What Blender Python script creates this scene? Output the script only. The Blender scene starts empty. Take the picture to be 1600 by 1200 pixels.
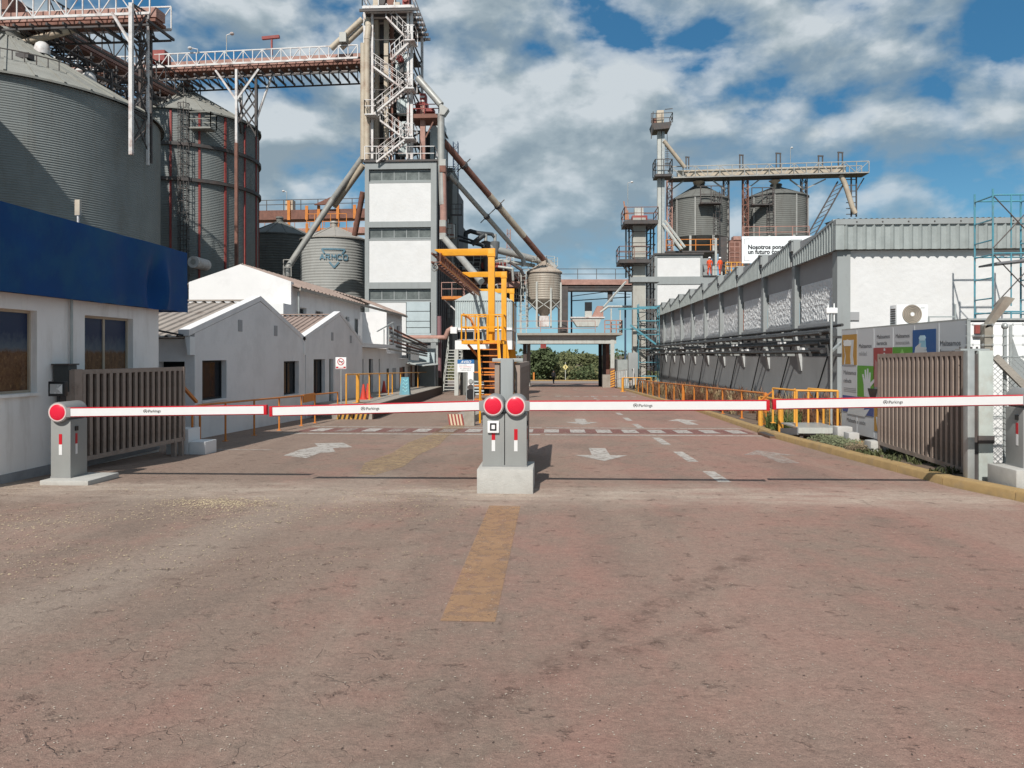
import bpy, bmesh, math, random
from mathutils import Vector, Matrix, Euler, noise as mnoise
random.seed(7)
SC = bpy.context.scene
COL = SC.collection
# ------------------------------------------------------------------ camera
YAW = math.radians(3.10); CA, SA = math.cos(YAW), math.sin(YAW); H = 1.65
cam_d = bpy.data.cameras.new('camera'); cam_d.sensor_width = 36; cam_d.lens = 27.0
cam_d.shift_y = -46/1600; cam_d.clip_start = .05; cam_d.clip_end = 6000
cam = bpy.data.objects.new('camera', cam_d); COL.objects.link(cam)
cam.location = (0, 0, H); cam.rotation_euler = (math.pi/2, 0, YAW); SC.camera = cam
# ------------------------------------------------------------------ light
SUNV = Vector((-.243, -1.065, 1.0)).normalized()          # towards the sun
sun_d = bpy.data.lights.new('sun', 'SUN'); sun_d.energy = 4.4; sun_d.angle = math.radians(.53); sun_d.color = (1, .955, .89)
sun = bpy.data.objects.new('sun', sun_d); COL.objects.link(sun)
sun.rotation_euler = SUNV.to_track_quat('Z', 'Y').to_euler(); sun.location = (-10, -40, 60)
SC.view_settings.view_transform = 'Standard'; SC.view_settings.look = 'None'
SC.view_settings.exposure = 0.12; SC.view_settings.gamma = 1.0; SC.view_settings.use_curve_mapping = False

def N(nt, typ, **kw):
    n = nt.nodes.new(typ)
    for k, v in kw.items():
        if k.startswith('i_'):
            key = k[2:]
            n.inputs[int(key) if key.isdigit() else key.replace('_', ' ')].default_value = v
        else: setattr(n, k, v)
    return n
def math_n(nt, op, a, b=None, clamp=False):
    n = nt.nodes.new('ShaderNodeMath'); n.operation = op; n.use_clamp = clamp
    for i, x in enumerate((a, b)):
        if x is None: continue
        if isinstance(x, (int, float)): n.inputs[i].default_value = x
        else: nt.links.new(x, n.inputs[i])
    return n.outputs[0]
def mix_c(nt, fac, a, b, mode='MIX'):
    n = nt.nodes.new('ShaderNodeMix'); n.data_type = 'RGBA'; n.blend_type = mode
    for i, x in ((0, fac), (6, a), (7, b)):
        if isinstance(x, (int, float)): n.inputs[i].default_value = x
        elif isinstance(x, (tuple, list)): n.inputs[i].default_value = (*x[:3], 1)
        else: nt.links.new(x, n.inputs[i])
    return n.outputs[2]
def ramp(nt, val, stops, interp='LINEAR'):
    n = nt.nodes.new('ShaderNodeValToRGB'); n.color_ramp.interpolation = interp
    e = n.color_ramp.elements
    while len(e) < len(stops): e.new(.5)
    for el, (p, c) in zip(e, stops):
        el.position = p; el.color = (c, c, c, 1) if isinstance(c, (int, float)) else (*c, 1)
    nt.links.new(val, n.inputs[0]); return n.outputs[0]

W_ = bpy.data.worlds.new('World'); SC.world = W_; W_.use_nodes = True
nt = W_.node_tree; nt.nodes.clear()
sky = N(nt, 'ShaderNodeTexSky', sky_type='NISHITA', sun_disc=False)
sky.sun_elevation = math.radians(42.5); sky.sun_rotation = math.radians(192.9); sky.air_density = 1.0; sky.dust_density = .2; sky.ozone_density = 1.0
skyc = mix_c(nt, 1.0, sky.outputs[0], (.050, .083, .101), 'MULTIPLY')
tc = N(nt, 'ShaderNodeTexCoord'); sep = N(nt, 'ShaderNodeSeparateXYZ'); nt.links.new(tc.outputs['Generated'], sep.inputs[0])
def cn(scale, det, rough, off, dist=0.0):
    m = N(nt, 'ShaderNodeMapping'); m.inputs['Location'].default_value = off; m.inputs['Scale'].default_value = (1, 1, 1.7); nt.links.new(tc.outputs['Generated'], m.inputs[0])
    n = N(nt, 'ShaderNodeTexNoise', i_Scale=scale, i_Detail=det, i_Roughness=rough, i_Distortion=dist); nt.links.new(m.outputs[0], n.inputs['Vector'])
    return n.outputs[0]
def density(dx, dz):
    big = cn(2.1, 2, .5, (2.3+dx, 1.1, .35+dz)); mid = cn(6.6, 8, .52, (4.1+dx, 5.6, .2+dz), .1)
    return math_n(nt, 'ADD', math_n(nt, 'MULTIPLY', big, .38), math_n(nt, 'MULTIPLY', mid, .92))
dens = density(0, 0); dens2 = density(-.012, .045)
cover = ramp(nt, dens, [(.548, 0), (.612, .62), (.70, 1)])
hz = ramp(nt, sep.outputs[2], [(.03, .45), (.12, .8), (.24, 1)])
cover = math_n(nt, 'MULTIPLY', cover, hz)
relief = math_n(nt, 'ADD', math_n(nt, 'MULTIPLY', math_n(nt, 'SUBTRACT', dens, dens2), 2.6), math_n(nt, 'MULTIPLY', cn(2.6, 6, .55, (7, 2, 0)), .9))
cloud = ramp(nt, relief, [(.26, (.25, .32, .37)), (.45, (.35, .42, .46)), (.70, (.58, .63, .66))])
skyc = mix_c(nt, .75, skyc, ramp(nt, sep.outputs[2], [(.0, (.27, .47, .60)), (.10, (.165, .40, .58)), (.28, (.040, .168, .325)), (.7, (.022, .10, .235))]))
wcol = mix_c(nt, math_n(nt, 'MULTIPLY', cover, .94), skyc, cloud)
bg = N(nt, 'ShaderNodeBackground', i_Strength=1.0); nt.links.new(wcol, bg.inputs[0])
wo = N(nt, 'ShaderNodeOutputWorld'); nt.links.new(bg.outputs[0], wo.inputs[0])

# ------------------------------------------------------------------ geometry helpers
def Wp(px, py, d):
    """point seen at photo pixel (px, py) at depth d, in site coordinates"""
    k = (px-800)/1200
    return Vector((d*(k*CA-SA), d*(CA+k*SA), H-(py-554)/1200*d))
def dX(px, x): return x/((px-800)/1200*CA-SA)
def dY(px, y): return y/(CA+(px-800)/1200*SA)
def PX(px, py, x): return Wp(px, py, dX(px, x))
def PY(px, py, y): return Wp(px, py, dY(px, y))
def gz(y): return 0.0 if y < 9 else (-.022*(y-9) if y < 130 else -.022*121)
BASE = {}
class MB:
    def __init__(s): s.v = []; s.f = []
    def add(s, vs, fs):
        o = len(s.v); s.v += [tuple(p) for p in vs]; s.f += [tuple(o+i for i in f) for f in fs]; return s
    def box(s, x0, x1, y0, y1, z0, z1):
        if x0 > x1: x0, x1 = x1, x0
        if y0 > y1: y0, y1 = y1, y0
        if z0 > z1: z0, z1 = z1, z0
        return s.add([(x0,y0,z0),(x1,y0,z0),(x1,y1,z0),(x0,y1,z0),(x0,y0,z1),(x1,y0,z1),(x1,y1,z1),(x0,y1,z1)],
              [(0,3,2,1),(4,5,6,7),(0,1,5,4),(1,2,6,5),(2,3,7,6),(3,0,4,7)])
    def frame(s, p, q):
        p = Vector(p); q = Vector(q); d = (q-p).normalized()
        up = Vector((0,0,1)) if abs(d.z) < .95 else Vector((0,1,0))
        a = d.cross(up).normalized(); b = a.cross(d).normalized(); return p, q, a, b
    def bar(s, p, q, w, h=None):
        h = w if h is None else h; p, q, a, b = s.frame(p, q); a = a*w/2; b = b*h/2
        vs = [p-a-b, p+a-b, p+a+b, p-a+b, q-a-b, q+a-b, q+a+b, q-a+b]
        return s.add(vs, [(0,1,2,3),(7,6,5,4),(0,4,5,1),(1,5,6,2),(2,6,7,3),(3,7,4,0)])
    def tube(s, p, q, r, n=8, r2=None, caps=True):
        r2 = r if r2 is None else r2; p, q, a, b = s.frame(p, q)
        vs = []
        for c, rr in ((p, r), (q, r2)):
            for i in range(n):
                t = 2*math.pi*i/n; vs.append(c+a*math.cos(t)*rr+b*math.sin(t)*rr)
        fs = [(i, (i+1) % n, n+(i+1) % n, n+i) for i in range(n)]
        if caps: fs += [tuple(reversed(range(n))), tuple(range(n, 2*n))]
        return s.add(vs, fs)
    def path(s, pts, r, n=8):
        for a, b in zip(pts, pts[1:]): s.tube(a, b, r, n)
        for p in pts[1:-1]: s.ball(p, r*1.02, 6, 4)
        return s
    def ball(s, c, r, n=10, m=6, sz=1.0):
        return s.lathe(c, [(r*math.sin(math.pi*i/m)+1e-5, -r*sz*math.cos(math.pi*i/m)) for i in range(m+1)], n)
    def lathe(s, c, prof, n=24, a0=0, a1=2*math.pi):
        full = abs(a1-a0-2*math.pi) < 1e-6; k = n if full else n+1; vs = []
        for r, z in prof:
            for i in range(k):
                t = a0+(a1-a0)*i/n; vs.append((c[0]+r*math.cos(t), c[1]+r*math.sin(t), c[2]+z))
        fs = []
        for j in range(len(prof)-1):
            for i in range(n):
                i2 = (i+1) % k; fs.append((j*k+i, j*k+i2, (j+1)*k+i2, (j+1)*k+i))
        return s.add(vs, fs)
    def ext(s, poly, vec):
        vec = Vector(vec); n = len(poly); a = [Vector(p) for p in poly]; nrm = Vector((0,0,0))
        for i in range(n): nrm += a[i].cross(a[(i+1) % n])
        if nrm.dot(vec) > 0: a = a[::-1]
        b = [p+vec for p in a]
        return s.add(a+b, [tuple(range(n)), tuple(reversed(range(n, 2*n)))]+[(i, n+i, n+(i+1) % n, (i+1) % n) for i in range(n)])
    def build(s, name, mat, parent=None, kind=None, smooth=None, bevel=0, label=None, cat=None, group=None, segs=2):
        if parent is None:
            xs = [v[0] for v in s.v]; ys = [v[1] for v in s.v]; b = Vector(((min(xs)+max(xs))/2, (min(ys)+max(ys))/2, min(v[2] for v in s.v)))
        else: b = BASE[parent.name]
        me = bpy.data.meshes.new(name)
        me.from_pydata([(v[0]-b.x, v[1]-b.y, v[2]-b.z) for v in s.v], [], s.f)
        if bevel:
            bm = bmesh.new(); bm.from_mesh(me); bmesh.ops.remove_doubles(bm, verts=bm.verts, dist=1e-5)
            ed = [e for e in bm.edges if len(e.link_faces) == 2 and e.calc_face_angle(0) > .6]
            bmesh.ops.bevel(bm, geom=ed, offset=bevel, segments=segs, affect='EDGES', profile=.6); bm.to_mesh(me); bm.free()
        if smooth or bevel:
            me.shade_smooth(); me.set_sharp_from_angle(angle=math.radians(smooth or 35))
        return link(name, me, mat, parent, None if parent else b, kind, label, cat, group, b)
def link(name, me, mat, parent=None, loc=None, kind=None, label=None, cat=None, group=None, base=None, rot=None):
    o = bpy.data.objects.new(name, me); COL.objects.link(o)
    if mat is not None and not me.materials: me.materials.append(mat)
    if parent: o.parent = parent
    if loc is not None: o.location = loc
    if rot is not None: o.rotation_euler = rot
    if kind: o['kind'] = kind
    if label: o['label'] = label
    if cat: o['category'] = cat
    if group: o['group'] = group
    BASE[o.name] = base if base is not None else (BASE[parent.name] if parent else Vector(loc or (0,0,0)))
    return o
def T(name, label, cat, loc, group=None):
    o = bpy.data.objects.new(name, None); COL.objects.link(o); o.location = loc; o.empty_display_size = .2
    o['label'] = label; o['category'] = cat
    if group: o['group'] = group
    BASE[o.name] = Vector(loc); return o
def tag(o, label, cat, group=None):
    o['label'] = label; o['category'] = cat
    if group: o['group'] = group
    return o
class Piece:
    """one mesh about its own origin, linked many times as parts"""
    def __init__(s, name, mb, mat, smooth=None):
        s.name = name; s.me = bpy.data.meshes.new(name); s.me.from_pydata(mb.v, [], mb.f); s.me.materials.append(mat)
        if smooth: s.me.shade_smooth(); s.me.set_sharp_from_angle(angle=math.radians(smooth))
    def put(s, parent, loc, rot=None, scale=None, name=None, label=None):
        o = link(name or s.name, s.me, None, parent, Vector(loc)-BASE[parent.name], base=Vector(loc), rot=rot, label=label)
        if scale: o.scale = scale
        return o
def text(body, size, mat, parent, loc, facing='-y', name='lettering', ext=.002, align='LEFT', sx=1.0, shear=0, bold=0.0):
    cu = bpy.data.curves.new(name, 'FONT'); cu.body = body; cu.size = size; cu.extrude = ext; cu.align_x = align; cu.shear = shear; cu.offset = bold
    cu.resolution_u = 3
    tmp = bpy.data.objects.new(name, cu); COL.objects.link(tmp)
    me = bpy.data.meshes.new_from_object(tmp.evaluated_get(bpy.context.evaluated_depsgraph_get()))
    bpy.data.objects.remove(tmp); me.name = name; me.materials.clear()
    me.transform(Matrix.Diagonal((sx, 1, 1, 1)))
    rot = {'-y': (math.pi/2, 0, 0), '-x': (math.pi/2, 0, -math.pi/2), '+x': (math.pi/2, 0, math.pi/2)}[facing] if isinstance(facing, str) else facing
    return link(name, me, mat, parent, Vector(loc)-BASE[parent.name], rot=rot, base=Vector(loc))
def holes(u0, u1, v0, v1, hs):
    us = sorted({u0, u1, *[min(max(x, u0), u1) for h in hs for x in h[:2]]}); vs = sorted({v0, v1, *[min(max(x, v0), v1) for h in hs for x in h[2:4]]})
    out = []
    for a, b in zip(us, us[1:]):
        run = None
        for c, d in zip(vs, vs[1:]):
            mu, mv = (a+b)/2, (c+d)/2
            if any(h[0] < mu < h[1] and h[2] < mv < h[3] for h in hs):
                if run: out.append((a, b, *run)); run = None
            else: run = (run[0], d) if run else (c, d)
        if run: out.append((a, b, *run))
    return out
def wall_x(mb, x0, x1, y0, y1, z0, z1, hs=()):
    for a, b, c, d in holes(y0, y1, z0, z1, hs): mb.box(x0, x1, a, b, c, d)
def wall_y(mb, y0, y1, x0, x1, z0, z1, hs=()):
    for a, b, c, d in holes(x0, x1, z0, z1, hs): mb.box(a, b, y0, y1, c, d)

# ------------------------------------------------------------------ materials
MATS = {}
def mat(name, rgb, rough=.6, metal=0.0, var=.14, vs=2.0, bump=0.0, bs=30.0, dirt=None, dirt_amt=.5, dirt_s=1.3, streak=False, spec=.4):
    if name in MATS: return MATS[name]
    m = bpy.data.materials.new(name); m.use_nodes = True; nt = m.node_tree; b = nt.nodes['Principled BSDF']
    co = N(nt, 'ShaderNodeTexCoord').outputs['Object']
    n1 = N(nt, 'ShaderNodeTexNoise', i_Scale=vs, i_Detail=6.0, i_Roughness=.65); nt.links.new(co, n1.inputs['Vector'])
    lo = tuple(c*(1-var) for c in rgb); hi = tuple(min(1, c*(1+var)) for c in rgb)
    c = mix_c(nt, ramp(nt, n1.outputs[0], [(.3, 0), (.7, 1)]), lo, hi)
    if dirt:
        mp = N(nt, 'ShaderNodeMapping'); nt.links.new(co, mp.inputs[0]); mp.inputs['Scale'].default_value = (1, 1, .18 if streak else 1); mp.inputs['Location'].default_value = (3, 1, 2)
        n2 = N(nt, 'ShaderNodeTexNoise', i_Scale=dirt_s*(3 if streak else 1), i_Detail=8.0, i_Roughness=.7); nt.links.new(mp.outputs[0], n2.inputs['Vector'])
        c = mix_c(nt, math_n(nt, 'MULTIPLY', ramp(nt, n2.outputs[0], [(.50, 0), (.68, 1)]), dirt_amt), c, dirt)
    nt.links.new(c, b.inputs['Base Color'])
    b.inputs['Metallic'].default_value = metal; b.inputs['Specular IOR Level'].default_value = spec
    rr = ramp(nt, n1.outputs[0], [(.3, max(.05, rough-.08)), (.7, min(1, rough+.08))]); nt.links.new(rr, b.inputs['Roughness'])
    if bump:
        n3 = N(nt, 'ShaderNodeTexNoise', i_Scale=bs, i_Detail=4.0, i_Roughness=.6); nt.links.new(co, n3.inputs['Vector'])
        bp = N(nt, 'ShaderNodeBump', i_Strength=bump, i_Distance=.02); nt.links.new(n3.outputs[0], bp.inputs['Height']); nt.links.new(bp.outputs[0], b.inputs['Normal'])
    MATS[name] = m; return m
rust = (.16, .06, .035)
M_white = mat('white_plaster', (.73, .74, .735), .85, var=.05, vs=1.2, bump=.3, bs=16, dirt=(.6,.59,.57), dirt_amt=.2, dirt_s=.6)
M_whites = mat('white_wall_grey_tint', (.72, .712, .705), .85, var=.04, vs=.8, bump=.25, bs=25, dirt=(.42,.41,.40), dirt_amt=.3, dirt_s=.7)
M_wall_l = mat('cream_painted_wall', (.86, .83, .80), .8, var=.05, vs=1.0, bump=.25, bs=12, dirt=(.42,.36,.3), dirt_amt=.3, streak=True)
M_blue = mat('blue_band_vinyl', (.007, .055, .185), .5, var=.14, vs=1.2, dirt=(.02,.105,.19), dirt_amt=.7, dirt_s=.7, spec=.10)
M_conc = mat('concrete', (.44, .43, .40), .9, var=.1, vs=6, bump=.35, bs=60, dirt=(.30,.27,.24), dirt_amt=.35)
M_conc_d = mat('old_concrete', (.33, .30, .26), .9, var=.15, vs=4, bump=.5, bs=40, dirt=(.2,.16,.12), dirt_amt=.5)
M_cab = mat('grey_cabinet_paint', (.265, .27, .26), .45, var=.04, vs=4, dirt=(.33,.30,.27), dirt_amt=.25, dirt_s=2)
M_head = mat('grey_drum_plastic', (.24, .24, .235), .4, var=.05, vs=4)
M_red = mat('red_plastic', (.66, .016, .045), .3, var=.03)
M_reds = mat('red_reflective_film', (.48, .01, .02), .4, var=.06, vs=30)
M_ring = mat('pale_ring', (.62, .5, .48), .4)
M_armw = mat('white_arm_film', (.68, .68, .675), .35, var=.02, vs=8, dirt=(.66,.64,.6), dirt_amt=.2, dirt_s=3)
M_black = mat('black_plastic', (.018, .018, .02), .4)
M_dark = mat('dark_interior', (.012, .013, .015), .7)
M_glass = mat('dark_glass', (.014, .017, .021), .16, var=.02, spec=.08)
M_glassg = mat('grey_dusty_glass', (.13, .145, .14), .25, var=.35, vs=1.6)
M_logo = mat('grey_print', (.09, .08, .08), .5)
M_gate = mat('brown_gate_paint', (.30, .238, .20), .55, var=.1, vs=6, dirt=(.11,.07,.05), dirt_amt=.5, dirt_s=4)
M_gateb = mat('dark_brown_mesh_sheet', (.045, .027, .020), .8, var=.4, vs=60)
M_galv = mat('galvanised_steel', (.40, .42, .41), .42, metal=.35, var=.12, vs=5, dirt=(.3,.26,.22), dirt_amt=.3)
M_postg = mat('pale_green_grey_post', (.44, .48, .45), .6, var=.08, vs=5, dirt=(.3,.25,.2), dirt_amt=.4, dirt_s=3)
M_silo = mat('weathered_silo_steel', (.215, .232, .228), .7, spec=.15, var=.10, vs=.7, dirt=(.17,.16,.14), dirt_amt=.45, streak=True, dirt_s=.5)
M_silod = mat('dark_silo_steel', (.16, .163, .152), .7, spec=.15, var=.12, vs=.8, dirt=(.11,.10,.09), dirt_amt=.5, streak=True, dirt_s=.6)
M_siloroof = mat('silo_roof_sheet', (.27, .27, .245), .7, spec=.2, var=.1, vs=1.0, dirt=(.18,.15,.12), dirt_amt=.4)
M_rred = mat('red_oxide_paint', (.27, .05, .045), .6, var=.18, vs=2, dirt=(.3,.14,.10), dirt_amt=.5)
M_rust = mat('rusty_steel', (.20, .095, .07), .75, var=.25, vs=3, dirt=(.09,.04,.03), dirt_amt=.6)
M_rustp = mat('rusty_pink_steel', (.38, .22, .18), .75, var=.2, vs=2, dirt=(.16,.07,.05), dirt_amt=.5)
M_wsteel = mat('white_painted_steel', (.62, .60, .585), .5, var=.12, vs=2, dirt=(.26,.12,.085), dirt_amt=.75, dirt_s=1.3)
M_dsteel = mat('dark_weathered_steel', (.075, .068, .066), .65, var=.3, vs=2, dirt=(.13,.07,.05), dirt_amt=.5)
M_beige = mat('beige_pipe_paint', (.47, .40, .31), .55, var=.1, vs=1.5, dirt=(.25,.13,.08), dirt_amt=.45)
M_gpipe = mat('grey_pipe', (.36, .36, .34), .5, metal=.2, var=.12, vs=1.2, dirt=(.2,.14,.11), dirt_amt=.4)
M_ygrey = mat('pale_grey_steel', (.46, .47, .44), .55, var=.12, vs=1.5, dirt=(.28,.22,.18), dirt_amt=.45, streak=True)
M_yel = mat('crane_yellow_paint', (.74, .33, .018), .45, var=.07, vs=2, dirt=(.42,.17,.03), dirt_amt=.4)
M_orange = mat('orange_rail_paint', (.58, .20, .035), .5, var=.14, vs=3, dirt=(.33,.11,.04), dirt_amt=.5)
M_orangey = mat('yellow_orange_rail_paint', (.70, .33, .05), .5, var=.12, vs=3, dirt=(.42,.16,.05), dirt_amt=.45)
M_frameg = mat('grey_facade_paint', (.285, .305, .305), .75, var=.06, vs=1.0, dirt=(.22,.22,.21), dirt_amt=.35, streak=True)
M_towerw = mat('white_tower_panel', (.66, .66, .655), .85, var=.05, vs=1.0, bump=.8, bs=5, dirt=(.6,.58,.54), dirt_amt=.2)
M_shut = mat('pale_blue_grey_shutter', (.42, .49, .51), .5, var=.06, vs=2)
M_cgrey = mat('corrugated_grey_green', (.34, .37, .36), .5, metal=.15, var=.1, vs=2.5, dirt=(.26,.28,.27), dirt_amt=.5, dirt_s=3)
M_rough = mat('rough_cast_plaster', (.60, .61, .60), .95, var=.1, vs=6)
M_wallg = mat('grey_side_wall', (.33, .335, .34), .85, var=.06, vs=1.5, dirt=(.25,.25,.25), dirt_amt=.3)
M_fibro = mat('fibre_cement_roof', (.33, .29, .255), .9, var=.15, vs=3, dirt=(.16,.12,.10), dirt_amt=.6, dirt_s=1.6)
M_fibror = mat('reddish_fibre_cement_roof', (.31, .235, .20), .9, var=.15, vs=3, dirt=(.16,.12,.10), dirt_amt=.5, dirt_s=1.6)
M_pipeb = mat('black_bitumen_pipe', (.05, .05, .05), .5, var=.25, vs=3, dirt=(.18,.17,.16), dirt_amt=.4)
M_turq = mat('turquoise_scaffold_paint', (.085, .28, .35), .5, var=.15, vs=4, dirt=(.20,.14,.11), dirt_amt=.45, dirt_s=3)
M_plank = mat('weathered_planks', (.17, .17, .18), .8, var=.2, vs=4)
M_hut = mat('pale_corrugated_cladding', (.47, .53, .53), .5, metal=.1, var=.08, vs=2, dirt=(.33,.33,.31), dirt_amt=.4, streak=True)
M_board = mat('board_grey_vinyl', (.50, .51, .52), .5, var=.03, vs=2)
M_bb = mat('billboard_white', (.80, .83, .84), .5, var=.02)
M_txt = mat('dark_grey_print', (.10, .10, .105), .6, var=.02)
M_txtl = mat('pale_grey_print', (.24, .24, .245), .6, var=.02)
M_txtk = mat('black_print', (.025, .025, .03), .6, var=.02)
M_skin = mat('skin', (.35, .19, .13), .6, var=.05)
M_work = mat('orange_overalls', (.78, .10, .03), .8, var=.12, vs=8)
M_dkcl = mat('dark_clothes', (.02, .02, .024), .85, var=.2, vs=8)
M_boot = mat('black_boots', (.02, .02, .02), .6)
M_helm = mat('white_helmet', (.8, .8, .8), .3)
M_kerb = mat('worn_yellow_kerb_paint', (.36, .24, .105), .85, var=.14, vs=5, bump=.4, bs=50, dirt=(.24,.18,.12), dirt_amt=.6, dirt_s=3)
M_grating = mat('rusty_grating', (.14, .075, .045), .8, var=.2, vs=8)
M_signw = mat('sign_white', (.78, .78, .77), .45, var=.02)
M_signb = mat('sign_blue', (.02, .13, .33), .45, var=.05)
M_signy = mat('faded_yellow_sign', (.66, .56, .24), .5, var=.05)
M_concol = mat('concrete_column_grey', (.40, .39, .35), .8, var=.1, vs=1.2, dirt=(.27,.24,.21), dirt_amt=.4, streak=True)
def flat(n, c): return mat('print_'+n, c, .5, var=.05, vs=3)

def road_material():
    m = bpy.data.materials.new('dusty_reddish_asphalt'); m.use_nodes = True; nt = m.node_tree; b = nt.nodes['Principled BSDF']
    co = N(nt, 'ShaderNodeTexCoord').outputs['Object']
    def nz(s, det=5, r=.6, sc=(1,1,1), off=(0,0,0), dist=0.0):
        mp = N(nt, 'ShaderNodeMapping'); nt.links.new(co, mp.inputs[0]); mp.inputs['Scale'].default_value = sc; mp.inputs['Location'].default_value = off
        n = N(nt, 'ShaderNodeTexNoise', i_Scale=s, i_Detail=float(det), i_Roughness=r, i_Distortion=dist); nt.links.new(mp.outputs[0], n.inputs['Vector']); return n.outputs[0]
    sp = N(nt, 'ShaderNodeSeparateXYZ'); nt.links.new(co, sp.inputs[0])
    red = math_n(nt, 'ADD', math_n(nt, 'ADD', math_n(nt, 'MULTIPLY', nz(.45, 5, .62, (1, .55, 1)), .55), math_n(nt, 'MULTIPLY', nz(2.4, 6, .65), .45)), math_n(nt, 'MULTIPLY', sp.outputs[0], .02))
    base = mix_c(nt, ramp(nt, red, [(.42, 0), (.60, 1)]), (.262, .190, .151), (.322, .190, .152))
    # tyre lanes and dusty sweeps running along the drive
    lanes = nz(.75, 4, .55, (1, .10, 1), (4, 2, 0), .6)
    base = mix_c(nt, math_n(nt, 'MULTIPLY', ramp(nt, lanes, [(.50, 0), (.66, 1)]), .45), base, (.335, .258, .205))
    base = mix_c(nt, math_n(nt, 'MULTIPLY', ramp(nt, nz(1.0, 5, .6, (.8, .3, 1), (9, 3, 0), .4), [(.52, 0), (.66, 1)]), .45), base, (.180, .138, .113))
    # pale concrete dust band at the barrier line
    dy = math_n(nt, 'ABSOLUTE', math_n(nt, 'SUBTRACT', math_n(nt, 'ADD', sp.outputs[1], math_n(nt, 'MULTIPLY', nz(.8, 5, .7), 1.6)), 9.95))
    band = ramp(nt, dy, [(0, .8), (.35, .6), (.75, .15), (.95, 0)])
    base = mix_c(nt, math_n(nt, 'MULTIPLY', band, ramp(nt, nz(2.2, 6, .7, (.5, 1.6, 1)), [(.28, 0), (.60, 1)])), base, (.50, .41, .335))
    # pale dusty sweep on the left and dark oily trail on the right
    def line_d(x0, y0, x1, y1, wob, wid):
        L = math.hypot(x1-x0, y1-y0); nx_, ny_ = (y1-y0)/L, -(x1-x0)/L; tx, ty = (x1-x0)/L, (y1-y0)/L
        d_ = math_n(nt, 'ADD', math_n(nt, 'ADD', math_n(nt, 'MULTIPLY', sp.outputs[0], nx_), math_n(nt, 'MULTIPLY', sp.outputs[1], ny_)), -(x0*nx_+y0*ny_))
        d_ = math_n(nt, 'ABSOLUTE', math_n(nt, 'ADD', d_, math_n(nt, 'MULTIPLY', math_n(nt, 'SUBTRACT', nz(1.3, 6, .7, (1,1,1), (x0, y0, 0)), .5), wob)))
        u_ = math_n(nt, 'DIVIDE', math_n(nt, 'ADD', math_n(nt, 'ADD', math_n(nt, 'MULTIPLY', sp.outputs[0], tx), math_n(nt, 'MULTIPLY', sp.outputs[1], ty)), -(x0*tx+y0*ty)), L)
        return math_n(nt, 'MULTIPLY', ramp(nt, math_n(nt, 'DIVIDE', d_, wid), [(.25, 1), (1, 0)]), ramp(nt, u_, [(0, 0), (.1, 1), (.85, 1), (1, 0)]))
    base = mix_c(nt, math_n(nt, 'MULTIPLY', line_d(-3.6, 3.4, -2.3, 11.5, .7, .55), .6), base, (.335, .268, .218))
    base = mix_c(nt, math_n(nt, 'MULTIPLY', line_d(-5.6, 4.6, -4.2, 10.5, .8, .45), .35), base, (.325, .258, .208))
    base = mix_c(nt, math_n(nt, 'MULTIPLY', line_d(1.2, 2.2, 1.9, 9.5, .5, .5), .30), base, (.34, .232, .188))
    brk_ = ramp(nt, nz(6.5, 6, .75, (1,1,1), (5, 1, 0)), [(.48, 0), (.60, 1)])
    trail = math_n(nt, 'MAXIMUM', line_d(-.75, 3.0, 1.9, 6.8, .35, .14), math_n(nt, 'MAXIMUM', line_d(-.1, 3.95, 1.35, 4.95, .4, .11), math_n(nt, 'MULTIPLY', line_d(-3.6, 5.0, -.6, 7.2, .7, .12), .6)))
    base = mix_c(nt, math_n(nt, 'MULTIPLY', math_n(nt, 'MULTIPLY', trail, brk_), .6), base, (.115, .070, .056))
    base = mix_c(nt, math_n(nt, 'MULTIPLY', trail, .13), base, (.18, .115, .092))
    # fine aggregate
    fine = nz(150, 3, .7); base = mix_c(nt, 1.0, base, ramp(nt, fine, [(.25, .72), (.75, 1.28)]), 'MULTIPLY')
    med = nz(14, 7, .72); base = mix_c(nt, 1.0, base, ramp(nt, med, [(.25, .80), (.75, 1.17)]), 'MULTIPLY')
    m2_ = nz(40, 5, .78, (1, 1, 1), (3, 3, 0)); base = mix_c(nt, 1.0, base, ramp(nt, m2_, [(.28, .74), (.5, 1.0), (.74, 1.22)]), 'MULTIPLY')
    pits = math_n(nt, 'MULTIPLY', ramp(nt, nz(24, 4, .7, (1, .7, 1), (8, 2, 0)), [(.66, 0), (.72, 1)]), ramp(nt, nz(1.7, 5, .7, (1,1,1), (6, 5, 0)), [(.40, .15), (.60, 1)]))
    base = mix_c(nt, math_n(nt, 'MULTIPLY', pits, .6), base, (.10, .07, .058))
    v = N(nt, 'ShaderNodeTexVoronoi', i_Scale=70.0); nt.links.new(co, v.inputs['Vector'])
    grains = math_n(nt, 'MULTIPLY', ramp(nt, v.outputs['Distance'], [(.13, 1), (.20, 0)]), ramp(nt, nz(3.2, 5, .7, (1,1,1), (7,7,0)), [(.48, .05), (.64, 1)]))
    base = mix_c(nt, math_n(nt, 'MULTIPLY', grains, .8), base, (.58, .48, .37))
    # block joints of the worn pavers and cracks, filled with dirt
    mp = N(nt, 'ShaderNodeMapping'); nt.links.new(co, mp.inputs[0]); mp.inputs['Rotation'].default_value = (0, 0, .18)
    wob = N(nt, 'ShaderNodeTexNoise', i_Scale=5.0, i_Detail=5.0); nt.links.new(co, wob.inputs['Vector'])
    ad = N(nt, 'ShaderNodeVectorMath', operation='MULTIPLY_ADD'); nt.links.new(wob.outputs['Color'], ad.inputs[0]); ad.inputs[1].default_value = (.30, .30, 0); nt.links.new(mp.outputs[0], ad.inputs[2])
    cr = N(nt, 'ShaderNodeTexVoronoi', feature='DISTANCE_TO_EDGE', i_Scale=5.0); nt.links.new(ad.outputs[0], cr.inputs['Vector'])
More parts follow.
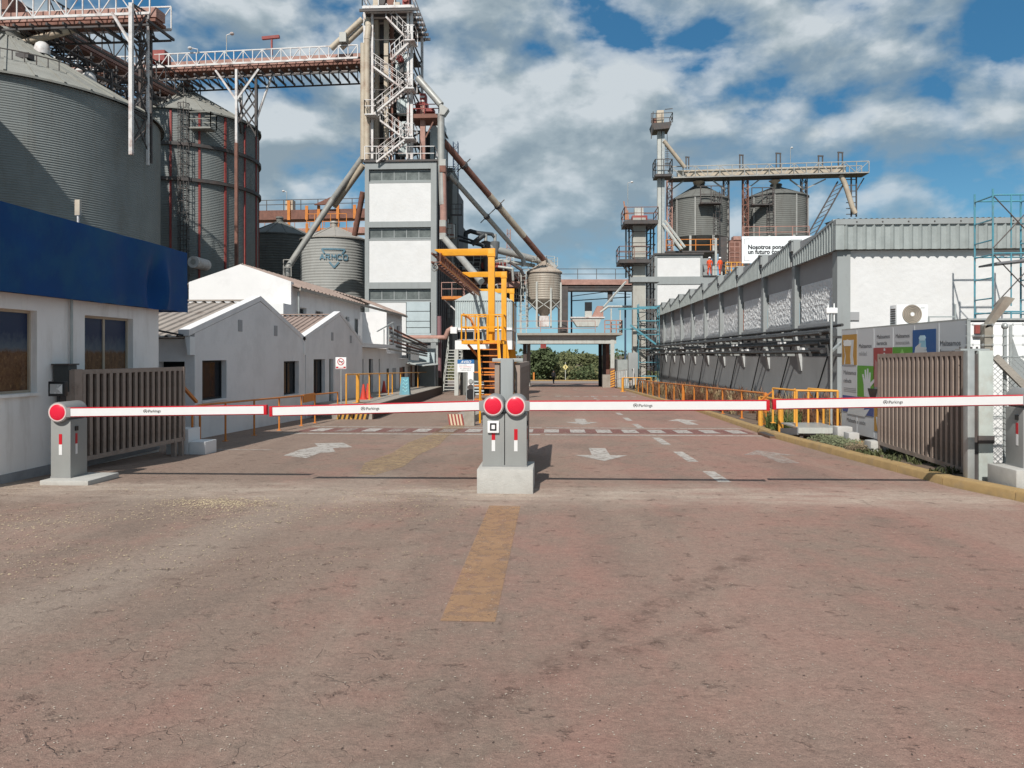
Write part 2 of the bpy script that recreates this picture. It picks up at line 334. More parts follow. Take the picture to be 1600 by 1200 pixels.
    gate = ramp(nt, nz(2.6, 6, .75, (1,1,1), (2, 8, 0)), [(.50, 0), (.60, 1)])
    gate = math_n(nt, 'MULTIPLY', gate, ramp(nt, math_n(nt, 'MULTIPLY', sp.outputs[1], .1), [(.30, 1), (.60, .0)]))
    gate = math_n(nt, 'MULTIPLY', gate, ramp(nt, math_n(nt, 'ADD', math_n(nt, 'MULTIPLY', sp.outputs[0], .2), .5), [(.30, .9), (.52, .0)]))
    crack = math_n(nt, 'MULTIPLY', ramp(nt, cr.outputs['Distance'], [(.006, 1), (.030, 0)]), gate)
    base = mix_c(nt, math_n(nt, 'MULTIPLY', crack, .55), base, (.105, .075, .060))
    spots = ramp(nt, nz(5.5, 6, .75, (1,1,1), (1, 4, 0)), [(.60, 0), (.66, 1)])
    base = mix_c(nt, math_n(nt, 'MULTIPLY', spots, .42), base, (.15, .092, .074))
    nt.links.new(base, b.inputs['Base Color']); b.inputs['Roughness'].default_value = .92; b.inputs['Specular IOR Level'].default_value = .25
    hgt = math_n(nt, 'SUBTRACT', math_n(nt, 'ADD', math_n(nt, 'MULTIPLY', fine, .30), math_n(nt, 'ADD', math_n(nt, 'MULTIPLY', med, .8), math_n(nt, 'MULTIPLY', m2_, .5))), math_n(nt, 'MULTIPLY', math_n(nt, 'ADD', crack, spots), .7))
    bp = N(nt, 'ShaderNodeBump', i_Strength=.75, i_Distance=.022); nt.links.new(hgt, bp.inputs['Height']); nt.links.new(bp.outputs[0], b.inputs['Normal'])
    return m
def paint_material(name, rgb, wear=.5, thin=.1):
    """worn road paint: holes let the asphalt show"""
    m = bpy.data.materials.new(name); m.use_nodes = True; nt = m.node_tree; b = nt.nodes['Principled BSDF']
    co = N(nt, 'ShaderNodeTexCoord').outputs['Object']
    def nz(s, d=6, r=.7):
        n = N(nt, 'ShaderNodeTexNoise', i_Scale=s, i_Detail=float(d), i_Roughness=r); nt.links.new(co, n.inputs['Vector']); return n.outputs[0]
    c = mix_c(nt, ramp(nt, nz(2.0), [(.3, 0), (.7, 1)]), tuple(x*.78 for x in rgb), rgb)
    c = mix_c(nt, 1.0, c, ramp(nt, nz(120, 3), [(.25, .75), (.75, 1.2)]), 'MULTIPLY')
    fac = math_n(nt, 'MAXIMUM', ramp(nt, nz(9), [(wear-.12, 1), (wear+.12, 0)]), ramp(nt, nz(2.6, 7, .75), [(wear-.12, 1), (wear+.02, 0)]))
    fac = math_n(nt, 'MULTIPLY', fac, ramp(nt, nz(40, 5), [(.3, .6), (.6, 1)]))
    nt.links.new(c, b.inputs['Base Color']); b.inputs['Roughness'].default_value = .85; b.inputs['Specular IOR Level'].default_value = .25
    tr = N(nt, 'ShaderNodeBsdfTransparent'); mx = N(nt, 'ShaderNodeMixShader'); nt.links.new(math_n(nt, 'ADD', math_n(nt, 'MULTIPLY', fac, .8), thin, True), mx.inputs[0]); nt.links.new(b.outputs[0], mx.inputs[1]); nt.links.new(tr.outputs[0], mx.inputs[2])
    nt.links.new(mx.outputs[0], nt.nodes['Material Output'].inputs[0])
    bp = N(nt, 'ShaderNodeBump', i_Strength=.5, i_Distance=.01); nt.links.new(nz(90, 4), bp.inputs['Height']); nt.links.new(bp.outputs[0], b.inputs['Normal'])
    return m
M_road = road_material()
M_pw = paint_material('worn_white_road_paint', (.64, .60, .55), .405, .24)
M_pwf = paint_material('faded_white_road_paint', (.52, .46, .41), .43, .38)
M_py = paint_material('worn_yellow_road_paint', (.50, .30, .17), .40, .36)
M_pyf = paint_material('faded_yellow_road_paint', (.47, .335, .20), .45, .25)
M_pr = paint_material('worn_red_road_paint', (.31, .14, .13), .43, .3)
M_earth = mat('bare_earth', (.15, .105, .075), .95, var=.3, vs=1.5, bump=.8, bs=12, dirt=(.08,.08,.045), dirt_amt=.5)
M_verge = mat('far_grass', (.15, .15, .07), .95, var=.3, vs=.4)

# ================================================================== THE SETTING
def sheet(name, x0f, x1f, ys, dz, m, label=None, nx=1):
    vs = []; fs = []
    for y in ys:
        a, c = x0f(y), x1f(y)
        for i in range(nx+1): vs.append((a+(c-a)*i/nx, y, gz(y)+dz))
    k = nx+1
    for j in range(len(ys)-1):
        for i in range(nx): fs.append((j*k+i, j*k+i+1, (j+1)*k+i+1, (j+1)*k+i))
    me = bpy.data.meshes.new(name); me.from_pydata(vs, [], fs)
    return link(name, me, m, None, (0,0,0), 'structure')
YS = [-40, 0, 4, 9, 15, 30, 60, 110, 130, 400, 3500]
g = sheet('ground', lambda y: -3500, lambda y: 3500, YS, -.012, M_earth)
def kerb_x(y):
    P = [(-40, 12), (0, 7.6), (5, 6.1), (8.4, 5.32), (10, 5.0), (12, 4.93), (17, 4.80), (28, 5.2), (60, 5.45), (96, 5.6)]
    for (a, b), (c, d) in zip(P, P[1:]):
        if a <= y <= c: return b+(d-b)*(y-a)/(c-a)
    return P[-1][1]
ry = [-40, -10, 0, 5, 8.4, 9, 10, 12, 14, 17, 22, 28, 40, 60, 80, 96]
road = sheet('road', lambda y: -30 if y < 4 else (-12 if y > 55 else -9.2), kerb_x, ry, 0, M_road)
sheet('cross_road', lambda y: -400, lambda y: 400, [96, 104, 116], .004, mat('far_asphalt', (.24,.20,.18), .9, var=.1))
sheet('far_verge', lambda y: -600, lambda y: 600, [116.6, 130, 200], .03, M_verge)
mb = MB(); mb.box(-200, 200, 116, 116.3, gz(116)-.1, gz(116)+.18); mb.build('kerb', M_kerb, kind='structure')
# yellow kerb, cast in lengths with open joints
kp = [(-6,),]; y = 3.0; i = 0
rk = T('kerb', 'worn yellow kerb along the right edge of the drive', 'kerb', (5, 10, 0)); rk['kind'] = 'structure'; del rk['category']
while y < 66:
    L = 1.2 if y < 30 else 3.0
    mb = MB(); y2 = y+L-.02; a, c = kerb_x(y), kerb_x(y2); za, zc = gz(y), gz(y2); h = .115+random.uniform(-.008, .008)
    w = .20
    prof = lambda x, z: [(x, z-.1), (x+.015, z+h-.02), (x+.035, z+h), (x+w, z+h), (x+w, z-.1)]
    A = prof(a, za); B = prof(c, zc)
    mb.add([(p[0], y, p[1]) for p in A]+[(p[0], y2, p[1]) for p in B], [(4,3,2,1,0), (5,6,7,8,9)]+[(k, (k+1) % 5, 5+(k+1) % 5, 5+k) for k in range(5)])
    mb.build('kerb_stone', M_conc if (9.2 < y < 10.2) else M_kerb, rk, smooth=50); y += L
# raised verge behind the kerb
sheet('verge', lambda y: kerb_x(y)+.18, lambda y: 16, [3, 5, 8.4, 9, 10, 12, 17, 28, 60, 66], .055, M_earth)

# painted markings (sheets, each 4 mm above the one below)
def mark(pts, m, dz=.004, name='road_marking'):
    me = bpy.data.meshes.new(name)
    # split every polygon edge so it follows the slope
    me.from_pydata([(x, y, gz(y)+dz) for x, y in pts], [], [tuple(range(len(pts)))])
    o = link(name, me, m, None, (0,0,0), 'structure'); return o
def rect(x0, x1, y0, y1, m, dz=.004, name='road_marking'): return mark([(x0,y0),(x1,y0),(x1,y1),(x0,y1)], m, dz, name)
rect(-.70, -.36, 4.72, 8.35, M_py, name='yellow_stripe')
mark([(-2.75,10.7),(-2.5,10.6),(-2.28,11.6),(-2.34,13.2),(-2.24,15),(-2.36,17),(-2.3,19.5),(-2.45,21.6),(-2.75,22),(-2.9,20),(-2.82,17.5),(-2.95,15.5),(-2.86,13.5),(-2.98,12)], M_pyf, .004, 'faded_yellow_stripe')
for a, b in ((9.05,9.1),(10.2,11.3),(12.5,14.05),(15.4,17.0),(19.9,21.4),(22.8,24.3),(25.8,27.2),(28.8,30.2),(32,33.4),(35,36.4),(38,39.4),(41,42.4),(44,45.4)):
    if b-a > .5: rect(2.16, 2.33, a, b, M_pw, name='lane_dash')
# ladder crossing: red band, white squares, two white lines
rect(-6.2, -2.2, 18.05, 19.35, M_pr, .004, 'red_crossing_band'); rect(-.6, 4.7, 18.05, 19.35, M_pr, .004, 'red_crossing_band')
rect(-2.2, -.6, 18.05, 19.35, M_pr, .004, 'red_crossing_band')
for x0, x1 in ((-6.3, -.3), (-.2, 4.75)):
    rect(x0, x1, 17.5, 17.68, M_pw, .004, 'crossing_line'); rect(x0, x1, 19.7, 19.86, M_pw, .004, 'crossing_line')
for i in range(17):
    x = -5.9+.63*i
    rect(x, x+.36, 18.2, 19.2, M_pwf if i in (1, 3, 5) else M_pw, .008, 'crossing_block')
def arrow(x, y, L, w, dirn, m):
    hl = L*.42; s = dirn
    pts = [(x-w*.17, y), (x+w*.17, y), (x+w*.17, y+s*(L-hl)), (x+w*.5, y+s*(L-hl)), (x, y+s*L), (x-w*.5, y+s*(L-hl)), (x-w*.17, y+s*(L-hl))]
    if s < 0: pts = pts[::-1]
    mark(pts, m, .004, 'road_arrow')
arrow(.82, 14.6, 2.1, .92, -1, M_pw); arrow(.8, 23.6, 2.6, .95, -1, M_pw); arrow(.85, 36.5, 2.6, .95, -1, M_pw)
arrow(3.75, 12.4, 2.0, .9, 1, M_pwf); arrow(3.8, 21.2, 2.6, .95, 1, M_pw); arrow(3.9, 34, 2.6, .95, 1, M_pw)
# curved faded arrow in the left lane
def Gp(px, py):
    k = (px-800)/1200; t_ = (py-554)/1200; d = H/t_
    for _ in range(30): d = (H-gz(d*(CA+k*SA)))/t_
    return d*(k*CA-SA), d*(CA+k*SA)
mark([Gp(*p) for p in ((443,712),(478,716),(500,708),(524,706.5),(520,700.5),(551,699),(536,692),(491,693),(497,697.5),(468,703))], M_pw, .004, 'road_arrow')
for x in range(9): rect(.1+x*.55, .4+x*.55, 44.6, 45.3, M_pw, name='crossing_block')
rect(-6.3, -5.2, 13.8, 13.95, M_pwf, name='faded_line')
rect(-2.9, 4.2, 27.0, 27.05, mat('asphalt_joint', (.07,.06,.055), .9), name='road_joint')

# loose grain and grit lying on the asphalt (nobody could count it)
def scatter(name, n, pick, size, m, flatz=.5):
    vs = []; fs = []
    for i in range(n):
        x, y = pick(); s = size*random.uniform(.5, 1.5); a = random.uniform(0, 6.28); c, q = math.cos(a), math.sin(a); o = len(vs); z = gz(y)
        for dx, dy, dzz in ((-1,0,.3),(0,-.5,.3),(1,0,.3),(0,.5,.3),(0,0,1)):
            vs.append((x+(dx*c-dy*q)*s, y+(dx*q+dy*c)*s, z+.004+dzz*s*flatz))
        fs += [(o,o+1,o+4),(o+1,o+2,o+4),(o+2,o+3,o+4),(o+3,o,o+4)]
    me = bpy.data.meshes.new(name); me.from_pydata(vs, [], fs); return link(name, me, m, None, (0,0,0), 'stuff')
def pk_fore():
    y = 2.2+7.2*random.random()**1.6; return random.uniform(-1, 1)*y*.75-.2, y
def pk_spill():
    t = random.random()
    if t < .45: return random.gauss(-3.75, .35), random.gauss(8.35, .16)
    if t < .8: u = random.random(); return -6+u*3.0+random.gauss(0, .35), 6.7+u*1.6+random.gauss(0, .25)
    u = random.random(); return -4.2+u*2.8+random.gauss(0, .3), 5.2+u*4.2+random.gauss(0, .3)
sp = scatter('spilled_grain', 1900, pk_spill, .0095, mat('pale_grain', (.46,.37,.24), .8)); sp['label'] = 'pale spilled grain strewn across the left of the drive'
def pk_joint():
    # grain caught in the zigzag joints of the worn pavers on the left
    while True:
        r_, u = random.randint(-22, 22), random.uniform(-4, 4)
        if random.random() < .6: a, b = u, r_*.17+.035*abs(((u/.12) % 2)-1)
        else: a, b = round(u/.24)*.24+(.12 if r_ % 2 else 0), r_*.17+random.uniform(0, .17)
        c_, s__ = math.cos(.32), math.sin(.32); x, y = -3.6+a*c_-b*s__+random.gauss(0, .008), 6.6+a*s__+b*c_+random.gauss(0, .008)
        if y < 9.3 and y > 4.6+1.6*random.random() and x > -.78*y and x < -.9 and mnoise.noise((x*.8, y*.8, 4)) > -.12+.25*random.random(): return x, y
random.seed(41)
sp = scatter('joint_grain', 2000, pk_joint, .0068, mat('pale_grain', (.46,.37,.24), .8)); sp['label'] = 'pale grain caught in the paver joints on the left of the drive'
sp = scatter('joint_dirt', 1200, pk_joint, .007, mat('dark_crumb', (.075,.05,.042), .9), .25); sp['label'] = 'dark dirt in the paver joints on the left of the drive'
sp = scatter('grit', 4200, pk_fore, .0052, mat('pale_grit', (.42,.36,.30), .9)); sp['label'] = 'pale grit scattered over the foreground asphalt'
sp = scatter('dark_crumbs', 520, pk_fore, .0068, mat('dark_crumb', (.075,.05,.042), .9), .45); sp['label'] = 'dark crumbs of dirt on the foreground asphalt'

# ================================================================== BARRIERS
def wordmark(parent, x, y, z, size, facing='-y'):
    """ring emblem with the little car in it, then the name"""
    mb = MB(); r = size*.62; n = 20
    for i in range(n):
        if i in (14, 15): continue
        a0, a1 = 2*math.pi*i/n, 2*math.pi*(i+1)/n
        P = [(x+1.12*r*math.cos(a)*k, y, z+r*.92*math.sin(a)*k) for a, k in ((a0,1),(a1,1),(a1,.74),(a0,.74))]
        mb.ext(P, (0,-.002,0))
    mb.ext([(x-.48*r,y,z-.28*r),(x+.48*r,y,z-.28*r),(x+.48*r,y,z+.06*r),(x+.26*r,y,z+.34*r),(x-.26*r,y,z+.34*r),(x-.48*r,y,z+.06*r)], (0,-.002,0))
    mb.build('emblem', M_logo, parent)
    text('i', size*1.25, M_txtl, parent, (x+r*1.32, y-.001, z-size*.42), facing)
    text('Parkings', size*1.25, M_logo, parent, (x+r*1.65, y-.001, z-size*.42), facing)
def barrier(x, y, z, side, tip, logo_px, label, armlabel=None, htop=1.03, reader=False):
    t = T('barrier_gate', label, 'barrier gate', (x, y+.18, z), 'parking barriers across the drive')
    w = .265; hz_ = htop
    MB().box(x-w/2, x+w/2, y, y+.36, z, hz_-.10).build('cabinet', M_cab, t, bevel=.008)
    mb = MB(); mb.box(x-w/2-.004, x+w/2+.004, y-.003, y+.363, z, z+.02); mb.build('base_flange', M_head, t)
    mb = MB(); mb.tube((x, y-.06, hz_), (x, y+.37, hz_), .132, 40); hd = mb.build('drum', M_head, t, bevel=.01)
    mb = MB(); mb.tube((x, y-.068, hz_), (x, y-.058, hz_), .117, 40); mb.build('disc_ring', M_ring, hd, smooth=40)
    mb = MB(); pr = [(.0001, .018), (.05, .016), (.085, .010), (.102, 0), (.103, -.006)]
    m2 = MB().lathe((0,0,0), pr, 40)
    mb.add([(x+v[0], y-.069-v[2]*.8, hz_+v[1]) for v in m2.v], m2.f); mb.build('red_disc', M_red, hd, smooth=50)
    # reflector strip: front and inner flank
    for fx, nm in ((0, 'front'),):
        MB().box(x-.021, x+.021, y-.004, y-.0008, hz_-.42, hz_-.285).build('red_reflector', M_reds, t)
        MB().box(x-.021, x+.021, y-.004, y-.0008, hz_-.555, hz_-.4205).build('white_reflector', M_armw, t)
    for s in (-1, 1):
        xx = x+s*w/2; a, c = sorted((xx+s*.0008, xx+s*.004))
        MB().box(a, c, y+.10, y+.142, hz_-.42, hz_-.285).build('red_reflector', M_reds, t)
        MB().box(a, c, y+.10, y+.142, hz_-.555, hz_-.4205).build('white_reflector', M_armw, t)
        a, c = sorted((xx+s*.0005, xx+s*.012)); MB().box(a, c, y+.09, y+.15, hz_-.25, hz_-.19).build('lock_plate', M_black, t)
    # arm: aluminium box with rounded red edge strips, white faces, red end cap
    x0 = x+side*.12; p0 = Vector((x0, y-.035, hz_)); p1 = Vector((tip[0], y-.035, tip[1])); L = (p1-p0).length; ang = math.atan2(p1.z-p0.z, (p1.x-p0.x)*side)*side
    ar = bpy.data.objects.new('arm', None)
    hh = .049
    mb = MB(); mb.box(0, side*L, -.024, .024, -hh, hh)
    arm = bpy.data.meshes.new('arm'); arm.from_pydata(mb.v, [], mb.f)
    ao = link('arm', arm, M_armw, t, p0-BASE[t.name], rot=(0, -ang, 0), base=Vector((0,0,0)), label=armlabel)
    for s in (-1, 1):
        m_ = MB(); m_.tube((0, 0, s*(hh+.003)), (side*L, 0, s*(hh+.003)), .0115, 8); m3 = MB()
        m3.add([(v[0], v[1]*2.2, v[2]) for v in m_.v], m_.f); m3.build('edge_strip', M_reds, ao, smooth=60)
    m_ = MB(); m_.box(side*(L-.028), side*(L+.012), -.031, .031, -hh-.014, hh+.014); m_.build('end_cap', M_reds, ao, bevel=.004)
    m_ = MB(); m_.box(side*-.02, side*.05, -.03, .03, -hh-.012, hh+.012); m_.build('arm_socket', M_head, ao, bevel=.004)
    lx = PY(logo_px, 636, y).x-p0.x
    wordmark(ao, lx, -.0246, .004, .039)
    if reader:
        MB().box(x-.070, x+.070, y-.035, y-.0005, hz_-.33, hz_-.185).build('card_reader', M_signw, t, bevel=.006)
        rr = [o for o in t.children if o.name.startswith('card_reader')][0]
        for a, b, c, d in ((-.04,.04,-.046,-.026),(-.04,.04,.026,.046),(-.04,-.021,-.026,.026),(.021,.04,-.026,.026)):
            MB().box(x+a, x+b, y-.037, y-.0352, hz_-.2575+c, hz_-.2575+d).build('black_mark', M_black, rr)
    return t
yb = 9.32
xl = PY(771, 634, yb).x; xr = PY(806, 634, yb).x
barrier(xl, yb, .285, -1, (PY(425, 642, yb).x, .951), 569, 'grey barrier with a white card reader, left of the pair on the tall central plinth', reader=True)
barrier(xr, yb, .285, 1, (PY(1199, 633, yb).x, 1.047), 992, 'grey barrier without a reader, right of the pair on the tall central plinth')
yl = 9.62
xL = PY(97, 646, yl).x-.02
barrier(xL, yl, .05, 1, (PY(418, 643, yl).x, .948), 231, 'grey barrier on a low slab before the brown gate at the blue banded building', htop=.905)
yR = 9.42
xR = PY(1617, 624, yR).x
barrier(xR, yR, .30, -1, (PY(1207, 632, yR).x, 1.052), 1380, 'grey barrier on a concrete block beside the chain link fence', htop=1.115)
MB().box(PY(745,740,9.1).x, PY(833,740,9.1).x, 9.1, 9.82, -.02, .285).build('concrete_plinth', M_conc, bevel=.012, label='pale concrete plinth under the two central barriers', cat='plinth')
MB().box(PY(60,740,9.4).x, PY(136,740,9.4).x, 9.42, 10.12, -.02, .05).build('concrete_plinth', M_conc, bevel=.012, label='low concrete slab under the barrier by the blue banded building', cat='plinth')
MB().box(PY(1588,740,9.25).x, PY(1690,740,9.25).x, 9.25, 9.85, 0, .30).build('concrete_plinth', M_conc, bevel=.012, label='concrete block under the barrier beside the chain link fence', cat='plinth')

# ================================================================== GATES
slat_cache = {}
def leaf(name, label, p, q, z0a, z1a, z0b, z1b, n, cat='gate', legs=(), fr=.065, face=1, group=None):
    """slatted leaf between ground points p and q (x,y); rails may slope"""
    p = Vector((*p, 0)); q = Vector((*q, 0)); d = (q-p).normalized(); L = (q-p).length
    t = T(name, label, cat, (p.x, p.y, gz(p.y)), group)
    A = lambda u, z: p+d*u+Vector((0,0,z))
    zb = lambda u: z0a+(z0b-z0a)*u/L
    zt = lambda u: z1a+(z1b-z1a)*u/L
    mb = MB(); mb.bar(A(0, z0a-fr/2), A(0, z1a), fr, fr); mb.build('side_frame', M_gate, t, bevel=.004, segs=1)
    mb = MB(); mb.bar(A(L, z0b-fr/2), A(L, z1b), fr, fr); mb.build('side_frame', M_gate, t, bevel=.004, segs=1)
    mb = MB(); mb.bar(A(fr/2, z1a-fr/2), A(L-fr/2, z1b-fr/2), fr*.98, fr); mb.build('top_rail', M_gate, t)
    mb = MB(); mb.bar(A(fr/2, z0a), A(L-fr/2, z0b), fr*.98, fr); mb.build('bottom_rail', M_gate, t)
    nrm = Vector((d.y, -d.x, 0))*face
    mb = MB(); a = [A(fr/2, z0a+fr/2), A(L-fr/2, z0b+fr/2), A(L-fr/2, z1b-fr), A(fr/2, z1a-fr)]
    mb.ext([v-nrm*.012 for v in a], -nrm*.004); mb.build('mesh_sheet', M_gateb, t)
    yaw = math.atan2(d.y, d.x)
    pitch = (L-fr)/n
    for i in range(n):
        u = fr/2+pitch*(i+.5); h0, h1 = zb(u)+fr/2, zt(u)-fr
        key = round(h1-h0, 2)
        if (name, key) not in slat_cache:
            m_ = MB(); m_.box(-pitch*.22, pitch*.22, -.02, .02, 0, 1); slat_cache[name, key] = Piece('slat', m_, M_gate)
        slat_cache[name, key].put(t, A(u, h0)+nrm*.012, rot=(0, 0, yaw), scale=(1, 1, h1-h0))
    for u, ww in legs:
        mb = MB(); pt = A(u, 0); mb.bar(Vector((pt.x, pt.y, gz(pt.y))), A(u, zb(u)), ww, ww); mb.build('leg', M_gate, t)
    return t
lg = leaf('sliding_gate', 'brown slatted gate leaf standing open in front of the windowed white wall', (-6.86, 10.55), (-6.38, 12.9), .13, 1.43, .20, 1.44, 18, legs=((2.36, .07), (2.18, .07)), face=1)
rg = leaf('sliding_gate', 'brown slatted gate leaf standing open in front of the advertising board', (PX(1375,0,5.55).x, PX(1375,0,5.55).y), (5.60, PX(1514,0,5.60).y), .15, 1.66, .07, 1.70, 19, legs=((.02, .06),), face=1)
# galvanised end post of the right leaf, roller and strap
py_ = PX(1517, 0, 5.62).y
mb = MB(); mb.box(PY(1512,0,10.0).x, PY(1523,0,10.0).x, 10.0, 10.11, .05, 1.70); mb.build('end_post', M_galv, rg, bevel=.005)
mb = MB(); mb.box(5.58, 5.74, py_-.20, py_+.02, .0, .045); mb.build('foot_plate', M_galv, rg, bevel=.004)
mb = MB(); mb.tube((5.6, py_-.1, .05), (5.72, py_-.1, .05), .045, 16); mb.build('roller', M_dsteel, rg)
gy = 10.06; gx = PY(1541, 700, gy).x
t = T('gate_post', 'pale grey green steel gate post with a dark strap beside the open right leaf', 'gate post', (gx, gy+.1, .05))
MB().box(gx-.09, gx+.09, gy, gy+.19, -.02, 1.70).build('post', M_postg, t, bevel=.008)
MB().box(gx-.1, gx+.1, gy-.01, gy+.2, .52, .62).build('strap', M_dsteel, t, bevel=.004)
mb = MB(); mb.box(gx-.30, gx+.06, gy+.03, gy+.17, 1.702, 1.725)
mb.build('guide_plate', M_galv, t)
for i in range(5):
    m_ = MB(); m_.tube((gx-.27+.07*i, gy+.1, 1.725), (gx-.27+.07*i, gy+.1, 1.75), .014, 8); m_.build('bolt', M_dsteel, t)
mb = MB(); mb.box(PY(1523.5,0,10.05).x, PY(1530,0,10.05).x, 10.08, 10.2, .02, 1.66); mb.build('guide_channel', M_dsteel, t)
# central leaves and their post
leaf('sliding_gate', 'brown slatted gate leaf behind the central post, right of it', (PY(809,0,10.1).x, 10.1), (PY(809,0,10.1).x+.01, 13.5), .06, 1.54, .0, 1.53, 22, face=1, group=None, legs=((.1,.06),(3.2,.06)))
leaf('sliding_gate', 'brown slatted gate leaf behind the central post, left of it', (PY(777,0,10.1).x, 10.1), (PY(777,0,10.1).x+.01, 13.5), .06, 1.54, .0, 1.53, 22, face=-1, group=None, legs=((.1,.06),(3.2,.06)))
t = T('gate_post', 'grey central gate post with a flat crossbar on top behind the paired barriers', 'gate post', (PY(792,0,9.95).x, 9.95, 0))
cx = PY(792.5,0,9.95).x
MB().box(cx-.082, cx+.082, 9.86, 10.02, -.02, 1.60).build('post', M_frameg, t, bevel=.02)
MB().box(cx-.20, cx+.20, 10.02, 10.10, 1.555, 1.60).build('crossbar', M_galv, t, bevel=.004)
# floodlight and motor box by the left leaf
fx, fy = PY(88, 0, 9.95).x, 9.95
t = T('floodlight', 'square black floodlight facing the drive behind the left barrier', 'floodlight', (fx, fy, 0))
mb = MB(); mb.box(fx-.115, fx+.115, fy, fy+.07, 1.09, 1.29); mb.build('housing', M_black, t, bevel=.008)
mb = MB(); mb.box(fx-.085, fx+.085, fy-.006, fy-.001, 1.125, 1.255); mb.build('reflector', mat('floodlight_reflector', (.55,.56,.56), .25, metal=.3), t)
mb = MB(); mb.ext([(fx+.085, fy-.0065, 1.125), (fx+.02, fy-.0065, 1.19), (fx+.085, fy-.0065, 1.25)], (0,-.003,0)); mb.build('reflector_facet', M_signw, t)
mb = MB(); mb.tube((fx, fy+.05, 0), (fx, fy+.05, 1.10), .022, 8); mb.build('stem', M_black, t, smooth=40)
bx, by = PY(94, 0, 10.5).x, 10.5
t = T('gate_motor_box', 'dark box on a post at the near end of the left gate', 'gate motor', (bx, by, 0))
MB().box(bx-.10, bx+.12, by, by+.2, 1.12, 1.50).build('housing', mat('dark_grey_box', (.05,.055,.055), .5), t, bevel=.01)
MB().box(bx-.12, bx+.14, by-.02, by+.22, 1.50, 1.52).build('lid', M_dsteel, t)
mb = MB(); mb.box(bx-.05, bx+.07, by+.05, by+.15, 0, 1.12); mb.build('post', M_dsteel, t)
MB().box(bx+.14, bx+.20, by+.02, by+.2, -.02, 1.44).build('guide_channel', M_gate, t)
for k, (a, b) in enumerate(((.95, 1.15), (1.15, 1.4))):
    pass
# ramp step at the far end of the left leaf
mb = MB(); mb.box(-6.75, -6.35, 13.05, 13.5, gz(13)-.05, .35); mb.box(-6.34, -6.05, 13.05, 13.5, gz(13)-.05, .13)
mb.build('concrete_step', M_whites, label='two white painted concrete steps at the far end of the left gate', cat='steps', bevel=.01)

# ================================================================== LEFT BUILDING with the blue band
t = T('office_building', 'white walled office with a deep blue band along the roof edge', 'building', (-8.5, 9, 0))
WX = -7.1
mb = MB(); wall_x(mb, WX-.22, WX, 8.3, 13.46, -.1, 2.46, [(8.6, 10.2, 1.13, 2.25), (11.28, 12.62, 1.13, 2.25)])
mb.box(-12, WX-.22, 13.24, 13.46, -.1, 2.46); mb.box(-12, WX-.22, 8.3, 8.5, -.1, 2.46); mb.build('wall', M_wall_l, t, bevel=.0)
mb = MB(); mb.box(WX, WX+.025, 8.3, 13.46, -.05, .10); mb.build('plinth_strip', mat('grey_wall_foot', (.3,.3,.31), .9, var=.2, vs=3), t)  # darker grey strip along the foot of the wall
# windows
def print_glass():
    m = bpy.data.materials.new('wheat_field_window_print'); m.use_nodes = True; nt = m.node_tree; b = nt.nodes['Principled BSDF']
    co = N(nt, 'ShaderNodeTexCoord').outputs['Object']; sp = N(nt, 'ShaderNodeSeparateXYZ'); nt.links.new(co, sp.inputs[0])
    n = N(nt, 'ShaderNodeTexNoise', i_Scale=9.0, i_Detail=8.0, i_Roughness=.7); mp = N(nt, 'ShaderNodeMapping'); mp.inputs['Scale'].default_value = (1, 1.3, .9); nt.links.new(co, mp.inputs[0]); nt.links.new(mp.outputs[0], n.inputs['Vector'])
    wv = N(nt, 'ShaderNodeTexWave', wave_type='BANDS', bands_direction='Y', i_Scale=9.0, i_Distortion=9.0, i_Detail=4.0); nt.links.new(co, wv.inputs['Vector'])
    n2 = N(nt, 'ShaderNodeTexNoise', i_Scale=26.0, i_Detail=6.0, i_Roughness=.7, i_Distortion=1.2); nt.links.new(co, n2.inputs['Vector'])
    wheat = mix_c(nt, ramp(nt, n.outputs[0], [(.3, 0), (.7, 1)]), (.05, .02, .010), (.20, .10, .042))
    wheat = mix_c(nt, math_n(nt, 'MULTIPLY', ramp(nt, n2.outputs[0], [(.55, 0), (.66, 1)]), .6), wheat, (.34, .19, .085))
    sk = mix_c(nt, ramp(nt, math_n(nt, 'ADD', sp.outputs[2], math_n(nt, 'MULTIPLY', n.outputs[0], .4)), [(.72, 0), (1.18, 1)]), (.10, .13, .16), (.010, .026, .075))
    edge = math_n(nt, 'ADD', sp.outputs[2], math_n(nt, 'MULTIPLY', n.outputs[0], .18))
    nt.links.new(mix_c(nt, ramp(nt, edge, [(.60, 0), (.66, 1)]), wheat, sk), b.inputs['Base Color']); b.inputs['Roughness'].default_value = .22
    return m
M_print = print_glass()
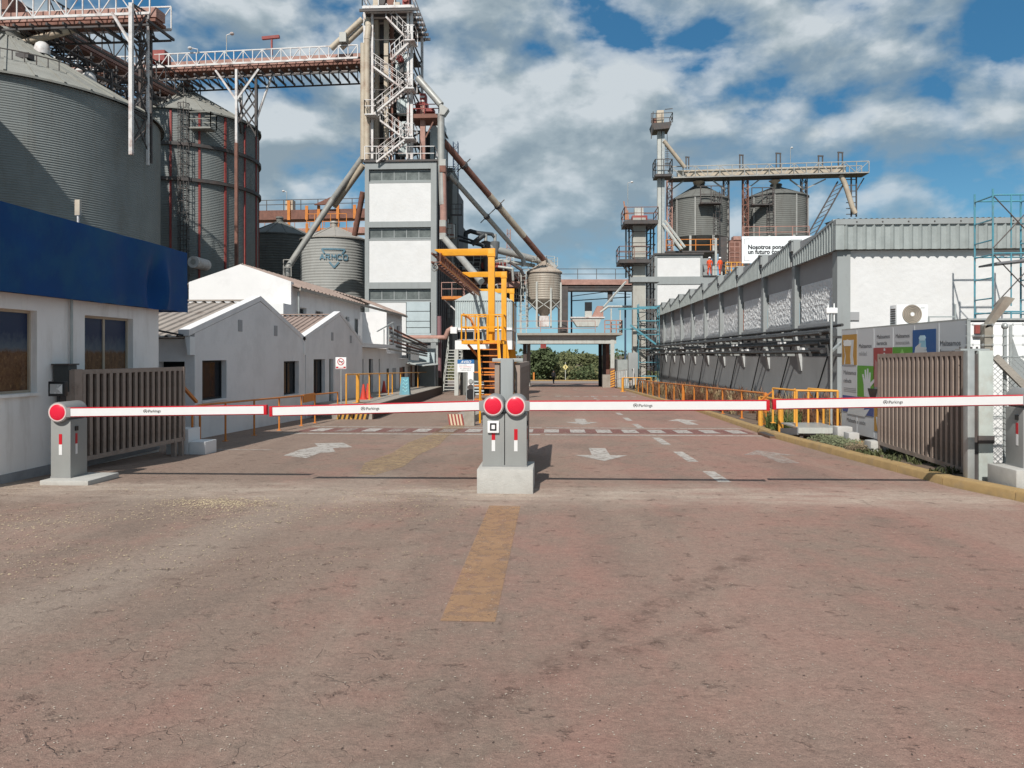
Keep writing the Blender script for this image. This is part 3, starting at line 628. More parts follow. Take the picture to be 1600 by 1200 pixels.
def office_window(y0, y1, z0, z1, mull):
    BASE['_w'] = Vector((WX-.12, y0, z0))
    fr_ = MB(); x0, x1 = WX-.15, WX-.09
    fr_.box(x0, x1, y0, y1, z0, z0+.035); fr_.box(x0, x1, y0, y1, z1-.035, z1); fr_.box(x0, x1, y0, y0+.035, z0+.035, z1-.035); fr_.box(x0, x1, y1-.035, y1, z0+.035, z1-.035)
    for m_ in mull: fr_.box(x0, x1, m_-.02, m_+.02, z0+.035, z1-.035)
    w = fr_.build('window', M_beige, t)
    me_ = MB(); ys_ = [y0+.035]+list(mull)+[y1-.035]
    for a, b in zip(ys_, ys_[1:]):
        a_, b_ = a+(.02 if a in mull else 0), b-(.02 if b in mull else 0)
        q = MB(); q.box(-.006, .006, 0, b_-a_, 0, z1-z0-.07); pm = bpy.data.meshes.new('pane'); pm.from_pydata(q.v, [], q.f)
        link('pane', pm, M_print, w, Vector((WX-.12, a_, z0+.035))-BASE[t.name], base=Vector((0,0,0)))
    s = MB(); s.box(WX-.14, WX+.05, y0-.02, y1+.02, z0-.04, z0-.002); s.build('sill', M_wall_l, w)
office_window(8.6, 10.2, 1.13, 2.25, ()); office_window(11.28, 12.62, 1.13, 2.25, (11.93,))
MB().box(-12, WX-.3, 8.5, 13.2, .0, 2.4).build('dark_room', M_dark, t)
# blue band: dented sheet metal with a torn lower corner
bx0 = -6.9; vs = []; fs = []; ny, nz_ = 90, 14
for j in range(nz_+1):
    for i in range(ny+1):
        y = 8.2+(14.16-8.2)*i/ny; z = 2.445+(3.57-2.445)*j/nz_
        dent = .03*mnoise.noise((y*.9, z*.6, 1))
        dy = y-13.0
        dent -= .15*math.exp(-((dy+.05)/.16)**2)*math.exp(-((z-2.75)/.42)**2)
        dent += .09*math.exp(-((dy-.30)/.12)**2)*math.exp(-((z-2.8)/.4)**2)
        dent -= .03*math.exp(-((dy+.9)/.3)**2)
        zz_ = z+(.018*mnoise.noise((y*4, 3, 0)) if j == 0 and y > 11 else 0)
        vs.append((bx0+dent, y, zz_))
for j in range(nz_):
    for i in range(ny): a = j*(ny+1)+i; fs.append((a, a+1, a+ny+2, a+ny+1))
mb = MB(); mb.add(vs, fs); mb.build('blue_band', M_blue, t, smooth=60)
mb = MB(); mb.box(-12, bx0-.03, 14.10, 14.16, 2.45, 3.57); mb.box(-12, bx0-.03, 8.2, 8.26, 2.45, 3.57); mb.box(-12, bx0-.14, 8.26, 14.1, 3.50, 3.56); mb.box(-7.3, bx0-.16, 8.26, 14.1, 2.47, 2.5); mb.build('band_return', M_blue, t)
mb = MB(); mb.tube((WX+.04, 10.9, .9), (WX+.04, 10.9, 2.46), .02, 8); cdt = mb.build('conduit', M_galv, t, smooth=40)
MB().box(WX+.005, WX+.075, 10.86, 10.94, 1.38, 1.43).build('clip', M_galv, cdt)
# thin antenna post on that roof
pa = PX(122, 300, -8.2)
t = T('roof_antenna', 'cream flat antenna on a thin mast above the blue band', 'antenna', (pa.x, pa.y, 3.57))
mb = MB(); mb.tube((pa.x, pa.y, 3.4), (pa.x, pa.y, 4.2), .018, 8); mb.build('mast', M_wsteel, t)
MB().box(pa.x-.045, pa.x+.045, pa.y-.03, pa.y+.03, 4.05, 4.32).build('panel', M_beige, t, bevel=.006)

# ================================================================== LEFT ROW OF HOUSES
def corr_roof(name, a, b, c, d, m, parent, n, amp=.035):
    """ribbed sheet: a->b is the eave, d->c the ridge; ribs run from eave to ridge"""
    a, b, c, d = map(Vector, (a, b, c, d)); nrm = (b-a).cross(d-a).normalized()
    if nrm.z < 0: nrm = -nrm
    vs = []; fs = []
    prof = [(0, 0), (.32, 0), (.40, 1), (.60, 1), (.68, 0)]
    row = [(i+u)/n for i in range(n) for u, h in prof]+[1]; hs = [h for i in range(n) for u, h in prof]+[0]
    for u, h in zip(row, hs):
        vs += [tuple(a.lerp(b, u)+nrm*amp*h), tuple(d.lerp(c, u)+nrm*amp*h)]
    k = len(row)
    for i in range(k-1): fs.append((2*i, 2*i+2, 2*i+3, 2*i+1))
    o = len(vs)
    vs += [tuple(Vector(v)-nrm*.03) for v in (a, b, c, d)]; fs.append((o, o+3, o+2, o+1))
    vs += [tuple(Vector(v)) for v in (a, b, c, d)]; fs += [(o, o+1, o+5, o+4), (o+2, o+3, o+7, o+6), (o+1, o+2, o+6, o+5), (o+3, o, o+4, o+7)]
    mb = MB(); mb.add(vs, fs); return mb.build(name, m, parent)
def window_x(parent, x, y0, y1, z0, z1, inner=-1, fm=M_dark, bars=1, depth=.12, gm=M_glass):
    """window set back in a wall facing +x: frame with glass and mullion"""
    mb = MB(); a = x-depth-.05; b = x-depth; f = .045
    mb.box(a, b, y0, y0+f, z0, z1); mb.box(a, b, y1-f, y1, z0, z1); mb.box(a, b, y0+f, y1-f, z0, z0+f); mb.box(a, b, y0+f, y1-f, z1-f, z1)
    for i in range(bars): m_ = y0+(y1-y0)*(i+1)/(bars+1); mb.box(a+.002, b-.002, m_-.02, m_+.02, z0+f, z1-f)
    w = mb.build('window', fm, parent)
    mb = MB(); mb.box(a+.015, a+.027, y0+f, y1-f, z0+f, z1-f); mb.build('pane', gm, w)
    mb = MB(); mb.box(x-depth, x+.03, y0-.02, y1+.02, z0-.035, z0-.001); mb.build('sill', M_whites, w)
    return w
HX = -7.6
def house(label, y0, y1, yp, ze, zp, zoff, openings, roofm, xr, vents, n):
    t = T('gabled_house', label, 'house', (HX-2, (y0+y1)/2, zoff), 'white gabled houses on the left')
    mb = MB(); wall_x(mb, HX-.22, HX, y0, y1, zoff-.4, ze, [o[:4] for o in openings])
    mb.ext([(HX, y0, ze), (HX, y1, ze), (HX, yp, zp)], (-.22, 0, 0))
    if y0 < 20: wall_y(mb, y0, y0+.2, xr, HX-.22, zoff-.4, ze-.12, [(HX-.78, HX-.19, zoff-.05, 1.50)])
    mb.box(xr, xr+.2, y0+.2, y1-.2, zoff-.4, ze-.1)
    mb.build('wall', M_whites, t)
    MB().box(xr+.25, HX-.225, y0+.35, y1-.3, zoff-.3, ze-.15).build('dark_room', M_dark, t)
    for o in openings:
        if o[4] == 'w': window_x(t, HX, *o[:4], bars=o[5])
        else:
            mb = MB(); mb.box(HX-.16, HX-.11, o[0], o[1], o[2], o[3]); dd = mb.build('door', M_dark, t)
            mb = MB(); mb.box(HX-.108, HX-.07, o[0]+.08, o[0]+.12, o[2]+.7, o[2]+.85); mb.build('handle', M_galv, dd)
    for vy, vz in vents:
        mb = MB(); mb.box(HX+.001, HX+.012, vy-.12, vy+.12, vz-.14, vz+.14); mb.build('vent', M_wallg, t)
    # roof sheets and the upstand copings along the gable
    corr_roof('roof', (xr-.2, y0-.25, ze-.08), (HX-.12, y0-.25, ze-.08), (HX-.12, yp, zp-.02), (xr-.2, yp, zp-.02), roofm, t, n)
    corr_roof('roof', (HX-.12, y1+.1, ze-.08), (xr-.2, y1+.1, ze-.08), (xr-.2, yp, zp-.02), (HX-.12, yp, zp-.02), roofm, t, n)
    for ya in (y0-.28, y1+.02):
        s = 1 if ya > yp else -1
        mb = MB(); up = Vector((0,0,.19))
        mb.ext([(HX-.22, ya, ze-.06), (HX-.22, yp-.001*s*-1, zp+.02), (HX-.22, yp-.001*s*-1, zp+.15), (HX-.22, ya, ze+.07)], (.232, 0, 0)); mb.build('coping', M_whites, t)
    mb = MB(); mb.ext([(HX-.10, y0-.24, ze-.07), (HX+.012, y0-.24, ze-.07), (HX+.012, y0-.24, ze-.46), (HX-.04, y0-.24, ze-.46)], (0, .23, 0)); mb.build('gable_foot', M_white, t)
    mb = MB(); mb.box(xr-.2, HX+.0, yp-.12, yp+.12, zp+.02, zp+.055); mb.build('ridge_cap', roofm, t)
    return t
def yz(px, py, x=HX): p = PX(px, py, x); return p.y, p.z
w1 = (yz(316,0)[0], yz(354,0)[0]); w2 = (yz(443.5,0)[0], yz(467,0)[0]); w3 = (yz(490,0)[0], yz(508,0)[0]); d3 = (yz(514.5,0)[0], yz(521,0)[0])
h1 = house('larger gabled white house nearest the gate with a pale ribbed roof', 15.9, 23.15, 19.55, 2.10, 3.02, -.2,
      [(*w1, .64, 1.52, 'w', 0), (*w2, .49, 1.46, 'w', 1)], M_fibro, -12.5, [(yz(375,0)[0], 2.35), (yz(430.5,0)[0], 2.3)], 20)
h2 = house('second gabled white house with a reddish ribbed roof behind the no smoking sign', 23.2, 30.2, 27.0, 2.10, 3.04, -.4,
      [(*w3, .36, 1.50, 'w', 1), (*d3, -.5, 1.50, 'd')], M_fibror, -9.9, [(yz(519,0)[0], 2.27), (yz(548,0)[0], 2.22)], 12)
# dark cable on the first roof
mb = MB(); mb.path([Vector((-8.7, 15.2, 2.55)), Vector((-8.4, 15.3, 2.2)), Vector((-7.7, 15.6, 2.05))], .022, 6); mb.build('roof_cable', M_black, h1)
# orange table seen through the first window
# two storey annex
AX = -10.0
t = T('annex_building', 'long two storey white annex with a white gable end behind the gabled houses', 'building', (-12, 38, -.5))
yA0, yA1 = 28.8, PX(628, 500, AX).y; yR0, yR1 = PX(563, 0, AX).y, PX(604, 0, AX).y
win = []
for a, b, c, d in ((464.5, 479, 479, 491), (493, 505, 485, 492), (540, 546, 494, 502), (554, 563, 497, 524)):
    y0, z1 = yz(a, c, AX); y1, z0 = yz(b, d, AX); win.append((y0, y1, min(z0, z1)-.02, max(z0, z1)))
mb = MB(); wall_x(mb, AX-.25, AX, yA0+.3, yR0, -1, 4.22, win)
xg = PY(295, 440, yA0).x; xm = PY(376, 413, yA0).x; zm = PY(376, 413, yA0).z; ze = PY(455, 440, yA0).z
mb.ext([(xg, yA0, -1), (AX, yA0, -1), (AX, yA0, ze), (xm, yA0, zm), (xg, yA0, ze)], (0, .3, 0))
mb.box(AX-1.7, AX-1.45, yR0+.25, yR1, -1, 4.2)                        # back of the recess
mb.box(AX-1.45, AX, yR0-.25, yR0-.001, -1, 4.15) if False else None
mb.box(AX-1.45, AX-.0, yR1, yR1+.25, -1, 4.2)                         # sunlit cheek of the recess
tw = [(yz(609, 0, AX)[0], yz(611.5, 0, AX)[0], 2.9, 3.4), (yz(613, 0, AX)[0], yz(615, 0, AX)[0], 2.9, 3.4), (yz(620, 0, AX)[0], yz(624.5, 0, AX)[0], 2.3, 3.5)]
wall_x(mb, AX-.25, AX, yR1+.25, yA1, -1.2, 4.2, tw)
mb.box(AX-8, AX-.25, yA1-.25, yA1, -1.2, 4.2); mb.box(AX-8, AX-7.8, yA0, yA1, -1.2, 4.2); mb.build('wall', M_whites, t)
for o in win+tw: window_x(t, AX, *o, bars=1, gm=M_glass, fm=M_wallg)
rxz = lambda x: 4.22+(zm-4.2)*(AX+.3-x)/(AX+.3-xm)
for ya_, yb_, xe_, n_ in ((yA0+.05, yR0, AX+.3, 20), (yR0+.02, yR1-.02, AX-1.5, 10), (yR1, yA1+.2, AX+.3, 10)):
    corr_roof('roof', (xe_, ya_, rxz(xe_)), (xe_, yb_, rxz(xe_)), (xm, yb_, zm), (xm, ya_, zm), M_fibror, t, n_, .05)
corr_roof('roof', (xg-.3, yA1+.2, 4.24), (xg-.3, yA0+.05, 4.3), (xm, yA0+.05, zm+.03), (xm, yA1+.2, zm), M_fibro, t, 40, .05)
MB().box(AX+.28, AX+.34, yA0+.1, yA1+.2, 4.10, 4.22).build('fascia', M_conc_d, t)
mb = MB(); mb.tube((AX+.12, yA0+.5, 4.1), (AX+.12, yA0+.5, 1.5), .05, 8); mb.build('downpipe', M_galv, t, smooth=40)
mb = MB(); mb.box(AX-.6, AX+.02, yA0-.9, yA0-.002, 2.4, 3.55); mb.build('parapet_step', M_white, t)
# low wing at ground level with canopy
LX = -8.6
yl0, yl1 = 30.25, PX(604, 0, LX).y
ops = []
for a, b in ((559.5, 568), (575.5, 583), (591, 594)):
    ops.append((yz(a, 0, LX)[0]+.1, yz(b, 0, LX)[0], -.5, PX(a, 561, LX).z))
mb = MB(); wall_x(mb, LX-.2, LX, yl0, yl1, -1, 1.95, ops); mb.box(AX+.02, LX-.2, yl1-.2, yl1, -1, 1.95); mb.build('wall', M_whites, t)
MB().box(AX+.02, LX-.45, yl0, yl1-.3, -.9, 1.8).build('dark_room', M_dark, t)
for o in ops:
    mb = MB(); mb.box(LX-.16, LX-.12, o[0], o[1], o[2], o[3]); dd = mb.build('door', M_glass, t)
    mb = MB(); mb.box(LX-.119, LX-.10, o[0], o[0]+.06, o[2], o[3]); mb.box(LX-.119, LX-.10, o[1]-.06, o[1], o[2], o[3]); mb.build('door_frame', M_wallg, dd)
MB().box(AX+.02, LX+.45, yl0, yl1+.1, 1.97, 2.14).build('canopy_slab', M_white, t)
for k in range(3):
    y = yl1-1.5+k*1.1; mb = MB(); mb.tube((LX+.2, y, 2.14), (LX+.2, y, 2.9+.2*k), .03, 6); mb.build('roof_pipe', M_galv, t)
mb = MB(); mb.bar((LX+.2, yl1-3, 2.75), (LX+.2, yl1+.8, 3.35), .05); mb.build('roof_rail', M_galv, t)
# further lean-to sheds and pipework along the row
t = T('lean_to_shed', 'low grey lean-to sheds with stacked pipes beyond the annex', 'shed', (-9.5, 50, -.9))
mb = MB()
for i, (a, b, h) in enumerate(((yl1+.2, 44, 1.7), (44.05, 48, 1.4), (48.05, 53, 1.1))): mb.box(-12, LX-.3-.25*i, a, b, -1.2, h)
mb.build('wall', M_whites, t)
for i in range(8):
    y = yl1+1.0+i*1.9; x = LX-.3-.25*(0 if y < 44 else 1 if y < 48 else 2)
    mb = MB(); mb.box(x+.002, x+.03, y, y+.8, -.8, .9); mb.build('door', [M_dark, M_wallg, M_rust][i % 3], t)
corr_roof('roof', (LX+.6, 47.2, .95), (LX+.6, 53.5, .95), (LX-3, 53.5, 1.5), (LX-3, 47.2, 1.5), M_galv, t, 16)
for i in range(6):
    mb = MB(); mb.tube((LX+.1, yl1+.2, 1.95+.22*i), (LX+.1-.3, 53, 1.55+.15*i), .06, 8); mb.build('pipe', [M_gpipe, M_dsteel, M_rust][i % 3], t, smooth=40)

# dock, its striped end, railings
t = T('loading_dock', 'raised loading dock with yellow and black stripes on its near end', 'dock', (-6.5, 30, -.4)); t['kind'] = 'structure'; del t['category']
E = [(-5.45, 22.9), (-7.3, 50.0)]
zt = lambda y: .13-.56*(y-22.9)/27.1
mb = MB(); P0 = [(-6.55, 22.9), (E[0][0], 22.9), (E[1][0], 50), (-9.6, 50), (-9.6, 30.3), (LX+.02, 30.3), (HX+.02, 27), (HX+.02, 24)]
vt = [(x, y, zt(y)) for x, y in P0]; vb = [(x, y, gz(y)-.05) for x, y in P0]; n = len(P0)
mb.add(vt+vb, [tuple(range(n)), tuple(reversed(range(n, 2*n)))]+[((i+1) % n, i, n+i, n+(i+1) % n) for i in range(n)]); mb.build('dock_slab', M_conc_d, t)
mb = MB(); a = Vector((E[0][0]+.02, 22.88, 0)); b = Vector((E[1][0]+.02, 50, 0))
mb.add([(a.x, a.y, gz(a.y)-.04), (b.x, b.y, gz(b.y)-.04), (b.x, b.y, zt(50)-.03), (a.x, a.y, zt(22.9)-.03), (a.x-.04, a.y+.02, gz(a.y)-.04), (b.x-.04, b.y, gz(b.y)-.04), (b.x-.04, b.y, zt(50)-.03), (a.x-.04, a.y+.02, zt(22.9)-.03)],
       [(0,1,2,3), (0,3,7,4), (3,2,6,7), (1,5,6,2)]); mb.build('edge_bumper', mat('dark_dock_edge', (.07,.045,.035), .85, var=.25, vs=2), t)
M_hzy = mat('hazard_yellow', (.52, .28, .05), .7, var=.15, dirt=(.2,.12,.06), dirt_amt=.5); M_hzk = mat('hazard_black', (.03, .025, .022), .7)
def hazard(parent, x0, x1, y, z0, z1, n, slant=.12, m1=M_hzy, m2=M_hzk, th=.02):
    for i in range(n):
        a = x0+(x1-x0)*i/n; b = x0+(x1-x0)*(i+1)/n; mb = MB()
        mb.ext([(a, y, z0), (b, y, z0), (min(b+slant, x1+slant), y, z1), (a+slant, y, z1)], (0, th, 0)); mb.build('stripe', m1 if i % 2 == 0 else m2, parent)
hazard(t, -6.55, -5.6, 22.87, gz(22.9), zt(22.9)-.06, 14, .1)
def post_piece(r, h, m): 
    mb = MB(); mb.tube((0,0,0), (0,0,h), r, 8); mb.box(-r*2.2, r*2.2, -r*2.2, r*2.2, 0, .012); return Piece('post', mb, m, 40)
def railing(label, pts, h, m, r=.022, rails=(1.0,), fat=(), group=None, mids=True):
    """pts: ground points of the posts in order"""
    pts = [Vector(p) for p in pts]; t = T('railing', label, 'railing', pts[0], group); pc = post_piece(r, h, m); pf = post_piece(r*2.4, h, m)
    for i, p in enumerate(pts): (pf if i in fat else pc).put(t, p)
    for k in rails:
        mb = MB(); mb.path([p+Vector((0,0,h*k)) for p in pts], r*.95, 8); mb.build('rail', m, t, smooth=50)
    return t
rl = [(-6.45, 13.4), (-6.78, 14.4), (-6.78, 15.55), (-6.75, 17.0), (-6.72, 18.5), (-6.7, 20.1), (-6.68, 21.2), (-6.66, 23.4)]
t = railing('orange railing along the wall of the larger gabled house', [(x, y, gz(y)) for x, y in rl], .80, M_orange)
mb = MB(); mb.bar(PX(282, 600, -6.75), PX(307, 628, -6.75), .05); mb.build('stair_handrail', M_orange, t)
MB().box(-6.70, -6.67, 20.2, 21.15, .36, .58).build('notice_plate', M_orange, t)
rr_ = []
for px in (541, 559, 577, 593, 607, 613, 626, 653, 667, 671, 680):
    # line from (-6.2,23.1) to (-8.6,50)
    k = (px-800)/1200*CA-SA; ky = CA+(px-800)/1200*SA
    # solve x = -6.2-(y-23.1)*.0892 with x=d*k, y=d*ky
    d = (-6.2+23.1*.0892)/(k+ky*.0892); rr_.append((d*k, d*ky, zt(d*ky)))
railing('yellow orange railing running along the loading dock', rr_, .92, M_orangey, .026, (1.0,), fat=(1,))
MB().box(rr_[8][0]-.4, rr_[8][0]+.2, rr_[8][1]+.5, rr_[8][1]+1.2, zt(rr_[8][1]), zt(rr_[8][1])+.9).build('hydrant_box', M_orange, label='orange box at the far end of the loading dock', cat='box')
# no smoking sign
sp = Wp(533, 632, 23.4)
t = T('no_smoking_sign', 'square no smoking sign on a grey pole by the second gabled house', 'sign', (sp.x, sp.y, gz(23.4)))
mb = MB(); mb.tube((sp.x, sp.y, gz(23.4)), (sp.x, sp.y, 1.55), .022, 8); mb.build('pole', M_galv, t, smooth=40)
zc = 1.65-13/1200*23.4; y = sp.y-.03
pn = MB().box(sp.x-.165, sp.x+.165, y, y+.012, zc-.185, zc+.17).build('panel', M_signw, t, bevel=.004)
M_sred = flat('sign_red', (.45, .03, .04))
mb = MB()
for i in range(28):
    a0, a1 = 2*math.pi*i/28, 2*math.pi*(i+1)/28; c = (sp.x, zc+.035)
    mb.ext([(c[0]+r*math.cos(a), y-.001, c[1]+r*math.sin(a)) for a, r in ((a0, .108), (a1, .108), (a1, .085), (a0, .085))], (0, -.003, 0))
mb.ext([(c[0]-.07, y-.0055, c[1]+.056), (c[0]-.056, y-.0055, c[1]+.07), (c[0]+.07, y-.0055, c[1]-.056), (c[0]+.056, y-.0055, c[1]-.07)], (0, -.002, 0)); mb.build('red_ring', M_sred, pn)
mb = MB(); mb.box(c[0]-.06, c[0]+.05, y-.004, y-.001, c[1]-.012, c[1]+.012); mb.box(c[0]+.053, c[0]+.065, y-.004, y-.001, c[1]-.012, c[1]+.03); mb.build('cigarette', M_txtk, pn)
mb = MB(); mb.box(sp.x-.15, sp.x-.08, y-.003, y-.0005, zc-.165, zc-.115); mb.box(sp.x+.08, sp.x+.15, y-.003, y-.0005, zc-.165, zc-.115); mb.box(sp.x-.078, sp.x+.078, y-.003, y-.0005, zc-.165, zc-.15); mb.build('red_strip', M_sred, pn)
# cones on the dock
M_cone = mat('cone_red', (.55, .05, .03), .5)
def cone(px, py, d, label):
    p = Wp(px, py, d); z = zt(p.y); t = T('traffic_cone', label, 'traffic cone', (p.x, p.y, z), 'traffic cones on the dock')
    mb = MB(); mb.box(p.x-.16, p.x+.16, p.y-.16, p.y+.16, z, z+.03); mb.build('base', M_cone, t)
    mb = MB(); mb.lathe((p.x, p.y, z+.03), [(.12, 0), (.03, .52), (.001, .525)], 14); mb.build('body', M_cone, t, smooth=50)
    mb = MB(); mb.lathe((p.x, p.y, z+.03), [(.0935, .13), (.069, .24)], 14); mb.lathe((p.x, p.y, z+.03), [(.055, .31), (.043, .37)], 14); mb.build('white_band', M_signw, t, smooth=50)
cone(568, 617, 27.5, 'red and white cone by the glass door on the dock, nearest of the cones')
cone(575, 616, 28.6, 'red and white cone just behind the nearest cone on the dock')
cone(600, 604, 36, 'small red cone far along the dock by the wall')
# turquoise A-frame board
p = Wp(633, 611, 33.0); z = zt(p.y)
t = T('folding_stand', 'turquoise folding stand covered with pale lettering leaning on the dock railing', 'stand', (p.x, p.y, z))
for s in (-1, 1):
    mb = MB(); a = Vector((p.x-.22, p.y+s*.16, z)); b = Vector((p.x+.22, p.y+s*.16, z)); mb.ext([a, b, Vector((p.x+.16, p.y+s*.02, z+.75)), Vector((p.x-.16, p.y+s*.02, z+.75))], (0, s*.02, 0)); mb.build('panel', M_turq, t)
M_turql = flat('pale_turquoise', (.25, .55, .6))
for i, zz_ in enumerate((.6, .45, .3, .16)):
    mb = MB(); f = zz_/.75; yy = p.y-.16*(1-f)-.02*f-.022; mb.ext([(p.x-.13, yy-.002, z+zz_), (p.x-.05, yy-.002, z+zz_+.09), (p.x+.02, yy-.002, z+zz_), (p.x+.12, yy-.002, z+zz_+.08), (p.x+.13, yy-.002, z+zz_+.03), (p.x+.03, yy-.002, z+zz_-.05), (p.x-.05, yy-.002, z+zz_+.04)], (0, .004, 0)); mb.build('pale_stroke', M_turql, t)
# second striped end near the crane (median island)
t = T('median_island', 'small median island with a red and cream striped nose below the yellow crane', 'kerb island', (-2.9, 21, gz(21))); t['kind'] = 'structure'; del t['category']
za = gz(20.6); p0 = PY(704, 660, 20.5)
mb = MB(); mb.ext([(p0.x-.04, 20.59, za-.03), (p0.x+.40, 20.59, za-.03), (-1.5, 34, za-.3), (-3.1, 34, za-.3)], (0, 0, .22)); mb.build('slab', M_conc_d, t)
p0 = PY(704, 660, 20.5); 
for i in range(9):
    a = p0.x+.045*i-.04; mb = MB(); mb.ext([(a, 20.55, za), (a+.045, 20.55, za), (a-.01, 20.55, za+.30), (a-.055, 20.55, za+.30)], (0, .03, 0)); mb.build('stripe', flat('cream', (.6, .5, .36)) if i % 2 else M_rred, t)
MB().box(PY(725.5,0,20.4).x, PY(741,0,20.4).x, 20.4, 20.7, za-.02, za+.42).build('concrete_block', M_conc_d, t)
# AVISO sign
p = Wp(728, 600, 25.0); zb_ = gz(25.0)
t = T('notice_sign', 'white notice with a blue AVISO heading on two thin legs', 'sign', (p.x, p.y, zb_))
k = 25.0/1200; x0, x1 = p.x-13.3*k, p.x+13.0*k; z0, z1 = H-(581.5-554)*k, H-(562-554)*k
for xx in (x0+.29, x1-.02): mb = MB(); mb.tube((xx, p.y+.03, zb_), (xx, p.y+.03, z1), .016, 6); mb.build('leg', M_galv, t)
MB().box(x0, x1, p.y-.006, p.y+.006, z0, z1-.135).build('panel', M_signw, t)
pn = MB().box(x0, x1, p.y-.007, p.y+.006, z1-.133, z1).build('heading', M_signb, t)
text('AVISO', .12, M_signw, pn, ((x0+x1)/2, p.y-.008, z1-.112), '-y', align='CENTER', bold=.002, shear=.25)
random.seed(5)
for r_, (zz_, n_) in enumerate(((z1-.175, 9), (z1-.235, 15), (z1-.295, 13), (z1-.345, 12))):
    mb = MB(); u = x0+.05+.02*r_
    for j in range(n_):
        w_ = random.uniform(.012, .024); mb.box(u, u+w_, p.y-.008, p.y-.0065, zz_-.012, zz_+random.choice((.008, .014))); u += w_+random.choice((.008, .008, .02))
    mb.build('small_print', M_txtl if r_ != 1 else M_sred, t)

# ================================================================== STEELWORK HELPERS
def truss_mb(mb, a, b, h, n, w=.08, diag=True):
    """flat lattice between a and b (bottom chord), height h: posts and alternating diagonals"""
    a = Vector(a); b = Vector(b); up = Vector((0,0,h))
    for i in range(n+1):
        p = a.lerp(b, i/n); mb.bar(p, p+up, w*.8)
        if i < n and diag:
            q = a.lerp(b, (i+1)/n)
            if i % 2: mb.bar(p, q+up, w*.65)
            else: mb.bar(p+up, q, w*.65)
    return mb
def walkway(root, a, b, width, z_th=.35, rail=1.1, n=12, m=None, mdeck=None, munder=None, side=None, cross=True):
    """conveyor bridge: deck box, two lattice parapets with chords, cross beams below"""
    a = Vector(a); b = Vector(b); d = (b-a).normalized(); s = Vector((d.y, -d.x, 0)).normalized()*width/2
    m = m or M_wsteel; mdeck = mdeck or M_rust; munder = munder or M_dsteel
    dn = Vector((0,0,z_th))
    mb = MB(); mb.bar(a-Vector((0,0,.12)), b-Vector((0,0,.12)), width*.5, .16); mb.build('deck', mdeck, root)
    mb = MB(); mb.bar(a+Vector((0,0,.35)), b+Vector((0,0,.35)), width*.42, .55); mb.build('belt_housing', M_rustp if mdeck is M_rust else mdeck, root)
    for sg in (1, -1):
        o = s*sg
        mb = MB(); mb.bar(a+o, b+o, .10, .14); mb.bar(a+o+Vector((0,0,rail)), b+o+Vector((0,0,rail)), .08); mb.build('chord', m, root)
        mb = truss_mb(MB(), a+o, b+o, rail, n, .08); mb.build('lattice', m, root, kind='stuff')
    if cross:
        mb = MB(); k = n
        for i in range(k+1):
            p = a.lerp(b, i/k)-dn; mb.bar(p-s*1.25, p+s*1.25, .12, .14)
            if i < k: q = a.lerp(b, (i+1)/k)-dn; mb.bar(p-s, q+s, .06)
        for sg in (1, -1): mb.bar(a-dn*1.3+s*sg, b-dn*1.3+s*sg, .1)
        mb.build('under_lattice', munder, root, kind='stuff')
def mast(root, base, top, w, n, m, t_=.09, w2=None, name='lattice_leg'):
    base = Vector(base); top = Vector(top); w2 = w if w2 is None else w2; mb = MB()
    c = [(-1,-1),(1,-1),(1,1),(-1,1)]
    def pt(i, f): ww = (w+(w2-w)*f)/2; return base.lerp(top, f)+Vector((c[i % 4][0]*ww, c[i % 4][1]*ww, 0))
    for i in range(4): mb.bar(pt(i, 0), pt(i, 1), t_)
    for j in range(n):
        for i in range(4):
            mb.bar(pt(i, j/n), pt(i+1, j/n), t_*.6)
            mb.bar(pt(i+(j % 2), j/n), pt(i+1-(j % 2), (j+1)/n), t_*.55)
    return mb.build(name, m, root, kind='stuff')
def rails_mb(mb, pts, h=1.05, r=.035, mids=(1.0, .55), step=1.2, close=False):
    pts = [Vector(p) for p in pts]
    if close: pts = pts+[pts[0]]
    for a, b in zip(pts, pts[1:]):
        L = (b-a).length; n = max(1, round(L/step))
        for i in range(n+1): p = a.lerp(b, i/n); mb.bar(p, p+Vector((0,0,h)), r*1.5)
        for k in mids: mb.bar(a+Vector((0,0,h*k)), b+Vector((0,0,h*k)), r*1.4)
    return mb
def platform(root, x0, x1, y0, y1, z, m, mr=None, h=1.05, th=.12, r=.035, sides='fblr', name='platform'):
    MB().box(x0, x1, y0, y1, z-th, z).build(name, m, root)
    P = {'f': [(x0,y0,z),(x1,y0,z)], 'b': [(x0,y1,z),(x1,y1,z)], 'l': [(x0,y0,z),(x0,y1,z)], 'r': [(x1,y0,z),(x1,y1,z)]}
    mb = MB()
    for s in sides: rails_mb(mb, P[s], h, r)
    mb.build('railing', mr or m, root, kind='stuff')
def stair(root, a, b, w, m, n=12, wd=(0,1,0), rail=1.0, t_=.09):
    a = Vector(a); b = Vector(b); wv = Vector(wd)*w
    for o in (Vector((0,0,0)), wv):
        mb = MB(); mb.bar(a+o, b+o, t_*.6, t_*1.7); mb.build('stringer', m, root)
        mb = MB(); up = Vector((0,0,rail))
        for k in (1, .55): mb.bar(a+o+up*k, b+o+up*k, t_*.5)
        for i in range(5): p = a.lerp(b, i/4)+o; mb.bar(p, p+up, t_*.5)
        mb.build('handrail', m, root)
    d = (b-a); tw = Vector((d.x, d.y, 0)).length/n*.7
    mb = MB(); hx = abs(wd[1]) > .5
    if hx: mb.box(-tw/2, tw/2, .04, w-.04, -.03, .03)
    else: mb.box(.04, w-.04, -tw/2, tw/2, -.03, .03)
    pc = Piece('tread', mb, m)
    for i in range(n): pc.put(root, a.lerp(b, (i+.5)/n))
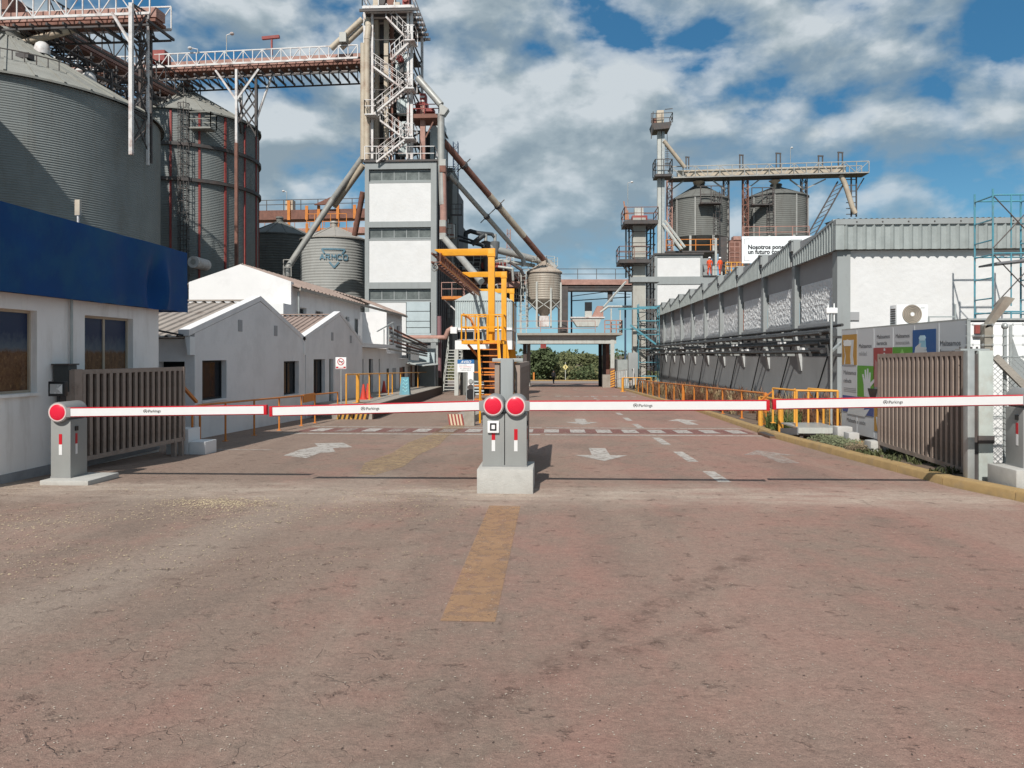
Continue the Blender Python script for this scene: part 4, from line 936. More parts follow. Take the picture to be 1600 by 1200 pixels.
def cage_ladder(root, x, y, z0, z1, nrm, m, w=.45, name='caged_ladder', cage=True):
    nrm = Vector(nrm).normalized(); s = Vector((-nrm.y, nrm.x, 0)); c = Vector((x, y, 0)); mb = MB()
    for k in (-1, 1): mb.bar(c+s*w/2*k+Vector((0,0,z0)), c+s*w/2*k+Vector((0,0,z1)), .06)
    z = z0
    while z < z1: mb.bar(c-s*w/2+Vector((0,0,z)), c+s*w/2+Vector((0,0,z)), .035); z += .35
    if cage:
        z = z0+2
        while z < z1:
            P = [c+s*math.cos(t)*.42*1+nrm*(math.sin(t)*.6)+Vector((0,0,z)) for t in [math.pi*i/6 for i in range(7)]]
            for a, b in zip(P, P[1:]): mb.bar(a, b, .04)
            z += .9
        for i in (1, 3, 5):
            t = math.pi*i/6; p = c+s*math.cos(t)*.42+nrm*math.sin(t)*.6; mb.bar(p+Vector((0,0,z0+2)), p+Vector((0,0,z1)), .035)
    return mb.build(name, m, root, kind='stuff')

# ================================================================== SILOS
def silo(label, c, r, eave, apex, base, m, mroof, pitch=.22, amp=.03, seg=96, ribs=24, stiff=0, mst=None, bands=(), group='corrugated steel silos', top_r=.6, hop=None, over=.25, rib_w=.06):
    cx_, cy_ = c; t = T('grain_silo', label, 'silo', (cx_, cy_, base), group)
    prof = []; z = base if hop is None else hop; n = int((eave-z)/pitch*4); z0 = z
    for i in range(n+1): z = z0+(eave-z0)*i/n; prof.append((r+amp*math.sin(i*math.pi/2), z))
    MB().lathe((cx_, cy_, 0), prof, seg).build('wall', m, t, smooth=75)
    mb = MB(); mb.lathe((cx_, cy_, 0), [(r+over, eave-.05), (r+over, eave+.06), (top_r, apex-.02), (top_r, apex+.35), (top_r+.08, apex+.35), (top_r+.02, apex+.5), (.001, apex+.55)], seg)
    mb.build('roof', mroof, t, smooth=30)
    if ribs:
        L = math.hypot(r+over-top_r, apex-eave); mbp = MB(); mbp.bar((r+over, 0, eave+.06), (top_r, 0, apex), rib_w, rib_w*1.3)
        mbp.v = [(v[0], v[1], v[2]-eave) for v in mbp.v]
        pc = Piece('roof_rib', mbp, mroof)
        for i in range(ribs): pc.put(t, (cx_, cy_, eave), rot=(0, 0, 2*math.pi*i/ribs))
    if stiff:
        mbp = MB(); mbp.box(r+amp-.02, r+amp+.08, -.07, .07, 0, eave-z0-.1); pc = Piece('stiffener', mbp, mst or m)
        for i in range(stiff): pc.put(t, (cx_, cy_, z0), rot=(0, 0, 2*math.pi*(i+.3)/stiff))
    for zb in bands:
        MB().lathe((cx_, cy_, 0), [(r+amp+.02, zb-.12), (r+amp+.22, zb-.12), (r+amp+.22, zb+.12), (r+amp+.02, zb+.12)], seg).build('wind_ring', M_dsteel, t, smooth=30)
    if hop is not None:
        MB().lathe((cx_, cy_, 0), [(r, hop), (r*.12, hop-r*1.05), (.001, hop-r*1.05)], 48).build('hopper_cone', m, t, smooth=60)
    return t
S1 = (-32.0, 43.3); S2 = (-29.7, 60.5)
s1 = silo('huge corrugated silo rising behind the blue band', S1, 8.2, 15.6, 20.0, -1, M_silo, M_siloroof, .125, .02, 160, 40, top_r=1.0, rib_w=.11)
silo('huge corrugated silo standing nearer and outside the left edge of the view', (-34.5, 24.5), 8.6, 18.3, 23.0, -1, M_silo, M_siloroof, .4, .03, 96, 0, top_r=1.0)
s2 = silo('tall corrugated silo with red vertical stiffeners behind the white gable', S2, 5.6, 19.8, 22.9, -1.2, M_silo, M_siloroof, .125, .02, 128, 28, 18, M_rred, (17.2, 14.6), rib_w=.10)
# roof details of the first silo
for (px, py, d) in ((66, 88, 44), (139, 131, 46.5)):
    p = Wp(px, py, d); f = (Vector((p.x, p.y, 0))-Vector((*S1, 0))).length; zr = 15.66+(20.0-15.66)*(1-(f-1)/(8.45-1))
    mb = MB(); mb.lathe((p.x, p.y, zr-.1), [(.42, 0), (.42, .35), (.34, .6), (.2, .72), (.001, .76)], 16); mb.build('roof_vent', M_wsteel, s1, smooth=50)
a = Vector((S1[0], S1[1], 0))
def roofz(x, y): return 15.72+(20.0-15.66)*(1-(math.hypot(x-S1[0], y-S1[1])-1)/(8.45-1))
mb = MB(); th0 = -math.pi*.42
for i in range(10):
    t0, t1 = th0+i*.085, th0+(i+1)*.085; R = 6.4; p, q = [(S1[0]+R*math.cos(t), S1[1]+R*math.sin(t)) for t in (t0, t1)]
    mb.bar((*p, roofz(*p)+.5), (*q, roofz(*q)+.5), .05); mb.bar((*p, roofz(*p)), (*p, roofz(*p)+.5), .04)
mb.build('roof_rail', M_dsteel, s1, kind='stuff')
p = Wp(38, 100, 41); MB().box(p.x-.35, p.x+.35, p.y-.2, p.y+.3, roofz(p.x, p.y)-.1, roofz(p.x, p.y)+.18).build('roof_hatch', M_dsteel, s1)
# ladder and hatch of the second silo
nv = Vector((-S2[0], -S2[1], 0)).normalized(); ang = math.atan2(nv.y, nv.x)-.02
lx, ly = S2[0]+5.75*math.cos(ang), S2[1]+5.75*math.sin(ang)
cage_ladder(s2, lx, ly, 1, 20.2, (math.cos(ang), math.sin(ang), 0), M_dsteel)
a2 = ang+.22; hx_, hy_ = S2[0]+6.1*math.cos(a2), S2[1]+6.1*math.sin(a2)
mb = MB(); mb.box(hx_-.8, hx_+.8, hy_-.5, hy_+.5, 18.3, 18.42); rails_mb(mb, [(hx_-.8, hy_-.5, 18.4), (hx_+.8, hy_-.5, 18.4), (hx_+.8, hy_+.5, 18.4), (hx_-.8, hy_+.5, 18.4)], 1.1, .04, close=True); mb.build('hatch_platform', M_siloroof, s2, kind='stuff')
p = Wp(309, 411, 55.6); mb = MB(); mb.tube((p.x, p.y-.7, p.z), (p.x, p.y+1.3, p.z), .42, 20); mb.build('aeration_fan', M_wsteel, s2, smooth=40)
mb = MB(); mb.tube((p.x, p.y-.72, p.z), (p.x, p.y-.701, p.z), .2, 16); mb.build('fan_hub', M_gpipe, s2)
# ARMCO silo and its dark neighbour
pA = Wp(522, 400, 67); rA = 2.80
sA = silo('squat pale silo with the ARMCO triangle beside the white tower', (pA.x, pA.y), rA, H+177/1200*67, H+199/1200*67, -1.5, mat('pale_silo_steel', (.34,.345,.33), .7, spec=.2, var=.08, vs=.8, dirt=(.26,.24,.22), dirt_amt=.4, streak=True), mat('pale_silo_roof', (.36,.34,.31), .6, metal=.15, var=.08, vs=1), .235, .02, 96, 10, over=.12, top_r=.3)
M_arm = mat('faded_blue_stencil', (.12, .23, .30), .6, var=.2, vs=6)
cam_dir = math.atan2(-pA.y, -pA.x)
def on_silo(px, py):
    u = (px-522)/1200*67; s_ = max(-.99, min(.99, u/(rA+.05))); th = cam_dir+math.asin(s_)
    return Vector((pA.x+(rA+.05)*math.cos(th), pA.y+(rA+.05)*math.sin(th), H+(554-py)/1200*(67-rA)))
def stencil(pts, wpx=1.0):
    mb = MB(); P = []
    for (a, b), (c, d) in zip(pts, pts[1:]):
        n = max(1, int(abs(c-a)/4))
        P += [on_silo(a+(c-a)*i/n, b+(d-b)*i/n) for i in range(n)]
    P.append(on_silo(*pts[-1]))
    for a, b in zip(P, P[1:]): mb.bar(a, b, .05, wpx*.11)
    return mb
mb = MB()
for q in ([(508,396),(504,389),(538,389),(534,396)], [(515,409),(522,418),(529,409)]): s_ = stencil(q, 1.2); mb.add(s_.v, s_.f)
L5 = {'A': [[(0,8),(3,0),(6,8)], [(1,5),(5,5)]], 'R': [[(0,8),(0,0),(5,0),(5,4),(0,4)], [(2,4),(5.5,8)]], 'M': [[(0,8),(0,0),(3,5),(6,0),(6,8)]], 'C': [[(5.5,1),(4,0),(1,0),(0,2),(0,6),(1,8),(4,8),(5.5,7)]], 'O': [[(1,0),(5,0),(6,2),(6,6),(5,8),(1,8),(0,6),(0,2),(1,0)]]}
for i, ch in enumerate('ARMCO'):
    for st in L5[ch]: s_ = stencil([(501.5+i*8.5+x*1.05, 397.5+y_*.95) for x, y_ in st], .95); mb.add(s_.v, s_.f)
mb.build('stencilled_mark', M_arm, sA)
pB = Wp(437, 400, 74); silo('dark shaded silo between the striped silo and the ARMCO silo', (pB.x, pB.y), 3.3, H+182/1200*74, H+207/1200*74, -1.5, M_silod, M_silod, .24, .035, 80, 12, over=.12, top_r=.3)  # darker steel colour puts part of the striped silo's shadow into the material

# ================================================================== CONVEYOR BRIDGES ON THE LEFT
# bridge over the first silo
b1 = T('conveyor_bridge', 'white latticed conveyor bridge across the top left corner above the nearest silo', 'conveyor', (-30, 43.6, 21), 'conveyor bridges')
walkway(b1, (-36.5, 43.6, 20.9), (-22.5, 42.9, 20.75), 2.2, .5, 1.35, 14, M_wsteel, M_rust)
MB().box(-34.2, -31.6, 42.9, 44.4, 21.0, 22.6).build('drive_housing', M_rust, b1)
mb = MB(); mb.tube((-31.8, 43.2, 19.6), (-27.8, 43.2, 20.6), .22, 10); mb.build('spout', M_beige, b1, smooth=40)
p = Wp(205, 10, 43); q = Wp(228, 10, 45)
t = T('trestle_tower', 'white and rusty trestle tower at the edge of the nearest silo roof', 'trestle', (p.x, p.y, 13), 'conveyor trestles')
legs = [(205, 242, 42.3), (231, 258, 43.5), (219, 240, 45.5), (236, 255, 45.0)]
tops = []
for i, (px, py, d) in enumerate(legs):
    b_ = Wp(px, py, d); b_.z = max(b_.z, 12.3); tp = Vector((b_.x, b_.y, 21.0)); tops.append((b_, tp))
    mb = MB(); mb.bar(b_, tp, .20 if i == 0 else .13); mb.build('leg', M_wsteel if i in (0, 1) else M_dsteel, t)
mb = MB()
for (a, c), (e, f) in zip(tops, tops[1:]+tops[:1]):
    for k in range(4):
        z0, z1 = 13.2+k*1.95, 13.2+(k+1)*1.95; mb.bar((a.x, a.y, z0), (e.x, e.y, z1), .075); mb.bar((a.x, a.y, z1), (e.x, e.y, z1), .075); mb.bar((a.x, a.y, z1), (e.x, e.y, z0), .06)
mb.build('bracing', M_dsteel, t, kind='stuff')
mb = MB(); mb.bar(Wp(175, 20, 43), Wp(203, 66, 42.5), .12); mb.build('knee_brace', M_wsteel, t)
# belt running back along the silo row
b2 = T('conveyor_bridge', 'dark inclined conveyor running back from the nearest silo to the striped one', 'conveyor', (-30.5, 50, 20.5), 'conveyor bridges')
walkway(b2, (-31.0, 44.0, 21.3), (-29.6, 60.6, 21.7), 2.3, .8, 1.5, 14, M_dsteel, M_rust)
mb = MB()
for s_ in (-.7, .7): mb.bar((-30.6+s_, 44, 19.6), (-29.2+s_, 60, 20.0), .14); truss_mb(mb, (-30.6+s_, 44, 19.6), (-29.2+s_, 60, 20.0), 1.3, 13, .1)
mb.build('lower_truss', M_dsteel, b2, kind='stuff')
for y_ in (49.5, 53.5):
    mb = MB(); x_ = -30.6+.085*(y_-44)
    for s in (-.8, .8): mb.bar((x_+s, y_, 12), (x_+s, y_, 20.6), .14)
    mb.bar((x_-.8, y_, 16), (x_+.8, y_, 20.3), .09); mb.bar((x_+.8, y_, 16), (x_-.8, y_, 20.3), .09); mb.build('support', M_dsteel, b2)
# long bridge to the tower
zA = 23.35
b3 = T('conveyor_bridge', 'long rusty conveyor bridge with white lattice sides from the silos to the headhouse', 'conveyor', (-25, 57.5, zA), 'conveyor bridges')
A3 = Wp(236, 108, 58.6); B3 = Wp(560, 91, 57.2); A3.z = 23.55; B3.z = 23.75; A3.y += 1.2; B3.y += 1.2
walkway(b3, A3, B3, 2.5, .8, .95, 22, M_wsteel, M_rust)
MB().box(A3.x-.2, A3.x+1.1, A3.y-1.3, A3.y-.3, A3.z+.5, A3.z+1.3).build('drive_cover', M_rred, b3)
mb = MB(); mb.bar(A3.lerp(B3, .56)+Vector((0,0,1)), A3.lerp(B3, .56)+Vector((0,0,2.3)), .12); pT = A3.lerp(B3, .56)+Vector((0,0,2.3)); mb.bar(pT-Vector((.75,0,0)), pT+Vector((.6,0,.1)), .22); mb.build('hoist_arm', M_rred, b3)
b4 = T('conveyor_bridge', 'rusty conveyor bridge continuing left behind the trestle tower', 'conveyor', (-37, 58.5, zA), 'conveyor bridges')
A4 = Wp(-60, 112, 60); A4.z = 23.45; A4.y += .3; B4 = A3-Vector((.3, 0, .1)); walkway(b4, A4, B4, 2.5, .8, .95, 22, M_wsteel, M_rust)
def lamp(px, y0, y1, d, label, armx=.35):
    p = Wp(px, y0, d); q = Wp(px, y1, d); t = T('walkway_lamp', label, 'lamp', p, 'lamps on the conveyors')
    mb = MB(); mb.tube(p, q, .035, 6); mb.build('pole', M_gpipe, t)
    mb = MB(); mb.bar(q, q+Vector((armx, 0, .12)), .05); mb.ball(q+Vector((armx*1.2, 0, .1)), .17, 8, 6, .7); mb.build('lamp_head', M_wsteel, t)
lamp(354, 88, 55, 58, 'small lamp on a thin pole above the middle of the long conveyor bridge')
lamp(309, 84, 77, 58, 'short lamp near the left end of the long conveyor bridge', -.5)
lamp(448, 330, 300, 84, 'dark lamp on the rusty rear conveyor between the silo and the tower', -.3)
lamp(1235, 262, 232, 100, 'lamp on the latticed conveyor over the two right silos', .15)
lamp(981, 330, 286, 90, 'thin lamp mast left of the concrete elevator column', .4)
# trestle near the second silo
t = T('trestle_tower', 'slender trestle carrying the long bridge beside the striped silo', 'trestle', (-24.3, 57, 0), 'conveyor trestles')
lg_ = [Wp(369.5, 190, 57.2), Wp(400, 190, 57.6), Wp(401, 190, 60.4), Wp(377, 190, 60.2)]
for i, p in enumerate(lg_):
    mb = MB(); mb.bar((p.x, p.y, 18.8 if i != 0 else -1), (p.x, p.y, 22.9), .17); mb.build('leg', M_wsteel if i in (0, 3) else M_dsteel, t)
    if i == 0: MB().box(p.x-.11, p.x+.11, p.y-.11, p.y+.11, -1, 17.4).build('leg', M_rust, t)
mb = MB()
for i in range(4):
    a, c = lg_[i], lg_[(i+1) % 4]
    for z0, z1 in ((18.8, 20.8), (20.8, 22.9)): mb.bar((a.x, a.y, z0), (c.x, c.y, z1), .1); mb.bar((c.x, c.y, z0), (a.x, a.y, z1), .1)
mb.build('bracing', M_dsteel, t, kind='stuff')
for p, z_, q in ((lg_[0], 20.6, Wp(337, 110, 57.5)), (lg_[0], 20.6, Wp(404, 108, 57.5)), (lg_[1], 19.2, Wp(424, 120, 59))): mb = MB(); mb.bar((p.x, p.y, z_), q, .13); mb.build('knee_brace', M_wsteel, t)
# spout from bridge to second silo
t = T('silo_spout', 'rusty feed spout dropping from the long bridge to the striped silo apex', 'spout', (S2[0], S2[1]-1, 23))
mb = MB(); mb.path([(S2[0], S2[1], 23.2), (S2[0]+.4, S2[1]-.6, 23.35), (S2[0]+1.0, S2[1]-1.4, 24.0)], .28, 10); mb.build('pipe', M_rust, t, smooth=40)
# rear rusty conveyors
for (px0, px1, y0, d, lab, hh) in ((395, 580, 332, 84, 'upper rusty conveyor crossing behind the small silos', 1.0), (395, 580, 358, 92, 'lower rusty pink conveyor crossing behind the small silos', 1.0)):
    a, b = Wp(px0, y0+7, d), Wp(px1, y0+3, d); t = T('rear_conveyor', lab, 'conveyor', a)
    mb = MB(); mb.bar(a, b, 1.8, 1.0 if d < 90 else .7); mb.build('girder', M_rust if d < 90 else M_rustp, t)
    mb = MB(); up = Vector((0,0,.5)); rails_mb(mb, [a+up-Vector((0,.9,0)), b+up-Vector((0,.9,0))], 1.1, .045, step=1.8); mb.build('railing', M_dsteel if d < 90 else M_rustp, t, kind='stuff')
    for k in (.33, .48, .58, .74, .88):
        p = a.lerp(b, k); MB().box(p.x-.16, p.x+.16, p.y-1.05, p.y-.95, p.z-.6, p.z+(1.5 if k == .33 else .9)).build('bracket', M_orange, t)
    if d < 90:
        p = a.lerp(b, .33); MB().box(p.x-.4, p.x+.4, p.y-.9, p.y, p.z+.5, p.z+1.6).build('motor_box', M_beige, t)
        p = a.lerp(b, .22); mb = MB(); mb.tube(p-Vector((0,0,3.0)), p, .3, 10); mb.build('drop_spout', M_dsteel, t)
        p = a.lerp(b, .62); mb = MB(); rails_mb(mb, [p+Vector((-1.5,-2,-2.6)), p+Vector((2.8,-2,-2.6))], 2.4, .05, (1,.66,.33), .9); mb.box(p.x-1.5, p.x+2.8, p.y-2, p.y-.9, p.z-2.75, p.z-2.6); mb.build('service_cage', M_orange, t, kind='stuff')
        mb = MB(); mb.ext([p+Vector((-.9,-1.5,.9)), p+Vector((1.6,-1.5,2.0)), p+Vector((1.2,-1.5,.9))], (0,.4,0)); mb.build('rust_chute', M_rust, t)
t = T('discharge_pipe', 'pair of long pipes slanting from the headhouse down past the ARMCO silo', 'pipe', Wp(450, 415, 60))
mb = MB(); mb.path([Wp(449, 432, 60), Wp(449, 419, 60), Wp(520, 312, 60), Wp(566, 247, 59)], .24, 10); mb.build('pipe', M_gpipe, t, smooth=50)
mb = MB(); mb.path([Wp(522, 322, 60.6), Wp(568, 258, 59)], .24, 10); mb.build('pipe', M_beige, t, smooth=50)
mb = MB(); mb.path([Wp(554, 368, 61), Wp(567, 300, 60)], .22, 10); mb.build('pipe', M_rust, t, smooth=50)
p = Wp(447, 436, 60); MB().box(p.x-.35, p.x+.7, p.y-.4, p.y+.4, p.z-1.6, p.z).build('inlet_box', M_conc_d, t)
mb = MB(); rails_mb(mb, [Wp(443, 432, 59.5), Wp(455, 432, 59.5)], 1.3, .04); mb.build('railing', M_gpipe, t)

# ================================================================== WHITE TOWER AND ITS HEADHOUSE
TY = 56.0
xl_ = PY(570, 400, TY).x; xr_ = PY(682, 400, TY).x
zT = lambda py: PY(620, py, TY).z
t = T('work_tower', 'tall grey framed tower with blank white panels and glazed bands', 'tower', ((xl_+xr_)/2, TY+3, -1))
mb = MB()
col_w = .30
mb.box(xl_, xl_+col_w, TY, TY+.5, -1, zT(253)); mb.box(xr_-.42, xr_, TY, TY+.5, -1, zT(253))
for a, b in ((253, 264), (346, 355), (441, 451)): mb.box(xl_+col_w, xr_-.42, TY, TY+.5, zT(b), zT(a))
for a in (283, 373, 470): mb.box(xl_+col_w, xr_-.42, TY+.05, TY+.5, zT(a)-.12, zT(a))
mb.build('concrete_frame', M_frameg, t)
mb = MB(); mb.box(xl_-.12, xr_+.12, TY-.12, TY+6.3, zT(253), zT(253)+.14); mb.build('roof_slab', M_dsteel, t)
for a, b in ((284.5, 346), (374.5, 441)):
    MB().box(xl_+col_w, xr_-.42, TY+.07, TY+.4, zT(b), zT(a)).build('white_panel', M_towerw, t)
def glazing(parent, x0, x1, y, z0, z1, n, m=M_glassg, fm=M_frameg):
    f = MB(); f.box(x0, x1, y, y+.05, z0, z0+.07); f.box(x0, x1, y, y+.05, z1-.07, z1)
    for i in range(n+1): x = x0+(x1-x0)*i/n; f.box(max(x0, x-.03), min(x1, x+.03), y+.001, y+.049, z0+.07, z1-.07)
    w = f.build('window', fm, parent)
    for i in range(n):
        a, b = x0+(x1-x0)*i/n+.03, x0+(x1-x0)*(i+1)/n-.03; q = MB(); q.box(a, b, y+.02, y+.03, z0+.07, z1-.07); q.build('pane', m, w)
glazing(t, xl_+col_w, xr_-.42, TY+.22, zT(282), zT(265), 5); glazing(t, xl_+col_w, xr_-.42, TY+.22, zT(372), zT(356), 5); glazing(t, xl_+col_w, xr_-.42, TY+.22, zT(469), zT(452), 5)
xm_ = PY(634, 500, TY).x
MB().box(xl_+col_w, xm_, TY+.07, TY+.4, zT(640), zT(472)).build('white_panel', M_towerw, t)
for i, (a, b) in enumerate(((472, 486), (487, 501.5), (502.5, 511.5), (512.5, 521))): MB().box(xm_+.06, xr_-.5, TY-.02+.01*i, TY+.2, zT(b), zT(a)).build('shutter_panel', M_shut, t)
MB().box(xm_, xr_-.42, TY+.02, TY+.4, zT(530), zT(521)).build('lintel', M_shut, t)
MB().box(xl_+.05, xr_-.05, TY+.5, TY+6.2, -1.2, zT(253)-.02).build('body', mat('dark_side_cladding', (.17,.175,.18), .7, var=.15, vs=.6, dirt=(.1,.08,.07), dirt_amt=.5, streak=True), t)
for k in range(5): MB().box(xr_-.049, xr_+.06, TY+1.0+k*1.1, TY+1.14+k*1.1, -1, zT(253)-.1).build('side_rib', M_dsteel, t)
mb = MB(); mb.path([Wp(540, 527.5, 54), Wp(696, 527.5, 54), Wp(700, 517, 54), Wp(708, 512, 54)], .17, 8); mb.build('service_pipe', M_rustp, t, smooth=50)
mb = MB(); mb.path([Wp(686.5, 494, 54.5), Wp(686.5, 590, 54.5)], .16, 8); mb.build('down_pipe', flat('maroon_pipe', (.23,.12,.13)), t, smooth=50)
p = Wp(571, 524, 55); q = Wp(690, 531, 55); MB().box(p.x, q.x, p.y-1.5, p.y+.5, q.z-.2, q.z+.05).build('canopy', M_galv, t)
for px in (594, 640, 683): p = Wp(px, 532, 53.5); mb = MB(); mb.bar((p.x, p.y, p.z), (p.x, p.y, -1.0), .12); mb.build('canopy_post', M_galv, t)
p = Wp(668, 560, 54); MB().box(p.x-.6, p.x+.5, p.y, p.y+.6, -1, p.z+.7).build('grey_cubicle', M_shut, t, bevel=.02)
p = Wp(600, 553, 54.5); q = Wp(690, 590, 54.5); MB().box(p.x, q.x, p.y+1.2, p.y+1.3, -1, .9).build('dark_wall', M_dsteel, t)

zH = zT(253)+.14
xhl, xhr = PY(567.5, 100, TY+.6).x, PY(651, 100, TY+.6).x
t = T('elevator_headhouse', 'open white steel headhouse with zigzag stairs and beige elevator legs on the tower top', 'headhouse', ((xhl+xhr)/2, TY+2, zH))
yf, ybk = TY+.5, TY+5.0; ztop = 27.6
zP = lambda py: PY(610, py, yf).z
mb = MB()
for x, y in ((xhl+.15, yf), (xhr-.35, yf), (xhl+.15, ybk), (xhr-.35, ybk)): mb.bar((x, y, zH), (x, y, ztop), .2)
mb.build('corner_column', M_wsteel, t)
xi0 = PY(582, 100, yf).x; xi1 = PY(638, 100, yf).x
for x in (xi0, xi1): mb = MB(); mb.bar((x, yf-.05, zH), (x, yf-.05, zP(20)), .17); mb.build('column', M_wsteel, t)
mb = MB()
for py in (62, 100, 140, 178, 216):
    mb.bar((xhl+.15, yf, zP(py)), (xhr-.35, yf, zP(py)), .06); mb.bar((xhl+.15, ybk, zP(py)), (xhr-.35, ybk, zP(py)), .1); mb.bar((xhr-.35, yf, zP(py)), (xhr-.35, ybk, zP(py)), .09); mb.bar((xhl+.15, yf, zP(py)), (xhl+.15, ybk, zP(py)), .09)
for i, py in enumerate((100, 140, 178, 216, 250)):
    z0, z1 = zP(py), zP(py-38); a, c = (yf, ybk) if i % 2 else (ybk, yf)
    mb.bar((xhr-.35, a, z0), (xhr-.35, c, z1), .08); mb.bar((xhl+.15, a, z0), (xhl+.15, c, z1), .08); mb.bar((xhl+.15, ybk, z0), (xhr-.35, ybk, z1), .08)
mb.build('cross_bracing', M_dsteel, t, kind='stuff')
zt__ = zP(20)
M_wsteelr = mat('white_steel_rusting', (.62, .59, .57), .6, var=.15, vs=2, dirt=(.24,.10,.07), dirt_amt=.85, dirt_s=1.1)
# elevator legs
for px, m_, w_ in ((588.5, M_beige, .26), (603.5, M_beige, .26)):
    p = PY(px, 100, yf+1.0); MB().box(p.x-w_*.6, p.x+w_*.6, yf+.9, yf+1.3, zH, zP(22)).build('elevator_leg', m_, t)
for px, m_, w_, yy in ((596, M_dsteel, .25, 1.9), (611.5, M_rust, .2, 1.5), (621, M_dsteel, .3, 2.6), (579, M_dsteel, .3, 2.2), (629, M_dsteel, .22, 3.0)):
    p = PY(px, 100, yf+yy); MB().box(p.x-w_*.6, p.x+w_*.6, yf+yy, yf+yy+.4, zH, zP(18)).build('elevator_leg', m_, t)
for px in (567.5, 573.5): p = PY(px, 100, yf-.3); mb = MB(); mb.tube((p.x, p.y, zH+.1), (p.x, p.y, zP(70 if px < 570 else 60)), .22, 10); mb.build('riser_pipe', M_beige, t, smooth=50)
p = PY(576, 40, yf-.3); mb = MB(); mb.path([PY(573.5, 62, yf-.3), PY(576, 42, yf-.2), PY(574, 30, yf)], .24, 10); mb.build('riser_pipe', M_beige, t, smooth=50)
mb = MB(); mb.path([PY(517, 76, yf), PY(566, 30, yf)], .22, 10); mb.build('slanting_spout', M_beige, t, smooth=50)
mb = MB(); mb.path([PY(533, 75, yf+.3), PY(568, 42, yf+.3)], .22, 10); mb.build('slanting_spout', M_beige, t, smooth=50)
p = PY(537, 61, yf-.1); MB().box(p.x-.25, p.x+.25, p.y-.3, p.y+.3, p.z-.3, p.z+.4).build('spout_valve', M_gpipe, t)
random.seed(31)
for i in range(16):
    px = random.uniform(578, 640); yy = yf+random.uniform(1.4, 4.2); p = PY(px, 100, yy); z0_ = zP(random.uniform(120, 250)); hh_ = random.uniform(1.2, 4.5); r_ = random.uniform(.08, .22)
    mb = MB()
    if i % 3 == 0: mb.box(p.x-r_*1.4, p.x+r_*1.6, yy, yy+.4, z0_, z0_+hh_*.4)
    else: mb.tube((p.x, yy, z0_), (p.x, yy, min(z0_+hh_, zt__-.3)), r_, 8)
    mb.build('inner_duct', random.choice((M_dsteel, M_dsteel, M_rust, M_gpipe)), t, smooth=40)
for py in (70, 115, 160, 205): MB().box(xhl+.2, xhr-.4, yf+1.6, ybk, zP(py)-.05, zP(py)).build('grating_floor', M_dsteel, t)
# white cabinet with fan
p, q = PY(618, 112, yf+.3), PY(638, 84, yf+.3); cb = MB().box(p.x, q.x, yf+.3, yf+1.6, p.z, q.z).build('fan_cabinet', M_hut, t)
c = PY(626.5, 95, yf+.3); mb = MB(); mb.tube((c.x, yf+.28, c.z), (c.x, yf-.25, c.z), .25, 16); mb.build('motor', M_rred, cb, smooth=40)
MB().box(c.x-.02, c.x+.25, yf-.1, yf+.28, c.z-1.0, c.z-.3).build('motor_base', M_dsteel, cb)
for a, b in ((620, 165), (624, 200), (622, 230)):
    p = PY(a, b, yf+1.4); MB().box(p.x, p.x+.9, yf+1.4, yf+2.0, p.z-.6, p.z+.5).build('duct', M_hut, t)
# top platform
zt_ = zP(16.5)
platform(t, PY(566, 10, yf-.9).x, PY(642, 10, yf-.9).x, yf-.9, ybk+.8, zt_, M_wsteel, M_wsteel, 1.15, .2, .04)
mb = MB()
for i in range(7): y = yf-.8+i*.9; mb.bar((xhl-.05, y, zt_-.3), (xhr+.3, y, zt_-.3), .12, .2)
mb.build('floor_beam', M_dsteel, t)
for a, b, m_, yy, h in ((590, 598, M_dsteel, .8, 1.9), (600, 611, M_rust, 1.0, 1.6), (612, 622, M_beige, .6, .9), (627, 637, M_rred, .4, 1.9), (575, 583, M_beige, 1.6, 2.2)):
    p, q = PY(a, 16, yf), PY(b, 16, yf); mb = MB(); mb.box(p.x, q.x, yf+yy, yf+yy+.9, zt_, zt_+h); mb.tube(((p.x+q.x)/2, yf+yy-.15, zt_+.5*h), ((p.x+q.x)/2, yf+yy+.1, zt_+.5*h), .2, 12); mb.build('drive_unit', m_, t)
# zigzag stairs on the front
def zig(pxa, pya, pxb, pyb, dy): stair(t, PY(pxa, pya, yf-.55-dy), PY(pxb, pyb, yf-.55-dy), .7, M_wsteelr, 12, (0, 1, 0), 1.0, .075)
zig(603, 26, 638, 62, 0); zig(610, 93, 638, 67, .3); zig(583, 104, 632, 140, 0); zig(584, 178, 637, 134, .3); zig(594, 188, 634, 218, 0); zig(588, 253, 637, 214, .3)
for a, b, c in ((632, 648, 62), (632, 647, 137), (632, 647, 215), (570, 588, 178)):
    p, q = PY(a, c, yf-.9), PY(b, c, yf-.9); platform(t, p.x, q.x, yf-1.0, yf+.3, p.z, M_wsteel, M_wsteel, 1.0, .09, .035, 'flr')
mb = MB(); rails_mb(mb, [PY(570, 253, TY), PY(679, 253, TY), PY(679, 253, TY)+Vector((0, 6, 0))], 1.15, .04, step=1.1); mb.build('roof_railing', M_wsteel, t, kind='stuff')
